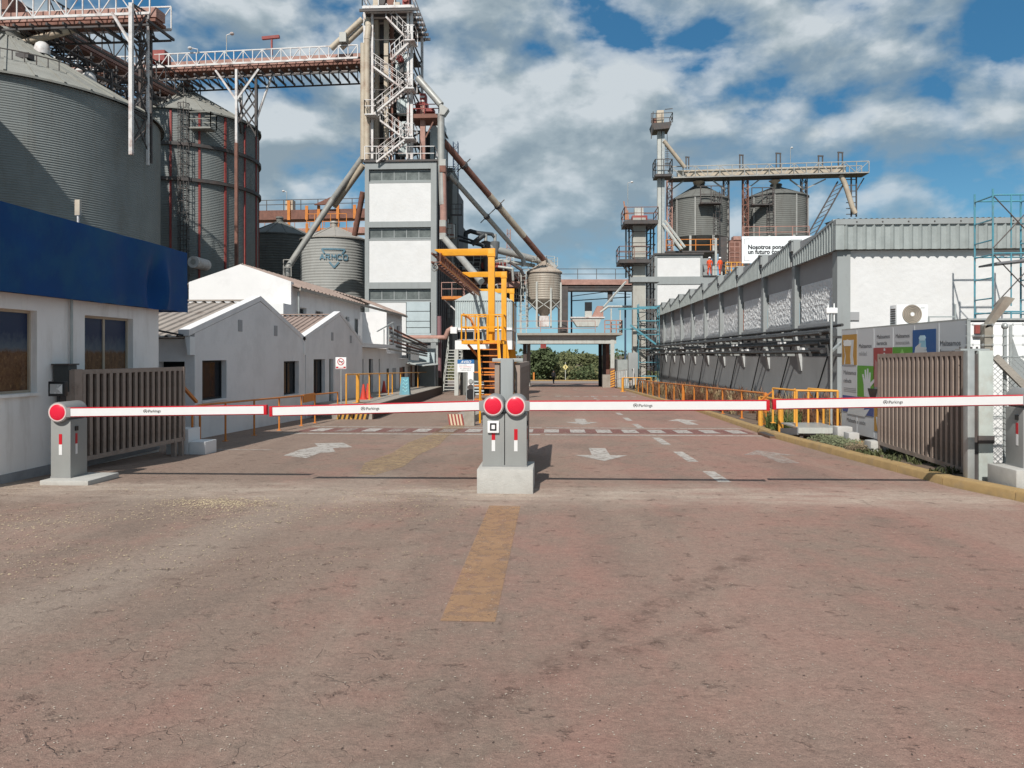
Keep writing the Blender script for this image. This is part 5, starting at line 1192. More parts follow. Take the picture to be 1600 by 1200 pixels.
# red secondary elevator
def rz(py): return PY(665, py, TY+1).z
t = T('red_elevator', 'rust red bucket elevator leg with a box head beside the white headhouse', 'elevator', (PY(661, 200, TY+1).x, TY+1, zH))
p, q = PY(656.5, 200, TY+1), PY(664, 200, TY+1); MB().box(p.x, q.x, TY+1, TY+1.4, zH, rz(160)).build('leg', M_rustp, t)
p, q = PY(656, 152, TY+1), PY(665.5, 152, TY+1); hd = MB().box(p.x, q.x, TY+.9, TY+1.7, rz(163), rz(146)).build('head', M_rred, t, bevel=.04)
for a, b in ((150.5, 153.5), (157, 159.5)): MB().box(p.x+.03, q.x-.08, TY+.86, TY+.895, rz(b), rz(a)).build('white_plate', M_wsteel, hd)
p, q = PY(651, 160, TY+2), PY(668, 160, TY+2); MB().box(p.x, q.x, TY+1.8, TY+2.6, rz(180), rz(154)).build('motor_housing', M_rred, t)
p, q = PY(641, 182, TY+.6), PY(686, 182, TY+.6); platform(t, p.x, q.x, TY+.5, TY+2.5, rz(181), M_rust, M_rred, .7, .3, .04, 'fr')
p, q = PY(665, 172, TY+.8), PY(678, 176, TY+.8); MB().box(p.x, q.x, TY+.7, TY+1.5, rz(176.5), rz(171)).build('red_cover', M_rred, t)
mb = MB(); mb.bar(PY(665, 215, TY+.8), PY(678, 188, TY+.8), .1); mb.build('bracket', M_rust, t)
# clutter building on the tower's right flank
t = T('plant_annex', 'dark clad plant annex with ducts on the right flank of the white tower', 'plant building', (PY(700, 400, 62).x, 64, -1))
for (a, b, y0, y1, yy, dd, m_) in ((676, 692, 222, 560, 61.5, 3, M_dsteel), (690, 707, 262, 560, 64.5, 3.5, M_silod), (704, 716, 300, 560, 68, 4, M_dsteel), (713, 722, 352, 560, 71, 5, M_silod), (655, 690, 205, 262, 60, 2, M_dsteel)):
    p, q = PY(a, y1, yy), PY(b, y0, yy); MB().box(p.x, q.x, yy, yy+dd, p.z, q.z).build('cladding', m_, t)
p, q = PY(672, 190, 59), PY(692, 250, 59); MB().box(p.x, q.x, 59, 61, q.z, p.z).build('white_cladding', M_hut, t)
mb = MB(); mb.ext([PY(676, 182, 59), PY(694, 202, 59), PY(694, 205, 59), PY(676, 186, 59)], (0, 2.4, 0)); mb.build('sloping_roof', M_dsteel, t)
random.seed(11)
for i in range(26):
    px = random.uniform(684, 716); py = random.uniform(262, 500); yy = 60.5+ (px-684)/6+random.uniform(-.8, .2)
    if py < 262+(px-690)*3.2: continue
    p = PY(px, py, yy); k = random.choice((0, 1, 2)); m_ = random.choice((M_dsteel, M_dsteel, M_rust, M_gpipe, M_ygrey, M_silod))
    mb = MB()
    if k == 0: mb.box(p.x-.3, p.x+.35, p.y-.3, p.y+.4, p.z-.5, p.z+.6)
    elif k == 1: mb.tube(p, p+Vector((0, 0, random.uniform(1.5, 4))), random.uniform(.09, .2), 8)
    else: mb.bar(p, p+Vector((random.uniform(.3, 1.2), 0, 0)), .12); rails_mb(mb, [p, p+Vector((.9, 0, 0))], .9, .03, step=.5)
    mb.build(('duct_box', 'pipe', 'landing')[k], m_, t)
# grey pipe: from headhouse over, down the tower corner, then slanting
t = T('grey_down_spout', 'grey spout running from the headhouse down the tower corner and on towards the shelter', 'pipe', PY(690, 300, 55.6))
mb = MB(); mb.path([PY(653, 122, 56), PY(689, 164, 55.6)], .26, 10); mb.build('upper_pipe', M_gpipe, t, smooth=50)
mb = MB(); p = PY(692, 168, 55.6); mb.ext([PY(686, 160, 55.4), PY(700.5, 169.5, 55.4), PY(694, 179, 55.4), PY(687, 179, 55.4)], (0, .7, 0)); mb.build('elbow_box', M_gpipe, t)
mb = MB(); mb.path([PY(689, 178, 55.7), PY(689.5, 250, 55.7), PY(692, 320, 55.7)], .26, 10); mb.path([PY(692, 320, 55.7), PY(693.5, 345, 55.7)], .22, 10); mb.build('vertical_pipe', M_gpipe, t, smooth=50)
for a, b, m_ in ((249, 259, M_gpipe), (259, 269, M_rust), (344, 354, M_gpipe), (354, 364, M_rust), (364, 374, M_gpipe)):
    p, q = PY(687, b, 55.5), PY(696.5, a, 55.5); MB().box(p.x, q.x, 55.4, 56.1, p.z, q.z).build('joint_box', m_, t)
mb = MB(); mb.path([PY(692, 270, 55.7), PY(693, 345, 55.7)], .25, 10); mb.build('lower_pipe', M_rustp, t, smooth=50)
mb = MB(); mb.path([PY(694, 372, 55.7), PY(752, 440, 52)], .25, 10); mb.build('slanting_pipe', M_gpipe, t, smooth=50)
# two long slanting pipes to the right
def long_pipe(label, pts, r, m_, marks):
    t = T('discharge_pipe', label, 'pipe', pts[-1]); mb = MB(); mb.path(pts, r, 10); mb.build('pipe', m_[0], t, smooth=50)
    if len(m_) > 1: mb = MB(); a, b = pts[0], pts[1]; mb.tube(a.lerp(b, .42), a.lerp(b, .78), r*1.06, 10); mb.build('bare_section', m_[1], t, smooth=50)
    for f in marks:
        c = pts[0].lerp(pts[1], f); d = (pts[1]-pts[0]).normalized(); n_ = Vector((-d.z, 0, d.x)); n_ = Vector((abs(d.z), 0, abs(d.x))).normalized()
        mb = MB(); mb.bar(c-n_*.75, c+n_*.75, .07); mb.tube(c-d*.12, c+d*.12, r*1.25, 10); mb.build('clamp', M_dsteel, t)
long_pipe('long rust red pipe slanting from the tower top down to the hopper silo', [PY(693, 221, 60), PY(849, 405, 70)], .27, (M_rust, M_beige), (.18, .51))
long_pipe('thinner grey pipe slanting below the rust red one', [PY(702, 272, 62), PY(817, 403, 70), PY(819, 416, 70)], .21, (M_ygrey,), (.48,))
mb_ = T('lattice_mast', 'slender dark blue lattice mast behind the slanting pipes', 'mast', PY(712.5, 352, 72))
a, b = PY(712.5, 440, 72), PY(712, 222, 72); mast(mb_, a, b, .45, 26, flat('mast_blue', (.04, .07, .12)), .06)
m2_ = T('lattice_mast', 'short rusty lattice mast standing between the cyclones and the hopper silo', 'mast', PY(795, 440, 74))
a, b = PY(794.5, 470, 74), PY(795, 358, 74); mast(m2_, a, b, .55, 16, M_rustp, .05, .3)

# ================================================================== CENTRE: cyclones, ducts, hopper silo, canopy
t = T('dust_cyclones', 'two dark grey dust cyclones with bent ducts above the yellow crane', 'cyclones', PY(762, 430, 68))
for px in (759, 773.5):
    c = PY(px, 390, 68 if px < 765 else 69.5); c0 = Vector((c.x, c.y, 0)); r = .42
    z0, z1, z2 = PY(px, 378, c.y).z, PY(px, 398, c.y).z, PY(px, 412, c.y).z
    mb = MB(); mb.lathe(c0, [(.001, z0+.1), (.15, z0+.1), (r*1.0, z0), (r*.98, z0-.4), (r*.62, z1), (r*.5, z2-.2), (.1, z2-1.2)], 20); mb.build('cyclone', M_dsteel if px < 765 else flat('cyclone_grey', (.14,.15,.155)), t, smooth=40)
    mb = MB(); mb.tube((c.x, c.y, z0), (c.x, c.y, z0+.7), .14, 10); mb.build('outlet', M_gpipe, t, smooth=50)
mb = MB(); mb.path([PY(757, 371, 68), PY(756, 367, 68), PY(735, 361, 68), PY(728, 364, 68), PY(727, 374, 68)], .2, 10); mb.path([PY(773, 371, 69.5), PY(769, 366, 69.5), PY(735, 362, 69)], .16, 10); mb.build('bent_duct', flat('duct_black', (.04,.045,.05)), t, smooth=50)
mb = MB(); mb.path([PY(715, 368, 67), PY(760, 384, 67)], .1, 8); mb.path([PY(718, 375, 67), PY(757, 385, 66.5)], .12, 8); mb.path([PY(737, 382, 66), PY(756, 367, 66)], .22, 8); mb.build('cross_duct', flat('duct_black', (.04,.045,.05)), t, smooth=50)
t = T('plant_platforms', 'cluster of steel platforms and ducts behind the yellow crane', 'plant platforms', PY(760, 470, 66)) 
mb = MB(); mb.path([PY(755, 385, 69), PY(858, 411, 72), PY(868, 420, 72)], .32, 10); mb.build('main_duct', M_gpipe, t, smooth=50)
mb = MB(); mb.path([PY(757, 404, 69), PY(835, 415, 72)], .18, 10); mb.build('second_duct', M_ygrey, t, smooth=50)
random.seed(23)
for (a, b, y0, y1, yy, m_) in ((716, 760, 392, 425, 70, M_dsteel), (728, 800, 420, 440, 71, M_rust), (790, 818, 424, 470, 73, M_dsteel), (752, 790, 410, 418, 69, M_rred), (800, 822, 428, 436, 71, M_rustp), (716, 735, 425, 470, 69, M_silod), (790, 812, 440, 448, 70, M_rustp)):
    p, q = PY(a, y1, yy), PY(b, y0, yy); MB().box(p.x, q.x, yy, yy+1.6, p.z, q.z).build('housing', m_, t)
mb = MB()
for i in range(6): p = PY(808+random.uniform(-14, 8), 430+i*9, 71.5); rails_mb(mb, [p, p+Vector((1.3, 0, 0))], .9, .035, step=.65)
for a, b in ((717, 425), (740, 412), (770, 418)): p = PY(a, b, 68.8); rails_mb(mb, [p, p+Vector((1.9, 0, 0))], .9, .035, step=.6)
mb.build('railing', M_ygrey, t, kind='stuff')
for i in range(14):
    px, py = random.uniform(718, 800), random.uniform(398, 450); p = PY(px, py, 68+random.random()*2); mb = MB()
    if i % 3: mb.path([p, p+Vector((random.uniform(.5, 1.5), 0, random.uniform(-.9, .3))), p+Vector((random.uniform(.8, 1.6), .3, -1.2))], random.uniform(.06, .15), 8)
    else: mb.ball(p, .35, 10, 6)
    mb.build('duct', random.choice((M_gpipe, M_dsteel, M_ygrey)), t, smooth=50)
for px in (800, 806, 813): p, q = PY(px, 520, 72), PY(px, 430, 72); mb = MB(); mb.bar(p, q, .12); mb.build('column', random.choice((M_ygrey, M_dsteel)), t)
p = PY(690, 425, 52); q = PY(722, 466, 52); t2 = t
MB().box(p.x, q.x, 52, 53.5, q.z-.05, q.z+.15).build('landing', M_orange, t); mb = MB(); rails_mb(mb, [(p.x, 52, q.z+.1), (q.x, 52, q.z+.1), (q.x, 53.5, q.z+.1)], .98, .03, step=.8); mb.build('landing_railing', M_rustp, t)
mb = MB(); mb.bar(PY(694, 468, 52.5), PY(713, 486, 52.5), .08); mb.build('landing_bracket', M_wsteel, t)
# hopper silo on legs
zD = PY(850, 510, 70).z
hc = PY(850, 440, 71.5); hr = 26.5/1200*71.5
hs = silo('small rusty beige hopper silo on steel legs above the canopy roof', (hc.x, hc.y), hr, PY(850, 424, 70).z, PY(850, 410, 71).z, zD, mat('hopper_beige', (.37,.33,.275), .55, metal=.15, var=.1, vs=1, dirt=(.22,.13,.09), dirt_amt=.5, streak=True), mat('hopper_roof', (.40,.34,.28), .6, var=.1, vs=1, dirt=(.25,.14,.1), dirt_amt=.5), .21, .017, 64, 14, over=.1, top_r=.28, hop=PY(850, 467, 70).z, group=None)
for i in range(8):
    th = math.pi/8+i*math.pi/4; x, y = hc.x+(hr+.1)*math.cos(th), hc.y+(hr+.1)*math.sin(th); mb = MB(); mb.bar((x, y, zD), (x, y, PY(850, 440 if i % 2 else 450, 70).z), .16); mb.build('leg', M_ygrey, hs)
mb = MB()
for i in range(8):
    t0, t1 = math.pi/8+i*math.pi/4, math.pi/8+(i+1)*math.pi/4; za, zb2 = zD+1.2, PY(850, 468, 70).z
    a = (hc.x+(hr+.1)*math.cos(t0), hc.y+(hr+.1)*math.sin(t0)); b = (hc.x+(hr+.1)*math.cos(t1), hc.y+(hr+.1)*math.sin(t1)); mb.bar((*a, zb2-.9), (*b, zb2), .06); mb.bar((*b, zb2-.9), (*a, zb2), .06)
mb.build('leg_bracing', M_ygrey, hs, kind='stuff')
p, q = PY(841, 508, 70), PY(858, 493, 70); MB().box(p.x, q.x, 70.5, 72, zD, q.z).build('discharge_box', M_wsteel, hs)
cage_ladder(hs, hc.x-hr-.25, hc.y-1.2, zD-1, PY(850, 424, 70).z, (-.5, -1, 0), M_ygrey, .5)
mb = MB(); ring = [(hc.x+hr*math.cos(a_)*.8, hc.y+hr*math.sin(a_)*.8, PY(850, 415, 71).z) for a_ in [i*.7 for i in range(9)]]; rails_mb(mb, ring, .8, .03); mb.build('top_railing', M_ygrey, hs, kind='stuff')
# canopy (truck discharge shelter)
CY = 69.0
zc0, zc1 = PY(880, 537, CY).z, PY(880, 524, CY).z; xa, xb = PY(733, 530, CY).x, PY(963, 530, CY).x
t = T('truck_canopy', 'grey steel truck canopy with a deck on top spanning the drive', 'canopy', ((xa+xb)/2, CY+3, gz(CY)))
MB().box(PY(808, 530, CY).x, xb, CY, CY+.3, zc0, zc0+.30).build('lower_beam', M_ygrey, t)
MB().box(PY(808, 530, CY).x, xb, CY-.02, CY+.3, zc0+.33, zc1).build('upper_beam', M_ygrey, t)
MB().box(PY(808, 530, CY).x, xb+.5, CY-.5, CY+9, zc1+.01, zc1+.2).build('deck', M_conc_d, t)
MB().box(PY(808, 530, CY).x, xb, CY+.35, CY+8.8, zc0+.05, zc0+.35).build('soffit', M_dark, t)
pxs = (956.5,)
px_ = PY(957, 560, CY).x
MB().box(px_-.17, px_+.17, CY-.05, CY+.3, gz(CY)-.1, zc1).build('post', M_ygrey, t)
hz0 = gz(CY)
for i in range(7):
    z = hz0+.02+i*.22; mb = MB(); mb.ext([(px_-.19, CY-.075, z), (px_+.19, CY-.075, z+.16), (px_+.19, CY-.075, z+.27), (px_-.19, CY-.075, z+.11)], (0, .02, 0)); mb.build('hazard_stripe', M_orangey, t)
MB().box(px_-.19, px_+.19, CY-.06, CY-.051, hz0, hz0+1.75).build('hazard_ground', M_rust, t)
for px, dy, m_ in ((938, 7, M_dark), (944, 5, M_dsteel), (950, 2.5, M_rust), (820, 1.0, M_dsteel), (826, 6, M_gpipe)):
    p = PY(px, 560, CY+dy); MB().box(p.x-.17, p.x+.17, CY+dy, CY+dy+.3, gz(CY+dy)-.1, zc0+.1).build('post', m_, t)
p = PY(950, 594, CY+1.5); MB().box(p.x-.5, p.x+.5, CY+1.2, CY+2.2, gz(CY)-.1, p.z+.5).build('concrete_foot', M_conc_d, t)
p = PY(849, 538, CY); MB().box(p.x-.26, p.x+.26, CY-.05, CY-.005, p.z-.36, p.z+.02).build('red_light_box', M_rred, t)
mb = MB(); rails_mb(mb, [PY(760, 519, CY), PY(930, 519, CY)], 1.0, .035, (1.0, .35), 2.3); mb.build('railing', M_rustp, t, kind='stuff')
mb = MB(); rails_mb(mb, [PY(945, 520, CY-.3), PY(972, 520, CY-.3), PY(972, 520, CY-.3)+Vector((0, 2.5, 0))], 1.1, .06, (1, .66, .33), .55); mb.build('end_railing', M_rustp, t, kind='stuff')
mb = MB(); p = PY(893, 510, CY+1); q = PY(940, 497, CY+1); mb.ext([(p.x, CY+1, q.z), (q.x, CY+1, q.z), (q.x-.3, CY+1, p.z), (p.x+.5, CY+1, p.z)], (0, 2, 0)); mb.build('intake_hopper', M_ygrey, t)
MB().box(p.x-.1, q.x+.3, CY+.9, CY+3.1, q.z+.002, q.z+.12).build('hopper_rim', M_wsteel, t)
mb = MB(); p = PY(925, 495, CY+1.2); q = PY(941, 478, CY+1.2); mb.ext([(p.x, CY+1.2, p.z), (q.x+.1, CY+1.2, p.z), (q.x+.1, CY+1.2, q.z), (q.x-.45, CY+1.2, q.z)], (0, 1.5, 0)); mb.build('chute', M_rustp, t)
p, q = PY(914, 496, CY+2), PY(925, 486, CY+2); MB().box(p.x, q.x, CY+2, CY+2.6, p.z, q.z).build('vent_base', M_ygrey, t)
p, q = PY(914, 485.8, CY+2), PY(925, 472, CY+2); MB().box(p.x, q.x, CY+2, CY+2.6, p.z, q.z).build('vent_head', M_black, t)
mb = MB(); mb.bar(PY(943, 480, CY+.6), PY(978, 440, CY+3), .13); mb.build('stay', M_ygrey, t)
mb = MB(); mb.path([PY(938, 488, CY), PY(950, 479, CY), PY(990, 479, CY)], .1, 8); mb.build('feed_pipe', M_ygrey, t, smooth=50)
for px in (955, 969): mb = MB(); mb.bar(PY(px, 520, CY), PY(px, 482, CY), .12); mb.build('deck_post', M_ygrey, t)
# rusty bridge from plant to the concrete column
a, b = PY(700, 442, 80), PY(990, 442, 80)
t = T('conveyor_bridge', 'low rusty conveyor bridge linking the hopper silo area to the concrete column', 'conveyor', a, 'conveyor bridges')
mb = MB(); mb.bar(a, b, 1.8, .55); mb.build('girder', M_rustp, t)
mb = MB(); mb.bar(a-Vector((0,0,.75)), b-Vector((0,0,.75)), 1.8, .25); mb.bar(a-Vector((0,0,.45)), b-Vector((0,0,.45)), 1.5, .2); mb.build('under_girder', M_dsteel, t)
mb = MB(); up = Vector((0, -.9, .3)); rails_mb(mb, [a+up, b+up], 1.05, .04, (1.0, .5), 2.0); mb.build('railing', M_dsteel, t, kind='stuff')
p = PY(953, 455, 80); MB().box(p.x-.25, p.x+.25, 79.5, 80, p.z-1.1, p.z+.4).build('drop_box', M_dsteel, t)
for px in (880,): p = PY(px, 500, 79); MB().box(p.x-.55, p.x+.5, 79, 80, PY(px, 530, 79).z, PY(px, 447, 79).z).build('support_tower', M_dsteel, t)
for px, z_ in ((893, zc1+.3), (977, gz(82))): p = PY(px, 500, 82); mb = MB(); mb.bar((p.x, 82, z_), (p.x, 82, p.z+3), .18); mb.build('rear_post', flat('mast_blue', (.04, .07, .12)), t)
mb = MB(); mb.path([PY(893, 463, 81), PY(985, 451, 81)], .04, 5); mb.path([PY(893, 452, 81), PY(985, 460, 81)], .03, 5); mb.path([PY(893, 470, 81), PY(985, 464, 81)], .05, 5); mb.build('cable', M_dsteel, t)

# ================================================================== CONTROL HUT AND YELLOW SAMPLING CRANE
HY = 46.0
t = T('control_hut', 'pale corrugated control hut with a peaked roof above an open truck bay', 'hut', (PY(740, 520, HY).x, HY+3, gz(HY)))
x0, x1 = PY(711, 500, HY).x, PY(800, 500, HY).x; z0, z1, zp_ = PY(740, 512, HY).z, PY(740, 470, HY).z, PY(748, 455, HY).z
n = 26; vs = []; fs = []
for i in range(n*4+1):
    x = x0+(x1-x0)*i/(n*4); yy = HY-(.05 if (i % 4) in (1, 2) else 0); vs += [(x, yy, z0), (x, yy, z1)]
for i in range(n*4): fs.append((2*i, 2*i+2, 2*i+3, 2*i+1))
MB().add(vs, fs).build('cladding', M_hut, t)
MB().box(x0+.02, x1-.02, HY+.02, HY+6, z0, z1-.01).build('shell', M_hut, t)
mb = MB(); xm2 = (x0+x1)/2; mb.ext([(x0-.05, HY-.08, z1), (x0+1.1, HY-.08, zp_), (x1-1.1, HY-.08, zp_), (x1+.05, HY-.08, z1)], (0, 6.2, 0)); mb.build('roof', M_hut, t)
p, q = PY(711, 539, HY), PY(800, 512.5, HY); MB().box(x0, x1, HY-.06, HY+5, PY(740, 516, HY).z, PY(740, 512, HY).z-.002).build('band', M_signw, t)
MB().box(x0, x1, HY-.02, HY+5, PY(740, 546, HY).z, PY(740, 532, HY).z).build('band', M_signw, t)
glazing(t, x0+.12, x0+1.65, HY, PY(740, 532, HY).z+.01, PY(740, 516.5, HY).z-.01, 3, M_glass, M_wallg)
MB().box(x0+1.68, x1, HY+.02, HY+5, PY(740, 532, HY).z+.01, PY(740, 516.2, HY).z).build('wall_infill', M_wallg, t)
for px, m_ in ((713, M_ygrey), (788, M_ygrey)): p = PY(px, 590, HY); MB().box(p.x-.12, p.x+.12, HY, HY+.25, gz(HY)-.1, PY(px, 546, HY).z).build('post', m_, t)
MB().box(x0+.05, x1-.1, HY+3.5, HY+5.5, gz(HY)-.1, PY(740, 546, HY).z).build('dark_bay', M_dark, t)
p, q = PY(704, 511, HY-.3), PY(714, 521, HY-.3); MB().box(p.x, q.x, HY-.4, HY+.3, q.z, p.z).build('end_box', M_signw, t)
mb = MB(); a, b = PY(716.5, 600, HY), PY(727, 600, HY); mb.lathe(((a.x+b.x)/2+.2, HY+1.2, 0), [(.45, gz(HY)-.1), (.45, PY(720, 581, HY).z), (.001, PY(720, 581, HY).z)], 18); mb.build('grey_tank', M_silod, t, smooth=40)
# steel ladder stair beside it
SY = 52.0
t = T('steel_stair', 'steep grey steel stair between the tower and the control hut', 'stair', PY(696, 612, SY))
stair(t, PY(693, 611, SY), PY(701, 545, SY), 1.0, M_ygrey, 14, (1, 0, 0), .9, .07)
# machine standing in the bay
p = Wp(735.5, 612, 40)
t = T('bay_machine', 'white cased machine with round dials standing in the bay below the hut', 'machine', (p.x, p.y, gz(40)))
MB().box(p.x-.17, p.x+.17, p.y, p.y+.4, gz(40), gz(40)+2.0).build('casing', M_signw, t, bevel=.04)
MB().box(p.x+.19, p.x+.55, p.y+.1, p.y+.5, gz(40)+1.0, gz(40)+2.05).build('dark_side', mat('dark_grey_box', (.05,.055,.055), .5), t)
for zz_, r in ((.95, .12), (.62, .16)):
    mb = MB(); mb.tube((p.x, p.y-.05, gz(40)+zz_), (p.x, p.y-.002, gz(40)+zz_), r, 18); mb.build('dial', M_galv if zz_ > .7 else M_dsteel, t)
mb = MB(); mb.tube((p.x, p.y-.2, gz(40)+.28), (p.x, p.y-.02, gz(40)+.28), .26, 18); mb.build('drum', M_dark, t)
for k in range(5): MB().box(p.x+.2, p.x+.7, p.y-.15, p.y, gz(40)+.25+k*.16, gz(40)+.33+k*.16).build('louvre', M_hut, t)

t = T('sampling_crane', 'yellow steel sampling crane with three gallows posts, a lattice rail and an access platform', 'crane', Wp(768, 640, 30))
arms = []
for i, (pxp, pxa, py, d, w_) in enumerate(((768, 679, 388.5, 30, .255), (787.5, 722, 424.5, 38.3, .255), (800, 747, 451, 47.9, .255))):
    top = Wp(pxp, py, d); pz = gz(d)
    mb = MB(); mb.box(top.x-w_/2, top.x+w_/2, top.y-w_/2, top.y+w_/2, (2.05 if i == 0 else pz), top.z-.02); mb.build('post', M_yel, t, bevel=.01)
    MB().box(top.x-w_*.6, top.x+w_*.6, top.y-w_*.6, top.y+w_*.6, top.z-.32, top.z-.2).build('post_flange', M_yel, t)
    tip = Wp(pxa, py, d); tip.y = top.y
    mb = MB(); mb.ext([(tip.x, top.y-.11, top.z-.02), (tip.x, top.y-.11, top.z-.06), (tip.x+.35, top.y-.11, top.z-.27), (top.x+.15, top.y-.11, top.z-.27), (top.x+.15, top.y-.11, top.z+.0)], (0, .22, 0)); mb.build('arm', M_yel, t, bevel=.008)
    arms.append((tip, top))
    if i: MB().box(top.x-w_*1.3, top.x+w_*1.3, top.y-w_*1.3, top.y+w_*1.3, pz, pz+.04).build('base_plate', M_yel, t)
# lattice rail hanging under the arm tips
a = Vector((arms[0][0].x+.10, arms[0][0].y-.4, arms[0][0].z-.36)); b = Vector((arms[2][0].x+.05, arms[2][0].y+.6, arms[2][0].z-.40)); b.z = a.z
for s in (-.16, .16):
    mb = MB(); mb.bar(a+Vector((s,0,.14)), b+Vector((s,0,.14)), .07); mb.bar(a+Vector((s,0,-.2)), b+Vector((s,0,-.2)), .07); mb.build('rail_chord', M_orange if s > 0 else M_rust, t)
mb = MB()
for i in range(24):
    p, q = a.lerp(b, i/24), a.lerp(b, (i+1)/24)
    mb.bar(p+Vector((-.16,0,.14)), q+Vector((.16,0,.14)), .035); mb.bar(p+Vector((.16,0,-.2)), p+Vector((.16,0,.14)), .04); mb.bar(p+Vector((.16,0,.14)), q+Vector((.16,0,-.2)), .035); mb.bar(p+Vector((-.16,0,-.2)), p+Vector((.16,0,-.2)), .035)
mb.build('rail_lattice', M_rust, t, kind='stuff')
c = Wp(679, 418, 30); c.y = arms[0][0].y-.1
mb = MB(); mb.tube((c.x, c.y, c.z+.1), (c.x, c.y, a.z-.2), .02, 6); mb.build('hook_chain', M_dsteel, t)
mb = MB()
for i in range(18):
    t0, t1 = i*math.pi/9, (i+1)*math.pi/9; mb.tube((c.x+.11*math.cos(t0), c.y, c.z+.13*math.sin(t0)), (c.x+.11*math.cos(t1), c.y, c.z+.13*math.sin(t1)), .03, 6)
mb.ball((c.x, c.y, c.z), .07, 10, 6); mb.build('hook_block', M_galv, t, smooth=60)
# platform 
pd = 29.6; A = Wp(723, 534, pd); B = Wp(789, 534, pd); zpl = A.z+.05
MB().box(A.x, B.x, A.y-.4, A.y+1.1, zpl-.14, zpl).build('platform', M_yel, t)
pr = post_piece(.028, .98, M_yel)
for x in (A.x, A.x+.52, A.x+.98, B.x-.62, B.x-.04):
    for yy in (A.y-.38, A.y+1.06): pr.put(t, (x, yy, zpl))
for k in (.5, .97):
    mb = MB()
    for yy in (A.y-.38, A.y+1.06): mb.bar((A.x, yy, zpl+k), (A.x+.98, yy, zpl+k), .05); mb.bar((B.x-.62, yy, zpl+k), (B.x-.04, yy, zpl+k), .05)
    mb.bar((A.x, A.y-.38, zpl+k), (A.x, A.y+1.06, zpl+k), .05); mb.bar((B.x-.04, A.y-.38, zpl+k), (B.x-.04, A.y+1.06, zpl+k), .05); mb.build('guard_rail', M_yel, t)
mb = MB()
for s in (0, 1):
    q = [Vector((A.x+.05+s*.1, A.y-.3+s*.9, zpl+1.02)), Vector((A.x+.30, A.y+s*.5, zpl+.80)), Vector((A.x+.42, A.y+s*.5, zpl+.5)), Vector((A.x+.55, A.y+s*.5, zpl+.3))]
    mb.path(q, .03, 6)
mb.build('bent_handrail', M_orange, t, smooth=50)
mb = MB(); mb.bar((A.x+.15, A.y+.5, zpl-.15), (A.x+.65, A.y+.5, zpl-.75), .09); mb.build('bracket', M_orange, t)
MB().box(B.x-.62, B.x-.12, A.y+.2, A.y+.8, gz(30), zpl-.14).build('pedestal', M_rust, t)
# access stairs falling towards the gate
Sx0, Sx1 = Wp(746, 540, 29).x, Wp(777, 540, 29).x
a0 = Vector((Sx0, A.y-.4, zpl)); b0 = Vector((Wp(741, 645, 25).x, A.y-2.3, gz(26)))
for x in (a0.x, Sx1): mb = MB(); mb.bar((x, a0.y, a0.z), (b0.x+(x-a0.x), b0.y, b0.z), .06, .22); mb.build('stringer', M_yel, t)
mbt = MB(); mbt.box(0, Sx1-Sx0, -.10, .10, -.02, .02); pc = Piece('tread', mbt, M_orange)
for i in range(11): f = (i+.5)/11; p = a0.lerp(b0, f); pc.put(t, p)
for x in (a0.x, Sx1):
    mb = MB(); o = Vector((x-a0.x, 0, 0)); up = Vector((0,0,.9)); mb.bar(a0+o+up, b0+o+up, .045); mb.bar(a0+o+up*.5, b0+o+up*.5, .035)
    for i in range(5): p = a0.lerp(b0, i/4)+o; mb.bar(p, p+up, .04)
    mb.build('stair_handrail', M_yel, t)
# tall yellow legs by the rear gallows, cross braces
for d, px in ((38.3, 787.5), (47.9, 800)):
    p = Wp(px, 600, d); mb = MB(); mb.bar((p.x-.5, p.y, gz(d)), (p.x-.05, p.y, 2.6), .12); mb.bar((p.x+.5, p.y, gz(d)), (p.x+.05, p.y, 2.6), .12); mb.build('stay', M_yel, t)
for i in range(4):
    z = .1+.5*i; mb = MB(); mb.bar((Sx0-.05, A.y-1.2, z-.6), (Sx1+.05, A.y-1.2, z-.6), .05); mb.build('cross_bar', M_orange, t)
for yy in (21.5, 22.8):
    mb = MB(); x_ = PY(750, 0, yy).x; mb.tube((x_, yy, gz(yy)), (x_, yy, gz(yy)+.95), .03, 8); mb.build('lower_post', M_yel, t)

# ================================================================== RIGHT WAREHOUSE
BX = 9.0; BY = 24.5; PIT = 4.22; NB = 10; zF0, zF1 = 4.9, 5.83
def rough_material():
    m = bpy.data.materials.new('rough_cast_panel'); m.use_nodes = True; nt = m.node_tree; b = nt.nodes['Principled BSDF']
    co = N(nt, 'ShaderNodeTexCoord').outputs['Object']
    n = N(nt, 'ShaderNodeTexNoise', i_Scale=7.0, i_Detail=5.0, i_Roughness=.7); nt.links.new(co, n.inputs['Vector'])
    nt.links.new(mix_c(nt, ramp(nt, n.outputs[0], [(.3, 0), (.7, 1)]), (.60, .61, .61), (.78, .79, .79)), b.inputs['Base Color']); b.inputs['Roughness'].default_value = .95
    bp = N(nt, 'ShaderNodeBump', i_Strength=.6, i_Distance=.05); nt.links.new(n.outputs[0], bp.inputs['Height']); nt.links.new(bp.outputs[0], b.inputs['Normal']); return m
M_roughp = rough_material()
wh = T('warehouse', 'long grey and white warehouse with sawtooth metal eaves along the right of the drive', 'warehouse', (BX+4, BY+20, -1))
yend = BY+PIT*NB
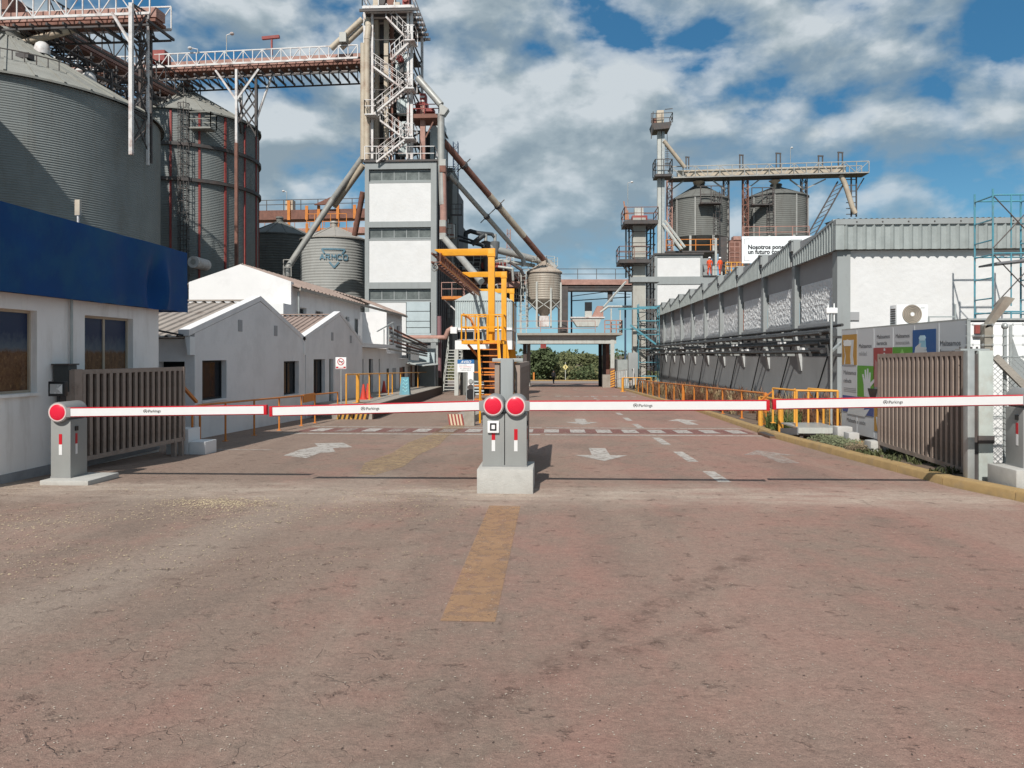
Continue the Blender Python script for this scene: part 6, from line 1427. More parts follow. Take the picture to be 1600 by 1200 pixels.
# upper wall plane (recess panels rough, beams smooth)
mb = MB(); mb.box(BX+.02, BX+.3, BY+.3, yend, 4.15, zF0+.9); mb.box(BX+.02, BX+.3, BY+.3, yend, 2.5, 2.78); mb.build('wall_beam', M_wallg, wh)
random.seed(3)
for i in range(NB):
    y0, y1 = BY+PIT*i+(.34 if i else .34), BY+PIT*(i+1)-.16
    # rough-cast infill: a displaced sheet with real relief
    ny, nz2 = (72, 24) if i < 3 else ((36, 12) if i < 6 else (18, 7)); vs = []; fs = []
    for j in range(nz2+1):
        for k in range(ny+1):
            y = y0+(y1-y0)*k/ny; z = 2.78+(4.15-2.78)*j/nz2
            d = 0 if j in (0, nz2) or k in (0, ny) else .03*max(0, mnoise.noise((y*8.5, z*8.5, i*3.1))+.3)+random.uniform(0, .016)
            vs.append((BX+.03-d, y, z))
    for j in range(nz2):
        for k in range(ny): a = j*(ny+1)+k; fs.append((a, a+ny+1, a+ny+2, a+1))
    MB().add(vs, fs).build('rough_panel', M_roughp, wh)
    # sill ledge
    MB().box(BX-.10, BX+.02, y0, y1, 2.55, 2.70).build('sill_ledge', M_wallg, wh)
mbp = MB(); mbp.box(-.16, .02, -.16, .16, 0, zF1-2.5+.02); pil = Piece('pilaster', mbp, M_frameg)
mbb = MB(); mbb.ext([(-.17, -.14, 2.5), (.115, -.14, 2.5), (.115, -.14, 1.05), (.09, -.14, 1.05)], (0, .28, 0)); brk = Piece('bracket', mbb, mat('pale_bracket', (.46,.47,.465), .8, var=.06))
mbc = MB(); mbc.box(-.27, .1, -.15, .15, 0, .36); mbc.box(-.30, .1, -.18, .18, .36, .42); cap = Piece('pilaster_cap', mbc, M_frameg)
for i in range(NB+1):
    y = BY+PIT*i+.16
    if i: pil.put(wh, (BX, y, 2.5)); cap.put(wh, (BX, y, zF1-.38))
    brk.put(wh, (BX, y, 0))
# sawtooth fascia: ribbed sheets, tall at the near end of every bay
for i in range(NB):
    y0, y1 = BY+PIT*i+(.02 if i == 0 else .40), BY+PIT*(i+1)-.05; n = 17
    vs = []; fs = []; xo = BX-.20
    zt_ = lambda y: zF1-.62*(y-BY-PIT*i)/PIT
    k = n*4
    for j in range(k+1):
        y = y0+(y1-y0)*j/k; x = xo-(.075 if j % 4 in (1, 2) else 0); vs += [(x, y, zF0-.02*(y-y0)/PIT), (x, y, zt_(y))]
    for j in range(k): fs.append((2*j, 2*j+1, 2*j+3, 2*j+2))
    MB().add(vs, fs).build('fascia', M_cgrey, wh)
    mb = MB(); mb.ext([(xo+.02, y0, zF0+.02), (xo+.02, y1, zF0+.02), (xo+.02, y1, zt_(y1)-.02), (xo+.02, y0, zt_(y0)-.02)], (.19, 0, 0)); mb.build('eave_box', M_wallg, wh)
    mb = MB(); mb.bar((xo-.03, y0, zt_(y0)+.02), (xo-.03, y1, zt_(y1)+.02), .10, .07); mb.build('flashing', M_frameg, wh)
    mb = MB(); mb.ext([(xo, y0, zt_(y0)+.06), (xo, y1, zt_(y1)+.06), (xo, y1, zt_(y1)+.02), (xo, y0, zt_(y0)+.02)], (7, 0, 0)); mb.build('roof', M_siloroof, wh)
    if i: mb = MB(); mb.box(BX-.22, BX+9, BY+PIT*i-.04, BY+PIT*i+.02, zF0+.3, zF1); mb.build('sawtooth_riser', M_frameg, wh)
# lower recessed wall and ledge
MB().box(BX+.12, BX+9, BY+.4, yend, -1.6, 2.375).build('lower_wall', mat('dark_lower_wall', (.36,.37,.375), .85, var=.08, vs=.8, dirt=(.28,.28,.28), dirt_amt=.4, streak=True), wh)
MB().box(BX-.08, BX+.92, BY+.3, yend, 2.38, 2.499).build('overhang_slab', M_wallg, wh)
mbs = MB(); mbs.bar((.09, .55, 2.2), (.09, 2.6, -.2), .03); ds = Piece('diagonal_cable', mbs, M_black)
for i in range(NB): ds.put(wh, (BX, BY+PIT*i+.5, 0), rot=(0,0,0))
# front
FX1 = BX+14
MB().box(BX-.16, BX+.24, BY-.02, BY+.40, -.5, zF0).build('corner_pilaster', M_frameg, wh)
MB().box(BX+.24, FX1, BY+.05, BY+.4, 1.4, zF0).build('front_wall', M_towerw, wh)
MB().box(BX+.24, FX1, BY+.08, BY+.4, -.5, 1.399).build('lower_front_wall', M_wallg, wh)
MB().box(BX+.24, BX+.52, BY-.0, BY+.1, 2.72, 2.98).build('wall_block', M_wallg, wh)
n = 50; vs = []; fs = []; k = n*4
for j in range(k+1):
    x = BX-.02+(FX1-BX)*j/k; y = BY-.17-(.07 if j % 4 == 1 else 0); vs += [(x, y, zF0+.01), (x, y, zF1-.16)]
for j in range(k): fs.append((2*j, 2*j+2, 2*j+3, 2*j+1))
MB().add(vs, fs).build('front_fascia', M_cgrey, wh)
MB().box(BX-.02, FX1, BY-.14, BY+.4, zF0+.02, zF1-.02).build('front_eave_box', M_cgrey, wh)
MB().box(BX-.28, FX1, BY-.24, BY-.0, zF1-.16, zF1).build('front_flashing', M_frameg, wh)
MB().box(BX-.28, BX-.02, BY-.22, BY+.02, zF0, zF1-.17).build('corner_cap', M_cgrey, wh)
mbx = MB(); mbx.tube((0, 0, 0), (0, -.012, 0), .025, 8); rv = Piece('rivet', mbx, M_dsteel)
for i in range(14): rv.put(wh, (BX+.35+i*.78, BY-.24, zF1-.08))
mb = MB(); vs = []; fs = []
for j in range(121):
    x = BX-.2+j*.043; z = zF1+.13+.028*(1 if j % 4 < 2 else -1); vs += [(x+.25, BY+.5, z), (x+.25, BY+1.8, z+.06)]
for j in range(120): fs.append((2*j, 2*j+2, 2*j+3, 2*j+1))
mb.add(vs, fs); mb.build('roof_sheet', M_dsteel, wh)
MB().box(BX+.08, BX+5, BY+.55, BY+1.75, zF1-.1, zF1+.08).build('roof_kerb', M_wallg, wh)
# pipe rack along the wall
t = T('pipe_rack', 'rack of long black pipes carried on brackets along the warehouse wall', 'pipe rack', (8.3, 44, -.5))
for i, (x, z, r) in enumerate(((8.45, 2.52, .045), (8.2, 2.34, .075), (7.95, 2.28, .045), (8.35, 2.05, .085), (8.05, 1.98, .055), (8.2, 1.74, .06), (7.9, 1.72, .045))):
    mb = MB(); mb.tube((x, 23.0+.2*i, z), (x, yend-.5, z-.0), r, 8); mb.build('pipe', M_pipeb, t, smooth=50)
for i in range(NB+1):
    y = BY+PIT*i+1.3*(i % 2)*.4
    mb = MB(); mb.bar((7.85, y, 1.64), (9.95, y, 1.64), .09); mb.bar((7.85, y, 1.9), (8.6, y, 1.9), .07); mb.bar((7.85, y, 2.2), (9.0, y, 2.2), .07); mb.bar((8.55, y, 1.62), (8.55, y, 2.5), .08); mb.build('rack_bracket', M_galv if i % 2 else M_pipeb, t)
for i in range(16):
    y = 25+i*2.35; MB().box(7.93, 8.12, y, y+.35, 1.80+.22*(i % 3), 1.87+.22*(i % 3)).build('white_tag', M_signw, t)

# ================================================================== ADVERTISING CONTAINER
QX = 6.3; QY0, QY1, QZ = 12.06, 17.16, 2.17
t = T('advertising_container', 'white container wearing a grey printed board of coloured squares and drinking motifs', 'container', (QX+1, 14.6, -.1))
MB().box(QX+.03, QX+2.7, QY0, QY1, .0, QZ-.02).build('container_body', M_signw, t, bevel=.015)
def UB(px, py): p = PX(px, py, QX); return (p.y, p.z)
npan = 6
for i in range(npan):
    a, b = QY0+(QY1-QY0)*i/npan, QY0+(QY1-QY0)*(i+1)/npan
    zt0 = QZ; MB().box(QX-.012, QX+.028, a+.004, b-.004, .0, zt0).build('board_panel', M_board, t)
    if 0 < i: MB().box(QX-.018, QX-.0125, a-.012, a+.012, .02, QZ-.02).build('joint_strip', flat('joint_grey', (.52, .54, .55)), t)
MB().box(QX-.02, QX+.03, QY0-.025, QY0+.003, 0, QZ+.02).build('edge_trim', M_galv, t)
lay = [0]
def shape(px, name, m, off=.002):
    mb = MB(); mb.ext([(QX-.0135-off, *UB(*p)) for p in px], (-.0015, 0, 0)); return mb.build(name, m, t)
def sq(x0, x1, y0, y1, name, m, off=.006):
    """rectangle on the board whose corners are the board points seen at these pixels"""
    a, c = UB(x0, y0)[0], UB(x1, y0)[0]; z1 = UB(x0, y0)[1]; z0 = UB(x0, y1)[1]
    MB().box(QX-.0135-off-.0015, QX-.0135-off, min(a, c), max(a, c), z0, z1).build(name, m, t); return a, c, z0, z1
G = dict(o=flat('ochre', (.40,.21,.035)), w=flat('pale', (.50,.52,.53)), g=flat('green', (.085,.27,.03)), r=flat('brick_red', (.30,.05,.05)), b=flat('blue', (.015,.085,.25)), b2=flat('dusk_blue', (.04,.075,.23)), c=flat('pale_cyan', (.25,.45,.55)), k=flat('dark_pot', (.015,.02,.025)), p=flat('dull_pink', (.32,.17,.16)), lg=flat('leaf_green', (.22,.45,.12)))
a, c, z0, z1 = sq(1317.5, 1340.5, 523.5, 569.5, 'ochre_square', G['o'])
def icon(a, c, z0, z1, polys, off=.009):
    """polygons in 0..1 of the square; u runs from the far edge to the near edge"""
    for name, m, P in polys: 
        mb = MB(); mb.ext([(QX-.0135-off, a+(c-a)*u, z0+(z1-z0)*v) for u, v in P], (-.0015, 0, 0)); mb.build(name, m, t); off += .002
icon(a, c, z0, z1, [('beer_glass', G['w'], [(.08,.82),(.80,.82),(.74,.30),(.80,0),(.12,0),(.2,.3)]), ('beer', G['o'], [(.14,.66),(.62,.66),(.56,.30),(.60,.02),(.22,.02),(.26,.30)]), ('foam', flat('foam', (.66,.66,.64)), [(.1,.70),(.2,.80),(.38,.84),(.55,.80),(.64,.70),(.6,.62),(.16,.62)])])
a, c, z0, z1 = sq(1341, 1367, 571, 619, 'green_square', G['g'])
def hand(ox, oy, s, name, m, a, c, z0, z1, off=.009):
    icon(a, c, z0, z1, [(name, m, [(ox+x*s, oy+y*s) for x, y in
      [(.30,0),(.68,0),(.70,.34),(.98,.55),(.92,.62),(.70,.50),(.72,.84),(.64,.84),(.60,.56),(.57,.97),(.49,.97),(.47,.57),(.41,.93),(.33,.92),(.36,.54),(.24,.78),(.17,.75),(.27,.42)]])], off)
hand(.16, .02, .92, 'hand_motif', G['w'], a, c, z0, z1)
icon(a, c, z0, z1, [('pot_motif', G['k'], [(.66,.30),(1.25,.30),(1.1,.02),(.80,.02)])], .014)
a, c, z0, z1 = sq(1366.5, 1396, 543.5, 604, 'red_square', G['r'])
icon(a, c, z0, z1, [('road_dash', G['w'], [(.56,.92),(.64,.92),(.64,.98),(.56,.98)]), ('road_dash', G['w'], [(.56,.8),(.64,.8),(.64,.87),(.56,.87)]), ('arm_motif', G['p'], [(.05,0),(.4,0),(.36,.55),(.10,.7)])])
a, c, z0, z1 = sq(1396.5, 1427.5, 542.5, 604, 'green_square', G['g'])
icon(a, c, z0, z1, [('leaf_motif', G['lg'], [(.3,.7),(.38,.82),(.5,.95),(.62,.82),(.7,.7),(.6,.5),(.4,.5)])])
a, c, z0, z1 = sq(1428, 1464.5, 516, 556, 'blue_square', G['b'])
icon(a, c, z0, z1, [('glass_motif', G['c'], [(.30,.70),(.56,.70),(.60,.18),(.26,.18)]), ('glass_rim', flat('pale_sky', (.45,.62,.70)), [(.28,.68),(.34,.78),(.54,.78),(.60,.68),(.54,.58),(.34,.58)]), ('hand_motif', G['w'], [(.08,.0),(.14,.34),(.30,.46),(.40,.50),(.36,.34),(.62,.32),(.62,.24),(.5,.22),(.64,.2),(.64,.12),(.5,.1),(.62,.06),(.6,0)])])
a, c, z0, z1 = sq(1318, 1367, 617, 642, 'blue_square', G['b2'])
icon(a, c, z0-.0, z1, [('hands_motif', G['w'], [(.16,-.1),(.22,.3),(.10,.62),(.2,.5),(.20,.78),(.28,.5),(.32,.85),(.37,.5),(.44,.9),(.47,.45),(.55,.88),(.56,.5),(.66,.82),(.64,.45),(.76,.66),(.70,.3),(.88,.4),(.74,-.1)])])
a, c, z0, z1 = sq(1367.5, 1397, 628, 673, 'ochre_square', G['o'])
icon(a, c, z0, z1, [('glass_motif', G['w'], [(.1,.5),(.8,.5),(.7,.05),(.2,.05)])])
def btext(s, px, py, size, m, sx=.8):
    y, z = UB(px, py); text(s, size, m, t, (QX-.0145, y, z), '-x', ext=.001, sx=sx)
for s, px, py, sz, m in (('Malteamos', 1343, 543.5, .115, M_txt), ('calidad', 1343, 555, .115, M_txtl), ('Malteamos', 1371, 529, .105, M_txt), ('herencia', 1371, 539, .105, M_txt), ('Malteamos', 1400.5, 528, .10, M_txt), ('innovaci\u00f3n', 1400.5, 538, .10, M_txtl), ('Malteamos', 1470, 540, .115, M_txt), ('frescura', 1470, 553, .115, M_txt), ('Malteamos', 1319, 584.5, .125, M_txt), ('cebada', 1319, 597, .125, M_txt)): btext(s, px, py, sz, m, 1.28)
y, z = UB(1324, 658); text('Malteamos uni\u00f3n', .125, M_txt, t, (QX-.0145, y, z), '-x', ext=.001, sx=1.15)
for i in range(3): MB().box(QX-.0150, QX-.0135, UB(1345, 0)[0]-.05-.09*i*0, UB(1319, 0)[0]-.02, UB(1319, 606+2.5*i)[1], UB(1319, 605.2+2.5*i)[1]).build('small_print', M_txtl, t)
# front end: hinge lamp, door bar, dark reflection painted on as a flat grey shape
MB().box(QX+.09, QX+.20, QY0-.05, QY0-.001, 1.97, 2.10).build('marker_lamp', M_rred, t)
MB().box(QX+.07, QX+.22, QY0-.03, QY0-.001, 1.90, 1.94).build('lamp_bracket', M_dsteel, t)
for x in (QX+.62, QX+1.5, QX+2.2): mb = MB(); mb.tube((x, QY0-.03, .1), (x, QY0-.03, 2.1), .02, 8); mb.build('lock_rod', M_galv, t)
MB().box(QX+.66, QX+2.6, QY0-.012, QY0-.001, .9, 1.0).build('grey_band', M_frameg, t)
mb = MB(); mb.ext([(QX+.66, QY0-.006, 1.02), (QX+2.6, QY0-.006, 1.02), (QX+2.6, QY0-.006, 1.4), (QX+.95, QY0-.006, 1.45), (QX+.75, QY0-.006, 1.62), (QX+.66, QY0-.006, 1.9)], (0, .004, 0)); mb.build('painted_reflection', M_frameg, t)
MB().box(QX-.01, QX+2.74, QY0-.03, QY1, QZ-.0, QZ+.03).build('roof_rim', M_galv, t)
# blocks under it
M_blk = mat('pale_block', (.46,.45,.43), .9, var=.12, vs=6)
for i, (px, py, w_, h_, m_) in enumerate(((1317, 683, .30, .24, M_blk), (1331, 690, .2, .2, M_blk), (1372, 708, .34, .22, M_conc), (1366, 694, .14, .14, M_blk))):
    p = Wp(px, py, (15.6, 14.8, 13.2, 14.0)[i]); o = MB().box(p.x-w_/2, p.x+w_/2, p.y-.12, p.y+.16, -.15, -.05+h_).build('concrete_block', m_, bevel=.015)
    tag(o, ('pale block under the far corner of the advertising board', 'small pale block under the board, second from its far corner', 'grey block at the foot of the open right gate leaf', 'small pale block between the board and the gate leaf')[i], 'block', 'blocks under the advertising board')
p = Wp(1353, 687, 14.6); MB().box(p.x-.14, p.x+.12, p.y, p.y+.08, -.06, .0).build('orange_brick', M_orange, label='orange painted brick lying under the advertising board', cat='brick')
# air conditioner and rail on the container roof
p0, p1 = PY(1401, 507, 15.2), PY(1450, 476, 15.2)
a_ = T('air_conditioner', 'white outdoor air conditioner with a round fan guard on top of the container', 'air conditioner', ((p0.x+p1.x)/2, 15.3, QZ))
MB().box(p0.x, p1.x, 15.2, 15.5, QZ+.03, p1.z).build('casing', M_signw, a_, bevel=.012)
c = PY(1425, 491, 15.2); R = .185
MB().lathe((0,0,0), [(R, 0), (R, .006), (.001, .006)], 32)
mb = MB(); mb.tube((c.x, 15.197, c.z), (c.x, 15.19, c.z), R, 32); mb.build('fan_recess', mat('fan_brown_grey', (.16,.14,.13), .6), a_)
for r_ in (.05, .08, .11, .14, .17):
    mb = MB(); P = [Vector((c.x+r_*math.cos(i*math.pi/16), 15.182, c.z+r_*math.sin(i*math.pi/16))) for i in range(33)]
    for u, v in zip(P, P[1:]): mb.tube(u, v, .006, 5, caps=False)
    mb.build('guard_ring', M_beige, a_, smooth=60)
mb = MB(); mb.tube((c.x, 15.19, c.z), (c.x, 15.175, c.z), .036, 16); mb.build('fan_hub', M_signw, a_)
for i in range(7): MB().box(p0.x-.012, p0.x-.001, 15.25, 15.45, QZ+.08+.045*i, QZ+.10+.045*i).build('louvre', M_dsteel, a_)
MB().box(p1.x-.14, p1.x-.06, 15.197, 15.199, p1.z-.07, p1.z-.055).build('badge', M_txtl, a_)
r_ = T('roof_rail', 'low grey guard rail on the container roof beside the air conditioner', 'rail', (p1.x+.5, 15.6, QZ))
mb = MB(); z = QZ+.03; mb.bar((p1.x, 15.7, z+.2), (p1.x+.78, 15.7, z+.2), .025); mb.build('rail', M_galv, r_)
for x, h in ((p1.x+.25, .2), (p1.x+.76, .45)): mb = MB(); mb.bar((x, 15.7, z), (x, 15.7, z+h), .03); mb.build('post', M_galv, r_)
# thin mast with antennas
t = T('antenna_mast', 'slender grey mast with small white antennas beside the advertising board', 'mast', (6.12, 17.5, -.2))
q = PX(1299, 480, 6.12); mx, my = q.x, q.y
mb = MB(); mb.tube((mx, my, -.25), (mx, my, q.z), .028, 8); mb.build('pole', M_galv, t, smooth=50)
for dx, z0, z1 in ((-.07, 2.38, 2.75), (.06, 2.38, 2.78)): mb = MB(); mb.tube((mx+dx, my, z0), (mx+dx, my, z1), .015, 6); mb.build('antenna_rod', M_signw, t)
MB().box(mx-.12, mx+.12, my-.05, my+.05, 2.56, 2.68).build('antenna_box', M_signw, t, bevel=.01)
mb = MB(); mb.bar((mx, my, 1.72), (mx+.5, my+.4, 2.05), .05); mb.build('strut', M_galv, t)

# ================================================================== SCAFFOLDS
def scaffold(label, x0, x1, y0, y1, z0, z1, lifts, m=M_turq, plank=None, r=.026, group='turquoise scaffolds', inner=True):
    t = T('scaffold', label, 'scaffold', ((x0+x1)/2, (y0+y1)/2, z0), group)
    for x in (x0, x1):
        for y in (y0, y1): mb = MB(); mb.tube((x, y, z0), (x, y, z1+random.uniform(0, .1)), r, 8); mb.build('standard', m, t, smooth=50)
    h = (z1-.1-z0)/lifts; xi = x0+(x1-x0)*.38
    for i in range(lifts):
        za, zb_ = z0+i*h, z0+(i+1)*h
        def bar_(nm, a_, b_, r_): q_ = MB(); q_.tube(a_, b_, r_, 6); q_.build(nm, m, t, smooth=50)
        for y in (y0, y1):
            bar_('ledger', (x0, y, zb_-.05), (x1, y, zb_-.05), r*.9)
            if inner and y == y0:
                bar_('upright', (xi, y, za+.1), (xi, y, zb_-.05), r*.8)
        for x in (x0, x1):
            for k_ in (.2, .55, .95): bar_('rung', (x, y0, za+h*k_), (x, y1, za+h*k_), r*.8)
        mb = MB(); mb.tube((x0, y0-.03, za+.1), (x1, y0-.03, zb_-.1), r*.6, 6); mb.tube((x0, y0-.05, zb_-.1), (x1, y0-.05, za+.1), r*.6, 6); mb.build('cross_brace', M_dsteel, t)
    if plank is not None: 
        mb = MB(); mb.ext([(x0+.05, y0-.1, plank), (x1+1.6, y0-.3, plank+.28), (x1+1.6, y0-.3, plank+.36), (x0+.05, y0-.1, plank+.05)], (0, .9, 0)); mb.build('plank', M_plank, t)
    return t
a = PY(1523, 300, 22.4); b = PY(1595, 300, 22.4)
scaffold('turquoise scaffold bay standing before the white warehouse front with a sloping plank', a.x, b.x, 21.5, 22.4, -.3, a.z-.12, 4, plank=PY(1530, 414, 21.6).z)
a = PY(1024, 480, 64.5); b = PY(1045, 480, 64.5)

# ================================================================== CHAIN LINK FENCE
fx0, fx1, fy_ = gx+.12, 9.0, 10.6
t = T('chain_link_fence', 'chain link fence with barbed wire strands beside the right gate post', 'fence', (7, fy_, 0))
mb = MB(); st = .075; z0, z1 = .1, 1.62; W_f = fx1-fx0; H_f = z1-z0
n = int((W_f+H_f)/st)
for i in range(n):
    u = i*st
    a0 = max(0, u-H_f); b0 = min(u, W_f)
    if b0-a0 < .02: continue
    mb.bar((fx0+a0, fy_, z0+u-a0), (fx0+b0, fy_, z0+u-b0), .005); mb.bar((fx0+a0, fy_+.006, z1-(u-a0)), (fx0+b0, fy_+.006, z1-(u-b0)), .005)
mb.build('wire_mesh', M_galv, t, kind='stuff')
for z, y in ((1.62, 0), (1.78, .0), (1.9, .0), (2.05, .0)):
    mb = MB(); mb.bar((fx0-.1, fy_+y, z), (fx1, fy_+y, z-.01), .007)
    x = fx0
    while x < fx1: mb.bar((x-.012, fy_+y, z-.018), (x+.012, fy_+y, z+.018), .005); mb.bar((x+.012, fy_+y, z-.018), (x-.012, fy_+y, z+.018), .005); x += .13
    mb.build('barbed_wire', M_galv, t)
pz = 1.65+45/1200*10.5
fpx = PY(1546.5, 520, fy_).x
mb = MB(); mb.box(fpx-.055, fpx+.055, fy_+.02, fy_+.13, -.05, 2.06); mb.ext([(fpx-.055, fy_+.02, 2.0), (fpx+.055, fy_+.02, 2.04), (fpx+.34, fy_+.02, 2.40), (fpx+.22, fy_+.02, 2.43)], (0, .11, 0)); mb.build('concrete_post', mat('weathered_post', (.27,.25,.21), .9, var=.2, vs=6, dirt=(.16,.08,.05), dirt_amt=.5), t)
mb = MB(); mb.bar((fpx+.06, fy_-.02, 1.62), (fpx+.40, fy_-.1, 1.22), .085); mb.bar((fpx+.40, fy_-.1, 1.22), (fpx+.9, fy_-.2, .3), .085); mb.build('brace_post', M_conc_d, t)
mb = MB(); x = PY(1572, 560, fy_).x; mb.tube((x, fy_+.03, 0), (x, fy_+.03, 2.0), .024, 8); mb.ball((x, fy_+.03, 2.03), .045, 8, 6); mb.build('line_post', M_galv, t, smooth=60)
mb = MB(); mb.bar((fx0, fy_+.02, .82), (fx1, fy_+.02, .82), .02); mb.bar((fx0, fy_+.02, 1.62), (fx1, fy_+.02, 1.62), .02); mb.build('rail', M_galv, t)

# ================================================================== RIGHT RAILINGS, FOOTBRIDGE, DRAIN
pts = []
ys_ = [20.7+2.66*i for i in range(13)]
railing('long orange railing along the planted strip below the warehouse', [(5.62+.004*(y-20), y, gz(y)+.055) for y in ys_], .82, M_orange, .028, (1.0,), fat=(0, 5))
y2 = 55.5; railing('short orange railing at the far end of the planted strip by the concrete column', [(4.95, y2, gz(y2)), (5.0, y2+.3, gz(y2)), (5.9, y2+.2, gz(y2)), (7.0, y2+.2, gz(y2))], 1.0, M_orangey, .035, (1.0,), fat=(0, 1))
p = Wp(1212, 676, 18.2); q = Wp(1228, 660, 18.6)
railing('thick yellow posts with a rail at the near end of the planted strip', [(5.35, 20.2, gz(20)), (p.x, 18.1, gz(18)), (p.x+.9, 17.9, gz(18)), (p.x+1.3, 18.6, gz(18))], .80, M_orangey, .026, (1.0,), fat=(0, 1))
bx0_, bx1_, by0, by1 = PY(1247, 660, 16.3).x, PY(1312, 660, 16.3).x, 16.3, 17.5
t = T('footbridge', 'little grey plank footbridge with orange rails beside the advertising board', 'footbridge', ((bx0_+bx1_)/2, 16.8, -.15)); zb2 = .13
MB().box(bx0_, bx1_, by0, by1, zb2-.03, zb2).build('deck', M_galv, t)
MB().box(bx0_, bx1_, by0-.02, by0+.02, zb2-.12, zb2-.001).build('edge_beam', M_ygrey, t)
mb = MB(); mb.ext([(bx0_-.02, by0, zb2), (bx0_-.02, by0, zb2-.15), (bx0_-.02, by1, -.15), (bx0_-.02, by1, .0)], (.04, 0, 0)); mb.build('side_board', M_plank, t)
for x in (bx0_+.05, bx1_-.1, bx0_+.5): MB().box(x, x+.07, by0+.05, by0+.12, -.2, zb2-.03).build('leg', M_dsteel, t)
pr = post_piece(.024, .78, M_orangey)
gp = [(bx0_-.15, by1+.1), (bx0_+.05, by0+.25), (bx0_+.30, by1), (bx0_+.80, by1), (bx1_-.02, by0+.06), (bx1_-.25, by1)]
for x, y in gp: pr.put(t, (x, y, zb2-.02), scale=(1, 1, 1.0))
mb = MB(); mb.path([Vector((bx0_-.15, by1+.1, zb2+.76)), Vector((bx0_+.05, by0+.25, zb2+.76)), Vector((bx1_-.02, by0+.06, zb2+.76)), Vector((bx1_-.25, by1, zb2+.76))], .022, 8); mb.build('handrail', M_orangey, t, smooth=50)
mb = MB(); mb.bar((bx0_-.15, by1+.1, zb2+.70), (bx0_-.5, by1+.4, zb2+.35), .03); mb.bar((bx0_+.8, by1, zb2+.4), (bx1_-.25, by1, zb2+.7), .025); mb.build('brace', M_orange, t)
p = Wp(1196, 673, 18.4)
t = T('drain_grate', 'rusty drain grate set in the kerb by the yellow posts', 'drain', (4.86, 17.6, gz(17.6)))
MB().box(4.70, 5.03, 17.0, 18.0, gz(17.5)+.0, gz(17.5)+.05).build('frame', M_grating, t)
pcm = MB(); pcm.box(-.15, .15, -.03, .03, 0, .02); pc = Piece('bar', pcm, M_dsteel)
for i in range(8): pc.put(t, (4.865, 17.12+.11*i, gz(17.5)+.05))

# ================================================================== FAR RIGHT: column, white block, silos, gantry
t = T('concrete_column', 'pale elevator column wrapped in rusty platforms with a red motor on top', 'elevator column', PY(998, 600, 64))
CY2 = 64.0
zc = lambda py: PY(998, py, CY2).z
x0, x1 = PY(989, 500, CY2).x, PY(1009, 500, CY2).x
MB().box(x0, x1, CY2, CY2+1.0, gz(64)-.2, zc(340)).build('column', M_concol, t)
for py in (436, 507, 545): MB().box(x0-.03, x1+.03, CY2-.03, CY2+1.03, zc(py+1.5), zc(py)).build('joint_ring', M_gpipe, t)
MB().box(PY(984, 430, CY2).x, PY(1030, 430, CY2).x, CY2-.3, CY2+1.3, zc(441), zc(433)).build('collar', M_frameg, t)
for (a, b, py, m_) in ((974, 1026, 347, M_rust), (966, 1012, 407, M_rust)):
    platform(t, PY(a, py, CY2).x, PY(b, py, CY2).x, CY2-1.0, CY2+2, zc(py), M_dsteel, m_, 1.05, .3, .035)
mb = MB(); mb.bar((PY(966, 408, CY2).x, CY2-.8, zc(409)), (x0, CY2-.2, zc(436)), .1); mb.bar((PY(966, 408, CY2).x, CY2-.8, zc(409)), (x0, CY2-.2, zc(424)), .08); mb.bar((PY(974, 350, CY2).x, CY2-.8, zc(350)), (x0, CY2-.2, zc(362)), .08); mb.bar((PY(1026, 350, CY2).x, CY2-.8, zc(350)), (x1, CY2-.2, zc(362)), .08); mb.build('brackets', M_dsteel, t)
p, q = PY(988, 344, CY2), PY(1012, 335, CY2); MB().box(p.x, q.x, CY2+.1, CY2+1, zc(346), zc(336)).build('motor', M_rred, t, bevel=.05)
p, q = PY(992, 344, CY2), PY(1006, 324, CY2); MB().box(p.x, q.x, CY2+.2, CY2+.9, zc(336), zc(324)).build('head', M_ygrey, t)
mb = MB()
for px in (980, 985, 1013, 1019, 1024): mb.bar((PY(px, 500, CY2).x, CY2+1.1, gz(64) if px > 1000 else zc(432)), (PY(px, 500, CY2).x, CY2+1.1, zc(350)), .12)
for i in range(14):
    za, zb_ = zc(590-17.5*i), zc(590-17.5*(i+1)); xa_, xb_ = PY(1011, 500, CY2).x, PY(1026, 500, CY2).x
    mb.bar((xa_, CY2+.8, za), (xb_, CY2+.8, zb_), .06); mb.bar((xa_, CY2+.8, zb_), (xb_, CY2+.8, zb_), .06)
    if i > 8: mb.bar((PY(980, 500, CY2).x, CY2-.3, za), (x0, CY2-.3, zb_), .05); mb.bar((PY(980, 500, CY2).x, CY2-.3, zb_), (x1, CY2-.3, zb_), .05)
mb.build('side_lattice', M_dsteel, t, kind='stuff')
for k in range(3): mb = MB(); mb.bar((PY(976+k*2, 0, CY2).x, CY2-.9, zc(346)), (PY(973+k*3, 0, CY2).x, CY2-1.0, zc(318+k*7)), .07); mb.build('upright', M_orange, t)
a, b = PY(1008, 480, 63), PY(1029, 480, 63)
scaffold('tall thin turquoise scaffold wrapped round the foot of the concrete column', PY(998, 500, 62.6).x, b.x, 62.6, 63.6, gz(63), zc(478), 6, r=.035, inner=False)
mb = MB(); mb.bar(PY(966, 483, 62), PY(1026, 481, 62), .14); mb.build('handrail_tube', M_turq, t); 
mb = MB(); mb.bar(PY(985, 508, 62), PY(1025, 538, 62), .14); mb.build('handrail_tube', M_turq, t)
MB().box(PY(966, 516, 62.3).x, PY(1026, 514, 62.3).x, 62.3, 62.5, zc(516), zc(514.5)).build('turquoise_beam', M_turq, t)
p, q = PY(982, 590, 60.5), PY(997, 551, 60.5); MB().box(p.x, q.x, 60.5, 61.2, p.z, q.z).build('electric_cabinet', M_frameg, label='grey vertical cabinet standing left of the foot of the concrete column', cat='cabinet', bevel=.03)
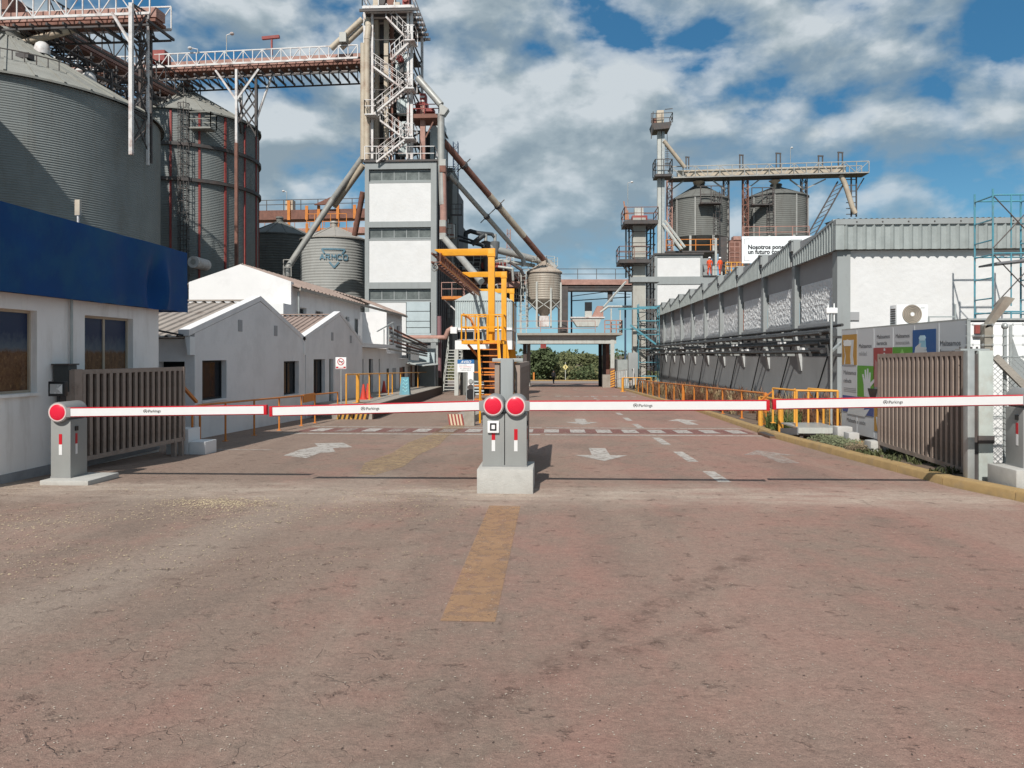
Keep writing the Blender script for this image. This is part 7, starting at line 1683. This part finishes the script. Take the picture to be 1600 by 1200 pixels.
p, q = PY(965, 598, 68), PY(983, 562, 68); o = MB().box(p.x, q.x, 68, 72, gz(68), q.z); o.build('small_hut', M_cgrey, label='small dull hut behind the canopy post near the concrete column', cat='hut')
mb = MB(); rails_mb(mb, [PY(962, 604, 66), PY(990, 602, 60)], 1.3, .03, (1, .5), .8); mb.build('mesh_fence', M_wsteel, label='white wire fence between the canopy post and the concrete column', cat='fence')

t = T('process_block', 'white panelled block with a dark flat roof rising behind the warehouse', 'building', (PY(1060, 450, 76).x, 78, 0))
WY = 76.0; zw = lambda py: PY(1060, py, WY).z; xw = lambda px: PY(px, 450, WY).x
mb = MB(); mb.box(xw(1022), xw(1027), WY, WY+.5, 0, zw(398)); mb.box(xw(1094.5), xw(1098), WY, WY+.5, zw(432), zw(398)); mb.box(xw(1027), xw(1094.5), WY+.02, WY+.5, zw(401.5), zw(398)); mb.box(xw(1027), xw(1130), WY+.02, WY+.5, zw(444), zw(432)); mb.build('frame', M_frameg, t)
MB().box(xw(1027), xw(1094.5), WY+.1, WY+.6, zw(432), zw(401.5)).build('white_panel', M_towerw, t); MB().box(xw(1027), xw(1130), WY+.1, WY+.6, zw(500), zw(444)).build('white_panel', M_towerw, t)
MB().box(xw(1023), xw(1099.5), WY-.15, WY+7, zw(398), zw(395.5)).build('roof_slab', M_dsteel, t)
MB().box(xw(1023), xw(1098), WY+.6, WY+6.8, 0, zw(398)-.01).build('body', M_frameg, t)
MB().box(xw(1098.1), xw(1160), WY+.3, WY+7, 0, zw(432)).build('terrace_block', M_wallg, t)
MB().box(xw(1098), xw(1150), WY-.1, WY+7, zw(432), zw(430.5)).build('terrace_slab', M_dsteel, t)
MB().box(xw(1098.2), xw(1112), WY+1.5, WY+4, zw(430.4), zw(401)).build('grey_wall', M_frameg, t)
mb = MB(); rails_mb(mb, [(xw(1098), WY, zw(430)), (xw(1140), WY, zw(430))], 1.0, .03, (1, .5), 1.0); mb.build('terrace_railing', M_dsteel, t, kind='stuff')
zt3 = zw(430.4)
# right silos
for (lab, px, r_px, ye, ya, cone) in (('dark hopper silo on the left of the far right pair, by the white block', 1092.5, 44.5, 315, 291, 374), ('dark silo on the right of the far right pair, above the billboard', 1212.5, 47, 311, 294, 374)):
    d = 100; c = Wp(px, 400, d); r = r_px/1200*d
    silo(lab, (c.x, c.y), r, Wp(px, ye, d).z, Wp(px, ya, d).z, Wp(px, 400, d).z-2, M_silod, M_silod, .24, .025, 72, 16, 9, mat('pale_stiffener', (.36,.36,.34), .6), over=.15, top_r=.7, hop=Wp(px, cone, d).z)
    s_ = [o for o in COL.objects if o.get('label') == lab][0]
    zb_ = Wp(px, cone, d).z
    for i in range(8): th = .3+i*math.pi/4; x, y = c.x+r*math.cos(th), c.y+r*math.sin(th); mb = MB(); mb.bar((x, y, 0), (x, y, zb_), .25); mb.build('leg', M_ygrey, s_)
    th = math.atan2(-c.y, -c.x)+(.55 if px < 1150 else -.15)
    x, y = c.x+(r+.35)*math.cos(th), c.y+(r+.35)*math.sin(th)
    cage_ladder(s_, x, y, zb_-1, Wp(px, ye, d).z+.5, (math.cos(th), math.sin(th), 0), M_dsteel, .9)
    x2, y2_ = c.x+(r+.7)*math.cos(th-.25), c.y+(r+.7)*math.sin(th-.25); mb = MB(); zz_ = Wp(px, 328, d).z; mb.box(x2-1.3, x2+1.3, y2_-.7, y2_+.7, zz_-.15, zz_); rails_mb(mb, [(x2-1.3, y2_-.7, zz_), (x2+1.3, y2_-.7, zz_)], 2.0, .07, (1, .5), 1.3); mb.build('hatch_platform', M_dsteel, s_, kind='stuff')
    zr = Wp(px, 372 if px > 1150 else 392, d-5).z; mb = MB(); xl2, xr2 = Wp(px-52, 372, d-5), Wp(px+40 if px < 1150 else px+50, 372, d-5); rails_mb(mb, [(xl2.x, xl2.y, zr), (xr2.x, xl2.y, zr)], 1.4, .06, (1, .5), 1.8); mb.build('walkway_railing', M_orange if px < 1150 else M_rustp, s_, kind='stuff')
    MB().box(xl2.x, xr2.x, xl2.y, xl2.y+1.5, zr-.2, zr).build('walkway', M_dsteel, s_)
# slim elevator
EY = 97.0; ze_ = lambda py: PY(1032, py, EY).z; xe = lambda px: PY(px, 300, EY).x
t = T('slim_elevator', 'slim pale bucket elevator leg with a small caged head left of the right silos', 'elevator', (xe(1032), EY, 0))
MB().box(xe(1027.5), xe(1033), EY, EY+.6, 3, ze_(205)).build('leg', M_ygrey, t); MB().box(xe(1034), xe(1038.5), EY, EY+.6, 3, ze_(205)).build('leg', M_galv, t)
mb = MB(); mb.ext([(xe(1017), EY-1, ze_(196)), (xe(1048), EY-1, ze_(194)), (xe(1045), EY-1, ze_(204)), (xe(1020), EY-1, ze_(206))], (0, 2.6, 0)); mb.build('platform', M_dsteel, t)
mb = MB(); rails_mb(mb, [(xe(1016), EY-1, ze_(196)), (xe(1049), EY-1, ze_(195)), (xe(1049), EY+1.5, ze_(195))], 1.2, .05, (1, .5), 1.3); mb.bar((xe(1016), EY-1, ze_(220)), (xe(1019), EY-1, ze_(178)), .1); mb.bar((xe(1038), EY-.5, ze_(173)), (xe(1050), EY-.5, ze_(172)), .08); mb.build('platform_railing', M_dsteel, t, kind='stuff')
MB().box(xe(1026), xe(1037), EY-.3, EY+1, ze_(196), ze_(173)).build('head', M_beige, t, bevel=.08); MB().box(xe(1019), xe(1025), EY-.3, EY+.5, ze_(195), ze_(186)).build('motor', M_rust, t)
mb = MB(); mb.tube((xe(1037), EY, ze_(220)), (xe(1072), EY+1, ze_(259)), .26, 10); mb.build('chute', M_beige, t, smooth=50)
platform(t, xe(1022), xe(1048), EY-1.2, EY+1.2, ze_(275), M_dsteel, M_dsteel, 1.8, .3, .06)
mb = MB(); mb.bar((xe(1036), EY, ze_(350)), (xe(1059), EY-3, ze_(395)), .35, .2); mb.bar((xe(1039), EY, ze_(345)), (xe(1064), EY-3, ze_(392)), .2); mb.build('sloping_duct', M_ygrey, t)
mb = MB()
for i in range(10): mb.bar((xe(1040), EY+.3, ze_(225+3*i*1.2)), (xe(1046), EY+.3, ze_(225+3*i*1.2)), .05)
mb.bar((xe(1043), EY+.3, ze_(196)), (xe(1043), EY+.3, ze_(262)), .06); mb.build('ladder', M_dsteel, t)
# gantry over the silos
GY = 99.5; zg = lambda py: PY(1200, py, GY).z; xg_ = lambda px: PY(px, 270, GY).x
t = T('conveyor_bridge', 'latticed beige conveyor on posts above the two far right silos', 'conveyor', (xg_(1200), GY, 15), 'conveyor bridges')
A = Vector((xg_(1046), GY, zg(279))); B = Vector((xg_(1352), GY, zg(274.5)))
mb = MB(); mb.bar(A+Vector((1,0,.55)), B+Vector((-2.6,0,.55)), 1.0, 1.0); mb.build('belt_housing', M_beige, t)
mb = MB(); mb.bar(A, B, 2.3, .22); mb.build('deck', M_dsteel, t)
for s in (-1.15, 1.15):
    o = Vector((0, s, 0)); mb = MB(); mb.bar(A+o+Vector((0,0,1.4)), B+o+Vector((0,0,1.4)), .11); mb.bar(A+o, B+o, .14); mb.build('chord', M_gpipe, t); mb = truss_mb(MB(), A+o, B+o, 1.4, 16, .12); mb.build('lattice', M_gpipe, t, kind='stuff')
for px, h, w2 in ((1072, 18, 4), (1156, 20, 4.5), (1213, 22, 6), (1279, 17, 6), (1310, 22, 6)):
    x = xg_(px); mb = MB(); zz_ = zg(262); hh = h/1200*100; mb.bar((x, GY, zz_), (x, GY, zz_+hh), .14); mb.bar((x+w2/12, GY, zz_), (x+w2/12, GY, zz_+hh*.95), .14); mb.bar((x-.1, GY, zz_+hh), (x+w2/12+.1, GY, zz_+hh*.97), .16); mb.build('hoist_frame', M_dsteel, t)
for px, m_ in ((1046, M_rustp), (1134.5, M_dsteel), (1164.5, M_rust), (1256, M_dsteel)): mast(t, (xg_(px), GY, 0), (xg_(px), GY, zg(280)), .62, 22, m_, .12, name='lattice_leg')
for a_, b_ in ((1134, 1114), (1164, 1186), (1256, 1234), (1256, 1290), (1046, 1068)): mb = MB(); mb.bar((xg_(a_), GY, zg(297)), (xg_(b_), GY, zg(281)), .16); mb.build('knee_brace', M_gpipe, t)
mb = MB(); a_, b_ = Vector((xg_(1262), GY, zg(368))), Vector((xg_(1309), GY, zg(285)))
for s in (0, .9):
    mb.bar(a_+Vector((s, 0, 0)), b_+Vector((s, 0, 0)), .16)
for i in range(10): mb.bar(a_.lerp(b_, i/10), a_.lerp(b_, (i+1)/10)+Vector((.9,0,0)), .09)
mb.build('raking_lattice', M_dsteel, t, kind='stuff')
mb = MB(); mb.path([(xg_(1311), GY-.5, zg(276)), (xg_(1318), GY-.5, zg(290)), (xg_(1330), GY-.5, zg(328)), (xg_(1334), GY-.5, zg(336))], .32, 10); mb.build('chute', M_beige, t, smooth=50)
mb = MB()
for px in (1330, 1338): mb.bar((xg_(px), GY, zg(340)), (xg_(px), GY, zg(278)), .16)
for i in range(7): mb.bar((xg_(1322), GY, zg(336-9*i)), (xg_(1339), GY, zg(336-9*i)), .09)
mb.bar((xg_(1338), GY, zg(300)), (xg_(1350), GY, zg(280)), .12); mb.build('stair_tower', M_dsteel, t, kind='stuff')
for px in (1092.5, 1212.5): mb = MB(); p = Vector((xg_(px), GY+.6, 0)); mb.lathe(p, [(.75, zg(281)), (.2, zg(287)), (.2, zg(294))], 12); mb.build('drop_hopper', M_beige, t, smooth=40)
# billboard
KY = 52.0; zk = lambda py: PY(1200, py, KY).z; xk = lambda px: PY(px, 390, KY).x
t = T('billboard', 'white billboard with black lettering standing on the warehouse roof', 'billboard', (xk(1220), KY, 5.8))
MB().box(xk(1159.5), xk(1330), KY, KY+.12, zk(411), zk(369)).build('panel', M_bb, t)
for px in (1168, 1215, 1262, 1310): mb = MB(); mb.bar((xk(px), KY+.3, 5.3), (xk(px), KY+.3, zk(370)), .12); mb.bar((xk(px), KY+1.5, 5.3), (xk(px), KY+.3, zk(385)), .08); mb.build('support', M_gpipe, t)
text('Nosotros ponemos la', .40, M_txtk, t, (xk(1168.5), KY-.004, zk(389)), '-y', bold=.016, sx=.95); text('un futuro con m\u00e1s', .40, M_txtk, t, (xk(1168.5), KY-.004, zk(396.5)), '-y', bold=.016, sx=.95)
mb = MB()
for (px, py, sx_, sz_) in ((1163, 373, 1, -1), (1163, 407, 1, 1)):
    x, z = xk(px), zk(py); mb.bar((x, KY-.003, z), (x+.35*sx_, KY-.003, z), .02); mb.bar((x, KY-.003, z), (x, KY-.003, z+.35*sz_), .02)
mb.build('corner_mark', M_txtl, t)
# clutter left of the billboard
t = T('roof_walkways', 'jumble of rusty and yellow walkways left of the billboard', 'walkways', (xw(1145), 78, zt3))
for (a, b, y0, y1, m_) in ((1141, 1160, 375, 415, M_rust), (1126, 1136, 370, 410, M_dsteel), (1146, 1158, 369, 376, M_rustp)):
    MB().box(PY(a, 400, 79).x, PY(b, 400, 79).x, 79, 80, PY(a, y1, 79).z, PY(a, y0, 79).z).build('housing', m_, t)
mb = MB(); rails_mb(mb, [PY(1134, 428, 77), PY(1160, 428, 77)], 1.15, .05, (1, .66, .33), .6); mb.build('railing', M_orangey, t)
mb = MB()
for py in (425, 409, 393): rails_mb(mb, [PY(1140, py, 78), PY(1156, py, 78)], .95, .045, (1, .5), .55)
mb.build('railing', M_rustp, t)
for px in (1118.5, 1127): mb = MB(); mb.bar(PY(px, 430, 80), PY(px, 372, 80), .2); mb.build('post', M_ygrey, t)

# ================================================================== PEOPLE
def person(label, loc, h, facing, top, legs, head, helmet=None, arm=0, stride=.12):
    t = T('person', label, 'person', loc, None); s = h/1.75
    V = []; E = []; R = []
    def v(x, y, z, r): V.append((x*s, y*s, z*s)); R.append(r*s); return len(V)-1
    pel = v(0, 0, .95, .15); ch = v(0, .01, 1.28, .17); nk = v(0, 0, 1.48, .065); hd = v(0, -.02, 1.58, .09); tp = v(0, -.02, 1.68, .085); E += [(pel, ch), (ch, nk), (nk, hd), (hd, tp)]
    for sx in (-1, 1):
        hip = v(.09*sx, 0, .88, .10); kn = v(.10*sx, stride*.5*sx, .48, .072); an = v(.11*sx, stride*sx, .09, .05); toe = v(.12*sx, stride*sx-.14, .04, .042); E += [(pel, hip), (hip, kn), (kn, an), (an, toe)]
        sh = v(.19*sx, 0, 1.40, .07); el = v(.26*sx, -.02-.05*arm, 1.12, .052); wr = v(.24*sx, -.08-.16*arm, .88+.18*arm, .038); fi = v(.235*sx, -.11-.22*arm, .79+.2*arm, .035); E += [(ch, sh), (sh, el), (el, wr), (wr, fi)]
    me = bpy.data.meshes.new('body'); me.from_pydata(V, E, []); o = bpy.data.objects.new('body', me); COL.objects.link(o)
    sk = o.modifiers.new('skin', 'SKIN')
    for i, d in enumerate(me.skin_vertices[0].data): d.radius = (R[i], R[i]*.8 if i < 2 else R[i]); d.use_root = (i == 0)
    o.modifiers.new('sub', 'SUBSURF').levels = 2
    m2 = bpy.data.meshes.new_from_object(o.evaluated_get(bpy.context.evaluated_depsgraph_get())); bpy.data.objects.remove(o)
    m2.materials.clear()
    for m_ in (top, legs, M_skin, M_boot): m2.materials.append(m_)
    for p in m2.polygons:
        c = p.center/s; z = c.z; p.material_index = 2 if z > 1.47 or (abs(c.x) > .19 and z < .90+.18*arm and z > .7) else 3 if z < .1 else 1 if z < .92 else 0
        p.use_smooth = True
    bo = link('body', m2, None, t, (0,0,0))
    t.rotation_euler = (0, 0, facing)
    def sub(name, mb, m_):
        me = bpy.data.meshes.new(name); me.from_pydata([tuple(c*s for c in q) for q in mb.v], [], mb.f); me.shade_smooth(); link(name, me, m_, t, (0,0,0))
    if helmet:
        mb = MB(); mb.lathe((0, -.02, 1.63), [(.17, 0), (.125, .01), (.12, .06), (.08, .12), (.001, .14)], 16); sub('helmet', mb, helmet)
    else:
        mb = MB(); mb.lathe((0, 0, 1.60), [(.10, -.02), (.105, .05), (.08, .11), (.001, .135)], 14); sub('hair', mb, M_dkcl)
    mb = MB(); mb.box(-.012, .012, -.125, -.095, 1.575, 1.61); sub('nose', mb, M_skin)
    return t
p = PY(1112.5, 430, 75.2); person('worker in orange overalls and white helmet, left of the two on the roof terrace', (p.x, 76.4, zt3+.02), 1.82, 2.6, M_work, M_work, None, M_helm, .5)
p = PY(1130, 430, 75.2); person('worker in orange overalls and white helmet, right of the two on the roof terrace', (p.x, 76.6, zt3+.02), 1.82, 3.6, M_work, M_work, None, M_helm, .2)
p = PY(865, 590, 92); person('dark clothed person walking in the drive beyond the canopy', (p.x, 92, gz(92)), 1.62, .4, M_dkcl, M_dkcl, None, None, .3, .2)

# ================================================================== DISTANT ROAD SIGN AND POST
p = PY(883.5, 590, 120); zs = gz(120)+.05
t = T('warning_sign', 'small faded yellow diamond sign by the far road', 'sign', (p.x, 120, zs))
mb = MB(); mb.bar((p.x, 120, zs), (p.x, 120, PY(883, 566, 120).z), .10); mb.build('pole', M_ygrey, t)
c = PY(883.5, 573.5, 119.9); mb = MB(); r = .45; mb.ext([(c.x, 119.9, c.z-r), (c.x+r, 119.9, c.z), (c.x, 119.9, c.z+r), (c.x-r, 119.9, c.z)], (0, .04, 0)); mb.build('diamond_panel', M_signy, t)
mb = MB(); mb.box(c.x-.06, c.x+.06, 119.89, 119.899, c.z-.2, c.z+.2); mb.build('mark', M_txtk, t)
p = PY(834, 588, 118); MB().box(p.x-.12, p.x+.12, 118, 118.3, gz(118), gz(118)+1.3).build('marker_post', M_orange, label='small orange marker post by the far road', cat='marker post')

# ================================================================== VEGETATION
def leaf_mat(name, rgb, var=.45):
    m = bpy.data.materials.new(name); m.use_nodes = True; nt = m.node_tree; b = nt.nodes['Principled BSDF']
    co = N(nt, 'ShaderNodeTexCoord').outputs['Object']; n = N(nt, 'ShaderNodeTexNoise', i_Scale=.9, i_Detail=6.0, i_Roughness=.75); nt.links.new(co, n.inputs['Vector'])
    nt.links.new(mix_c(nt, ramp(nt, n.outputs[0], [(.32, 0), (.68, 1)]), tuple(c*(1-var) for c in rgb), tuple(c*(1+var) for c in rgb)), b.inputs['Base Color'])
    b.inputs['Roughness'].default_value = .75; b.inputs['Specular IOR Level'].default_value = .2; return m
M_l1 = leaf_mat('olive_leaves', (.118, .128, .058)); M_l2 = leaf_mat('green_leaves', (.078, .10, .046)); M_l3 = leaf_mat('yellow_green_leaves', (.165, .16, .075)); M_bark = mat('bark', (.09,.065,.045), .9, var=.3, vs=6)
def leaves(mb, c, rx, ry, rz, n, s):
    for i in range(n):
        u, v, w = random.gauss(0, 1), random.gauss(0, 1), random.gauss(0, 1); L = math.sqrt(u*u+v*v+w*w); k = random.random()**.35
        p = Vector((c[0]+u/L*rx*k, c[1]+v/L*ry*k, c[2]+w/L*rz*k))
        a = Vector((random.uniform(-1,1), random.uniform(-1,1), random.uniform(-1,1))).normalized(); b = a.orthogonal().normalized(); q = s*random.uniform(.5, 1.4)
        mb.add([p-a*q, p+b*q*.6, p+a*q, p-b*q*.6], [(0,1,2,3)])
def tree(label, x, y, h, w, m, n, s, group, trunk=True):
    z = gz(y)+.02; t = T('tree' if trunk else 'shrub', label, 'tree' if trunk else 'shrub', (x, y, z), group)
    mb = MB(); mb.tube((x, y, z), (x, y, z+h*.5), h*.035, 7, h*.02)
    for k in range(4): a = k*1.6+random.random(); mb.tube((x, y, z+h*.35), (x+w*.55*math.cos(a), y+w*.5*math.sin(a), z+h*.72), h*.018, 5, h*.006)
    mb.build('trunk', M_bark, t)
    mb = MB()
    for k in range(9):
        a = random.uniform(0, 6.28); rr = random.uniform(0, .62)*w; zz_ = random.uniform(.3 if not trunk else .42, .86)*h
        leaves(mb, (x+rr*math.cos(a), y+rr*math.sin(a), z+zz_), w*.42, w*.42, h*.2, n//9, s)
    mb.build('crown', m, t); return t
random.seed(9)
bx_ = lambda px, y: PY(px, 560, y).x
tl = [(826, 128, 5.0, 3.4, M_l2, 'dark rounded tree at the left of the opening under the canopy'), (850, 126, 5.3, 3.4, M_l2, 'dark rounded tree just right of the canopy column'),
      (886, 146, 4.9, 5.2, M_l1, 'broad olive tree behind the diamond sign'), (926, 150, 4.7, 4.6, M_l1, 'olive tree by the right end of the opening under the canopy')]
for px, y, h, w, m, lab in tl: tree(lab, bx_(px, y), y, h, w, m, 2600, .26, 'trees beyond the far road')
# the scrub between them reads as one mass
mb = MB(); mb2 = MB(); mb3 = MB()
for i in range(90):
    px = random.uniform(700, 1010); y = random.uniform(124, 160); x = bx_(px, y); h = random.uniform(1.5, 2.6)*(1+.25*(y-124)/36); tgt = random.choice((mb, mb, mb2, mb3))
    leaves(tgt, (x, y, gz(y)+h*.45), random.uniform(1.6, 3.0), 1.6, h*.6, 330, .24)
for o, m in ((mb, M_l1), (mb2, M_l2), (mb3, M_l3)): q = o.build('scrub_foliage', m, kind='stuff'); q['label'] = 'dense scrub of mixed green bushes beyond the far road'
mb = MB()
for i in range(70):
    x = random.uniform(-260, 260); y = random.uniform(300, 380); leaves(mb, (x, y, gz(y)+3.0), 7, 5, random.uniform(3.0, 5.2), 120, .9)
q = mb.build('far_wood', M_l2, kind='stuff'); q['label'] = 'low dark line of far trees on the horizon'
# dry plants behind the right railing
M_dry = leaf_mat('dry_reddish_stems', (.17, .085, .05)); M_dryl = leaf_mat('dry_straw', (.30, .23, .13))
random.seed(17)
def tuft(mb, x, y, z, h, n, spread):
    for i in range(n):
        a = random.uniform(0, 6.28); r = random.uniform(.2, 1)*spread; p = Vector((x+random.uniform(-.08, .08), y+random.uniform(-.08, .08), z)); hh = h*random.uniform(.55, 1.1)
        m_ = p+Vector((math.cos(a)*r*.4, math.sin(a)*r*.4, hh*.75)); q = p+Vector((math.cos(a)*r, math.sin(a)*r, hh*random.uniform(.7, 1))); w = .012
        s = Vector((-math.sin(a), math.cos(a), 0))*w
        mb.add([p-s, p+s, m_+s*.8, m_-s*.8, q], [(0,1,2,3), (3,2,4)])
mb = MB(); mb2 = MB()
for i in range(260):
    y = 19.5+36*random.random(); x = random.uniform(5.9, 8.4); tuft(mb if random.random() < .75 else mb2, x, y, gz(y)+.04, random.uniform(.45, .95), 34, .42)
q = mb.build('dry_plants', M_dry, kind='stuff'); q['label'] = 'reddish dry plants filling the strip behind the orange railing'
q = mb2.build('straw_grass', M_dryl, kind='stuff'); q['label'] = 'straw coloured grass among the dry plants'
mb = MB()
for i in range(14): y = random.uniform(18.2, 20); tuft(mb, random.uniform(5.2, 6.2), y, gz(y)+.04, random.uniform(.3, .55), 40, .3)
q = mb.build('green_grass_tufts', leaf_mat('grass_green', (.12, .15, .05)), kind='stuff'); q['label'] = 'green grass tufts by the yellow posts at the near end of the planted strip'
t = T('ground_cover_shrub', 'low grey green ground cover shrub spilling over the kerb below the footbridge', 'shrub', (5.4, 14.8, -.1))
mb = MB(); mb2 = MB()
for i in range(40):
    f = random.random(); y = 15.9-2.4*f; x = 5.25+.5*random.random()-.05*f; leaves(mb if f < .72 else mb2, (x, y, gz(y)+.10), .24, .22, .11, 150, .018)
mb.build('foliage', leaf_mat('grey_green_leaves', (.15, .165, .095)), t); mb2.build('dry_foliage', leaf_mat('dry_brown_leaves', (.20, .155, .10)), t)
mb = MB()
for i in range(50): y = random.uniform(10.6, 14); tuft(mb, random.uniform(5.15, 6.1), y, gz(y)+.05, .12, 16, .14)
q = mb.build('weeds', leaf_mat('weed_green', (.09, .10, .045)), kind='stuff'); q['label'] = 'small weeds in the dirt under the open right gate leaf'
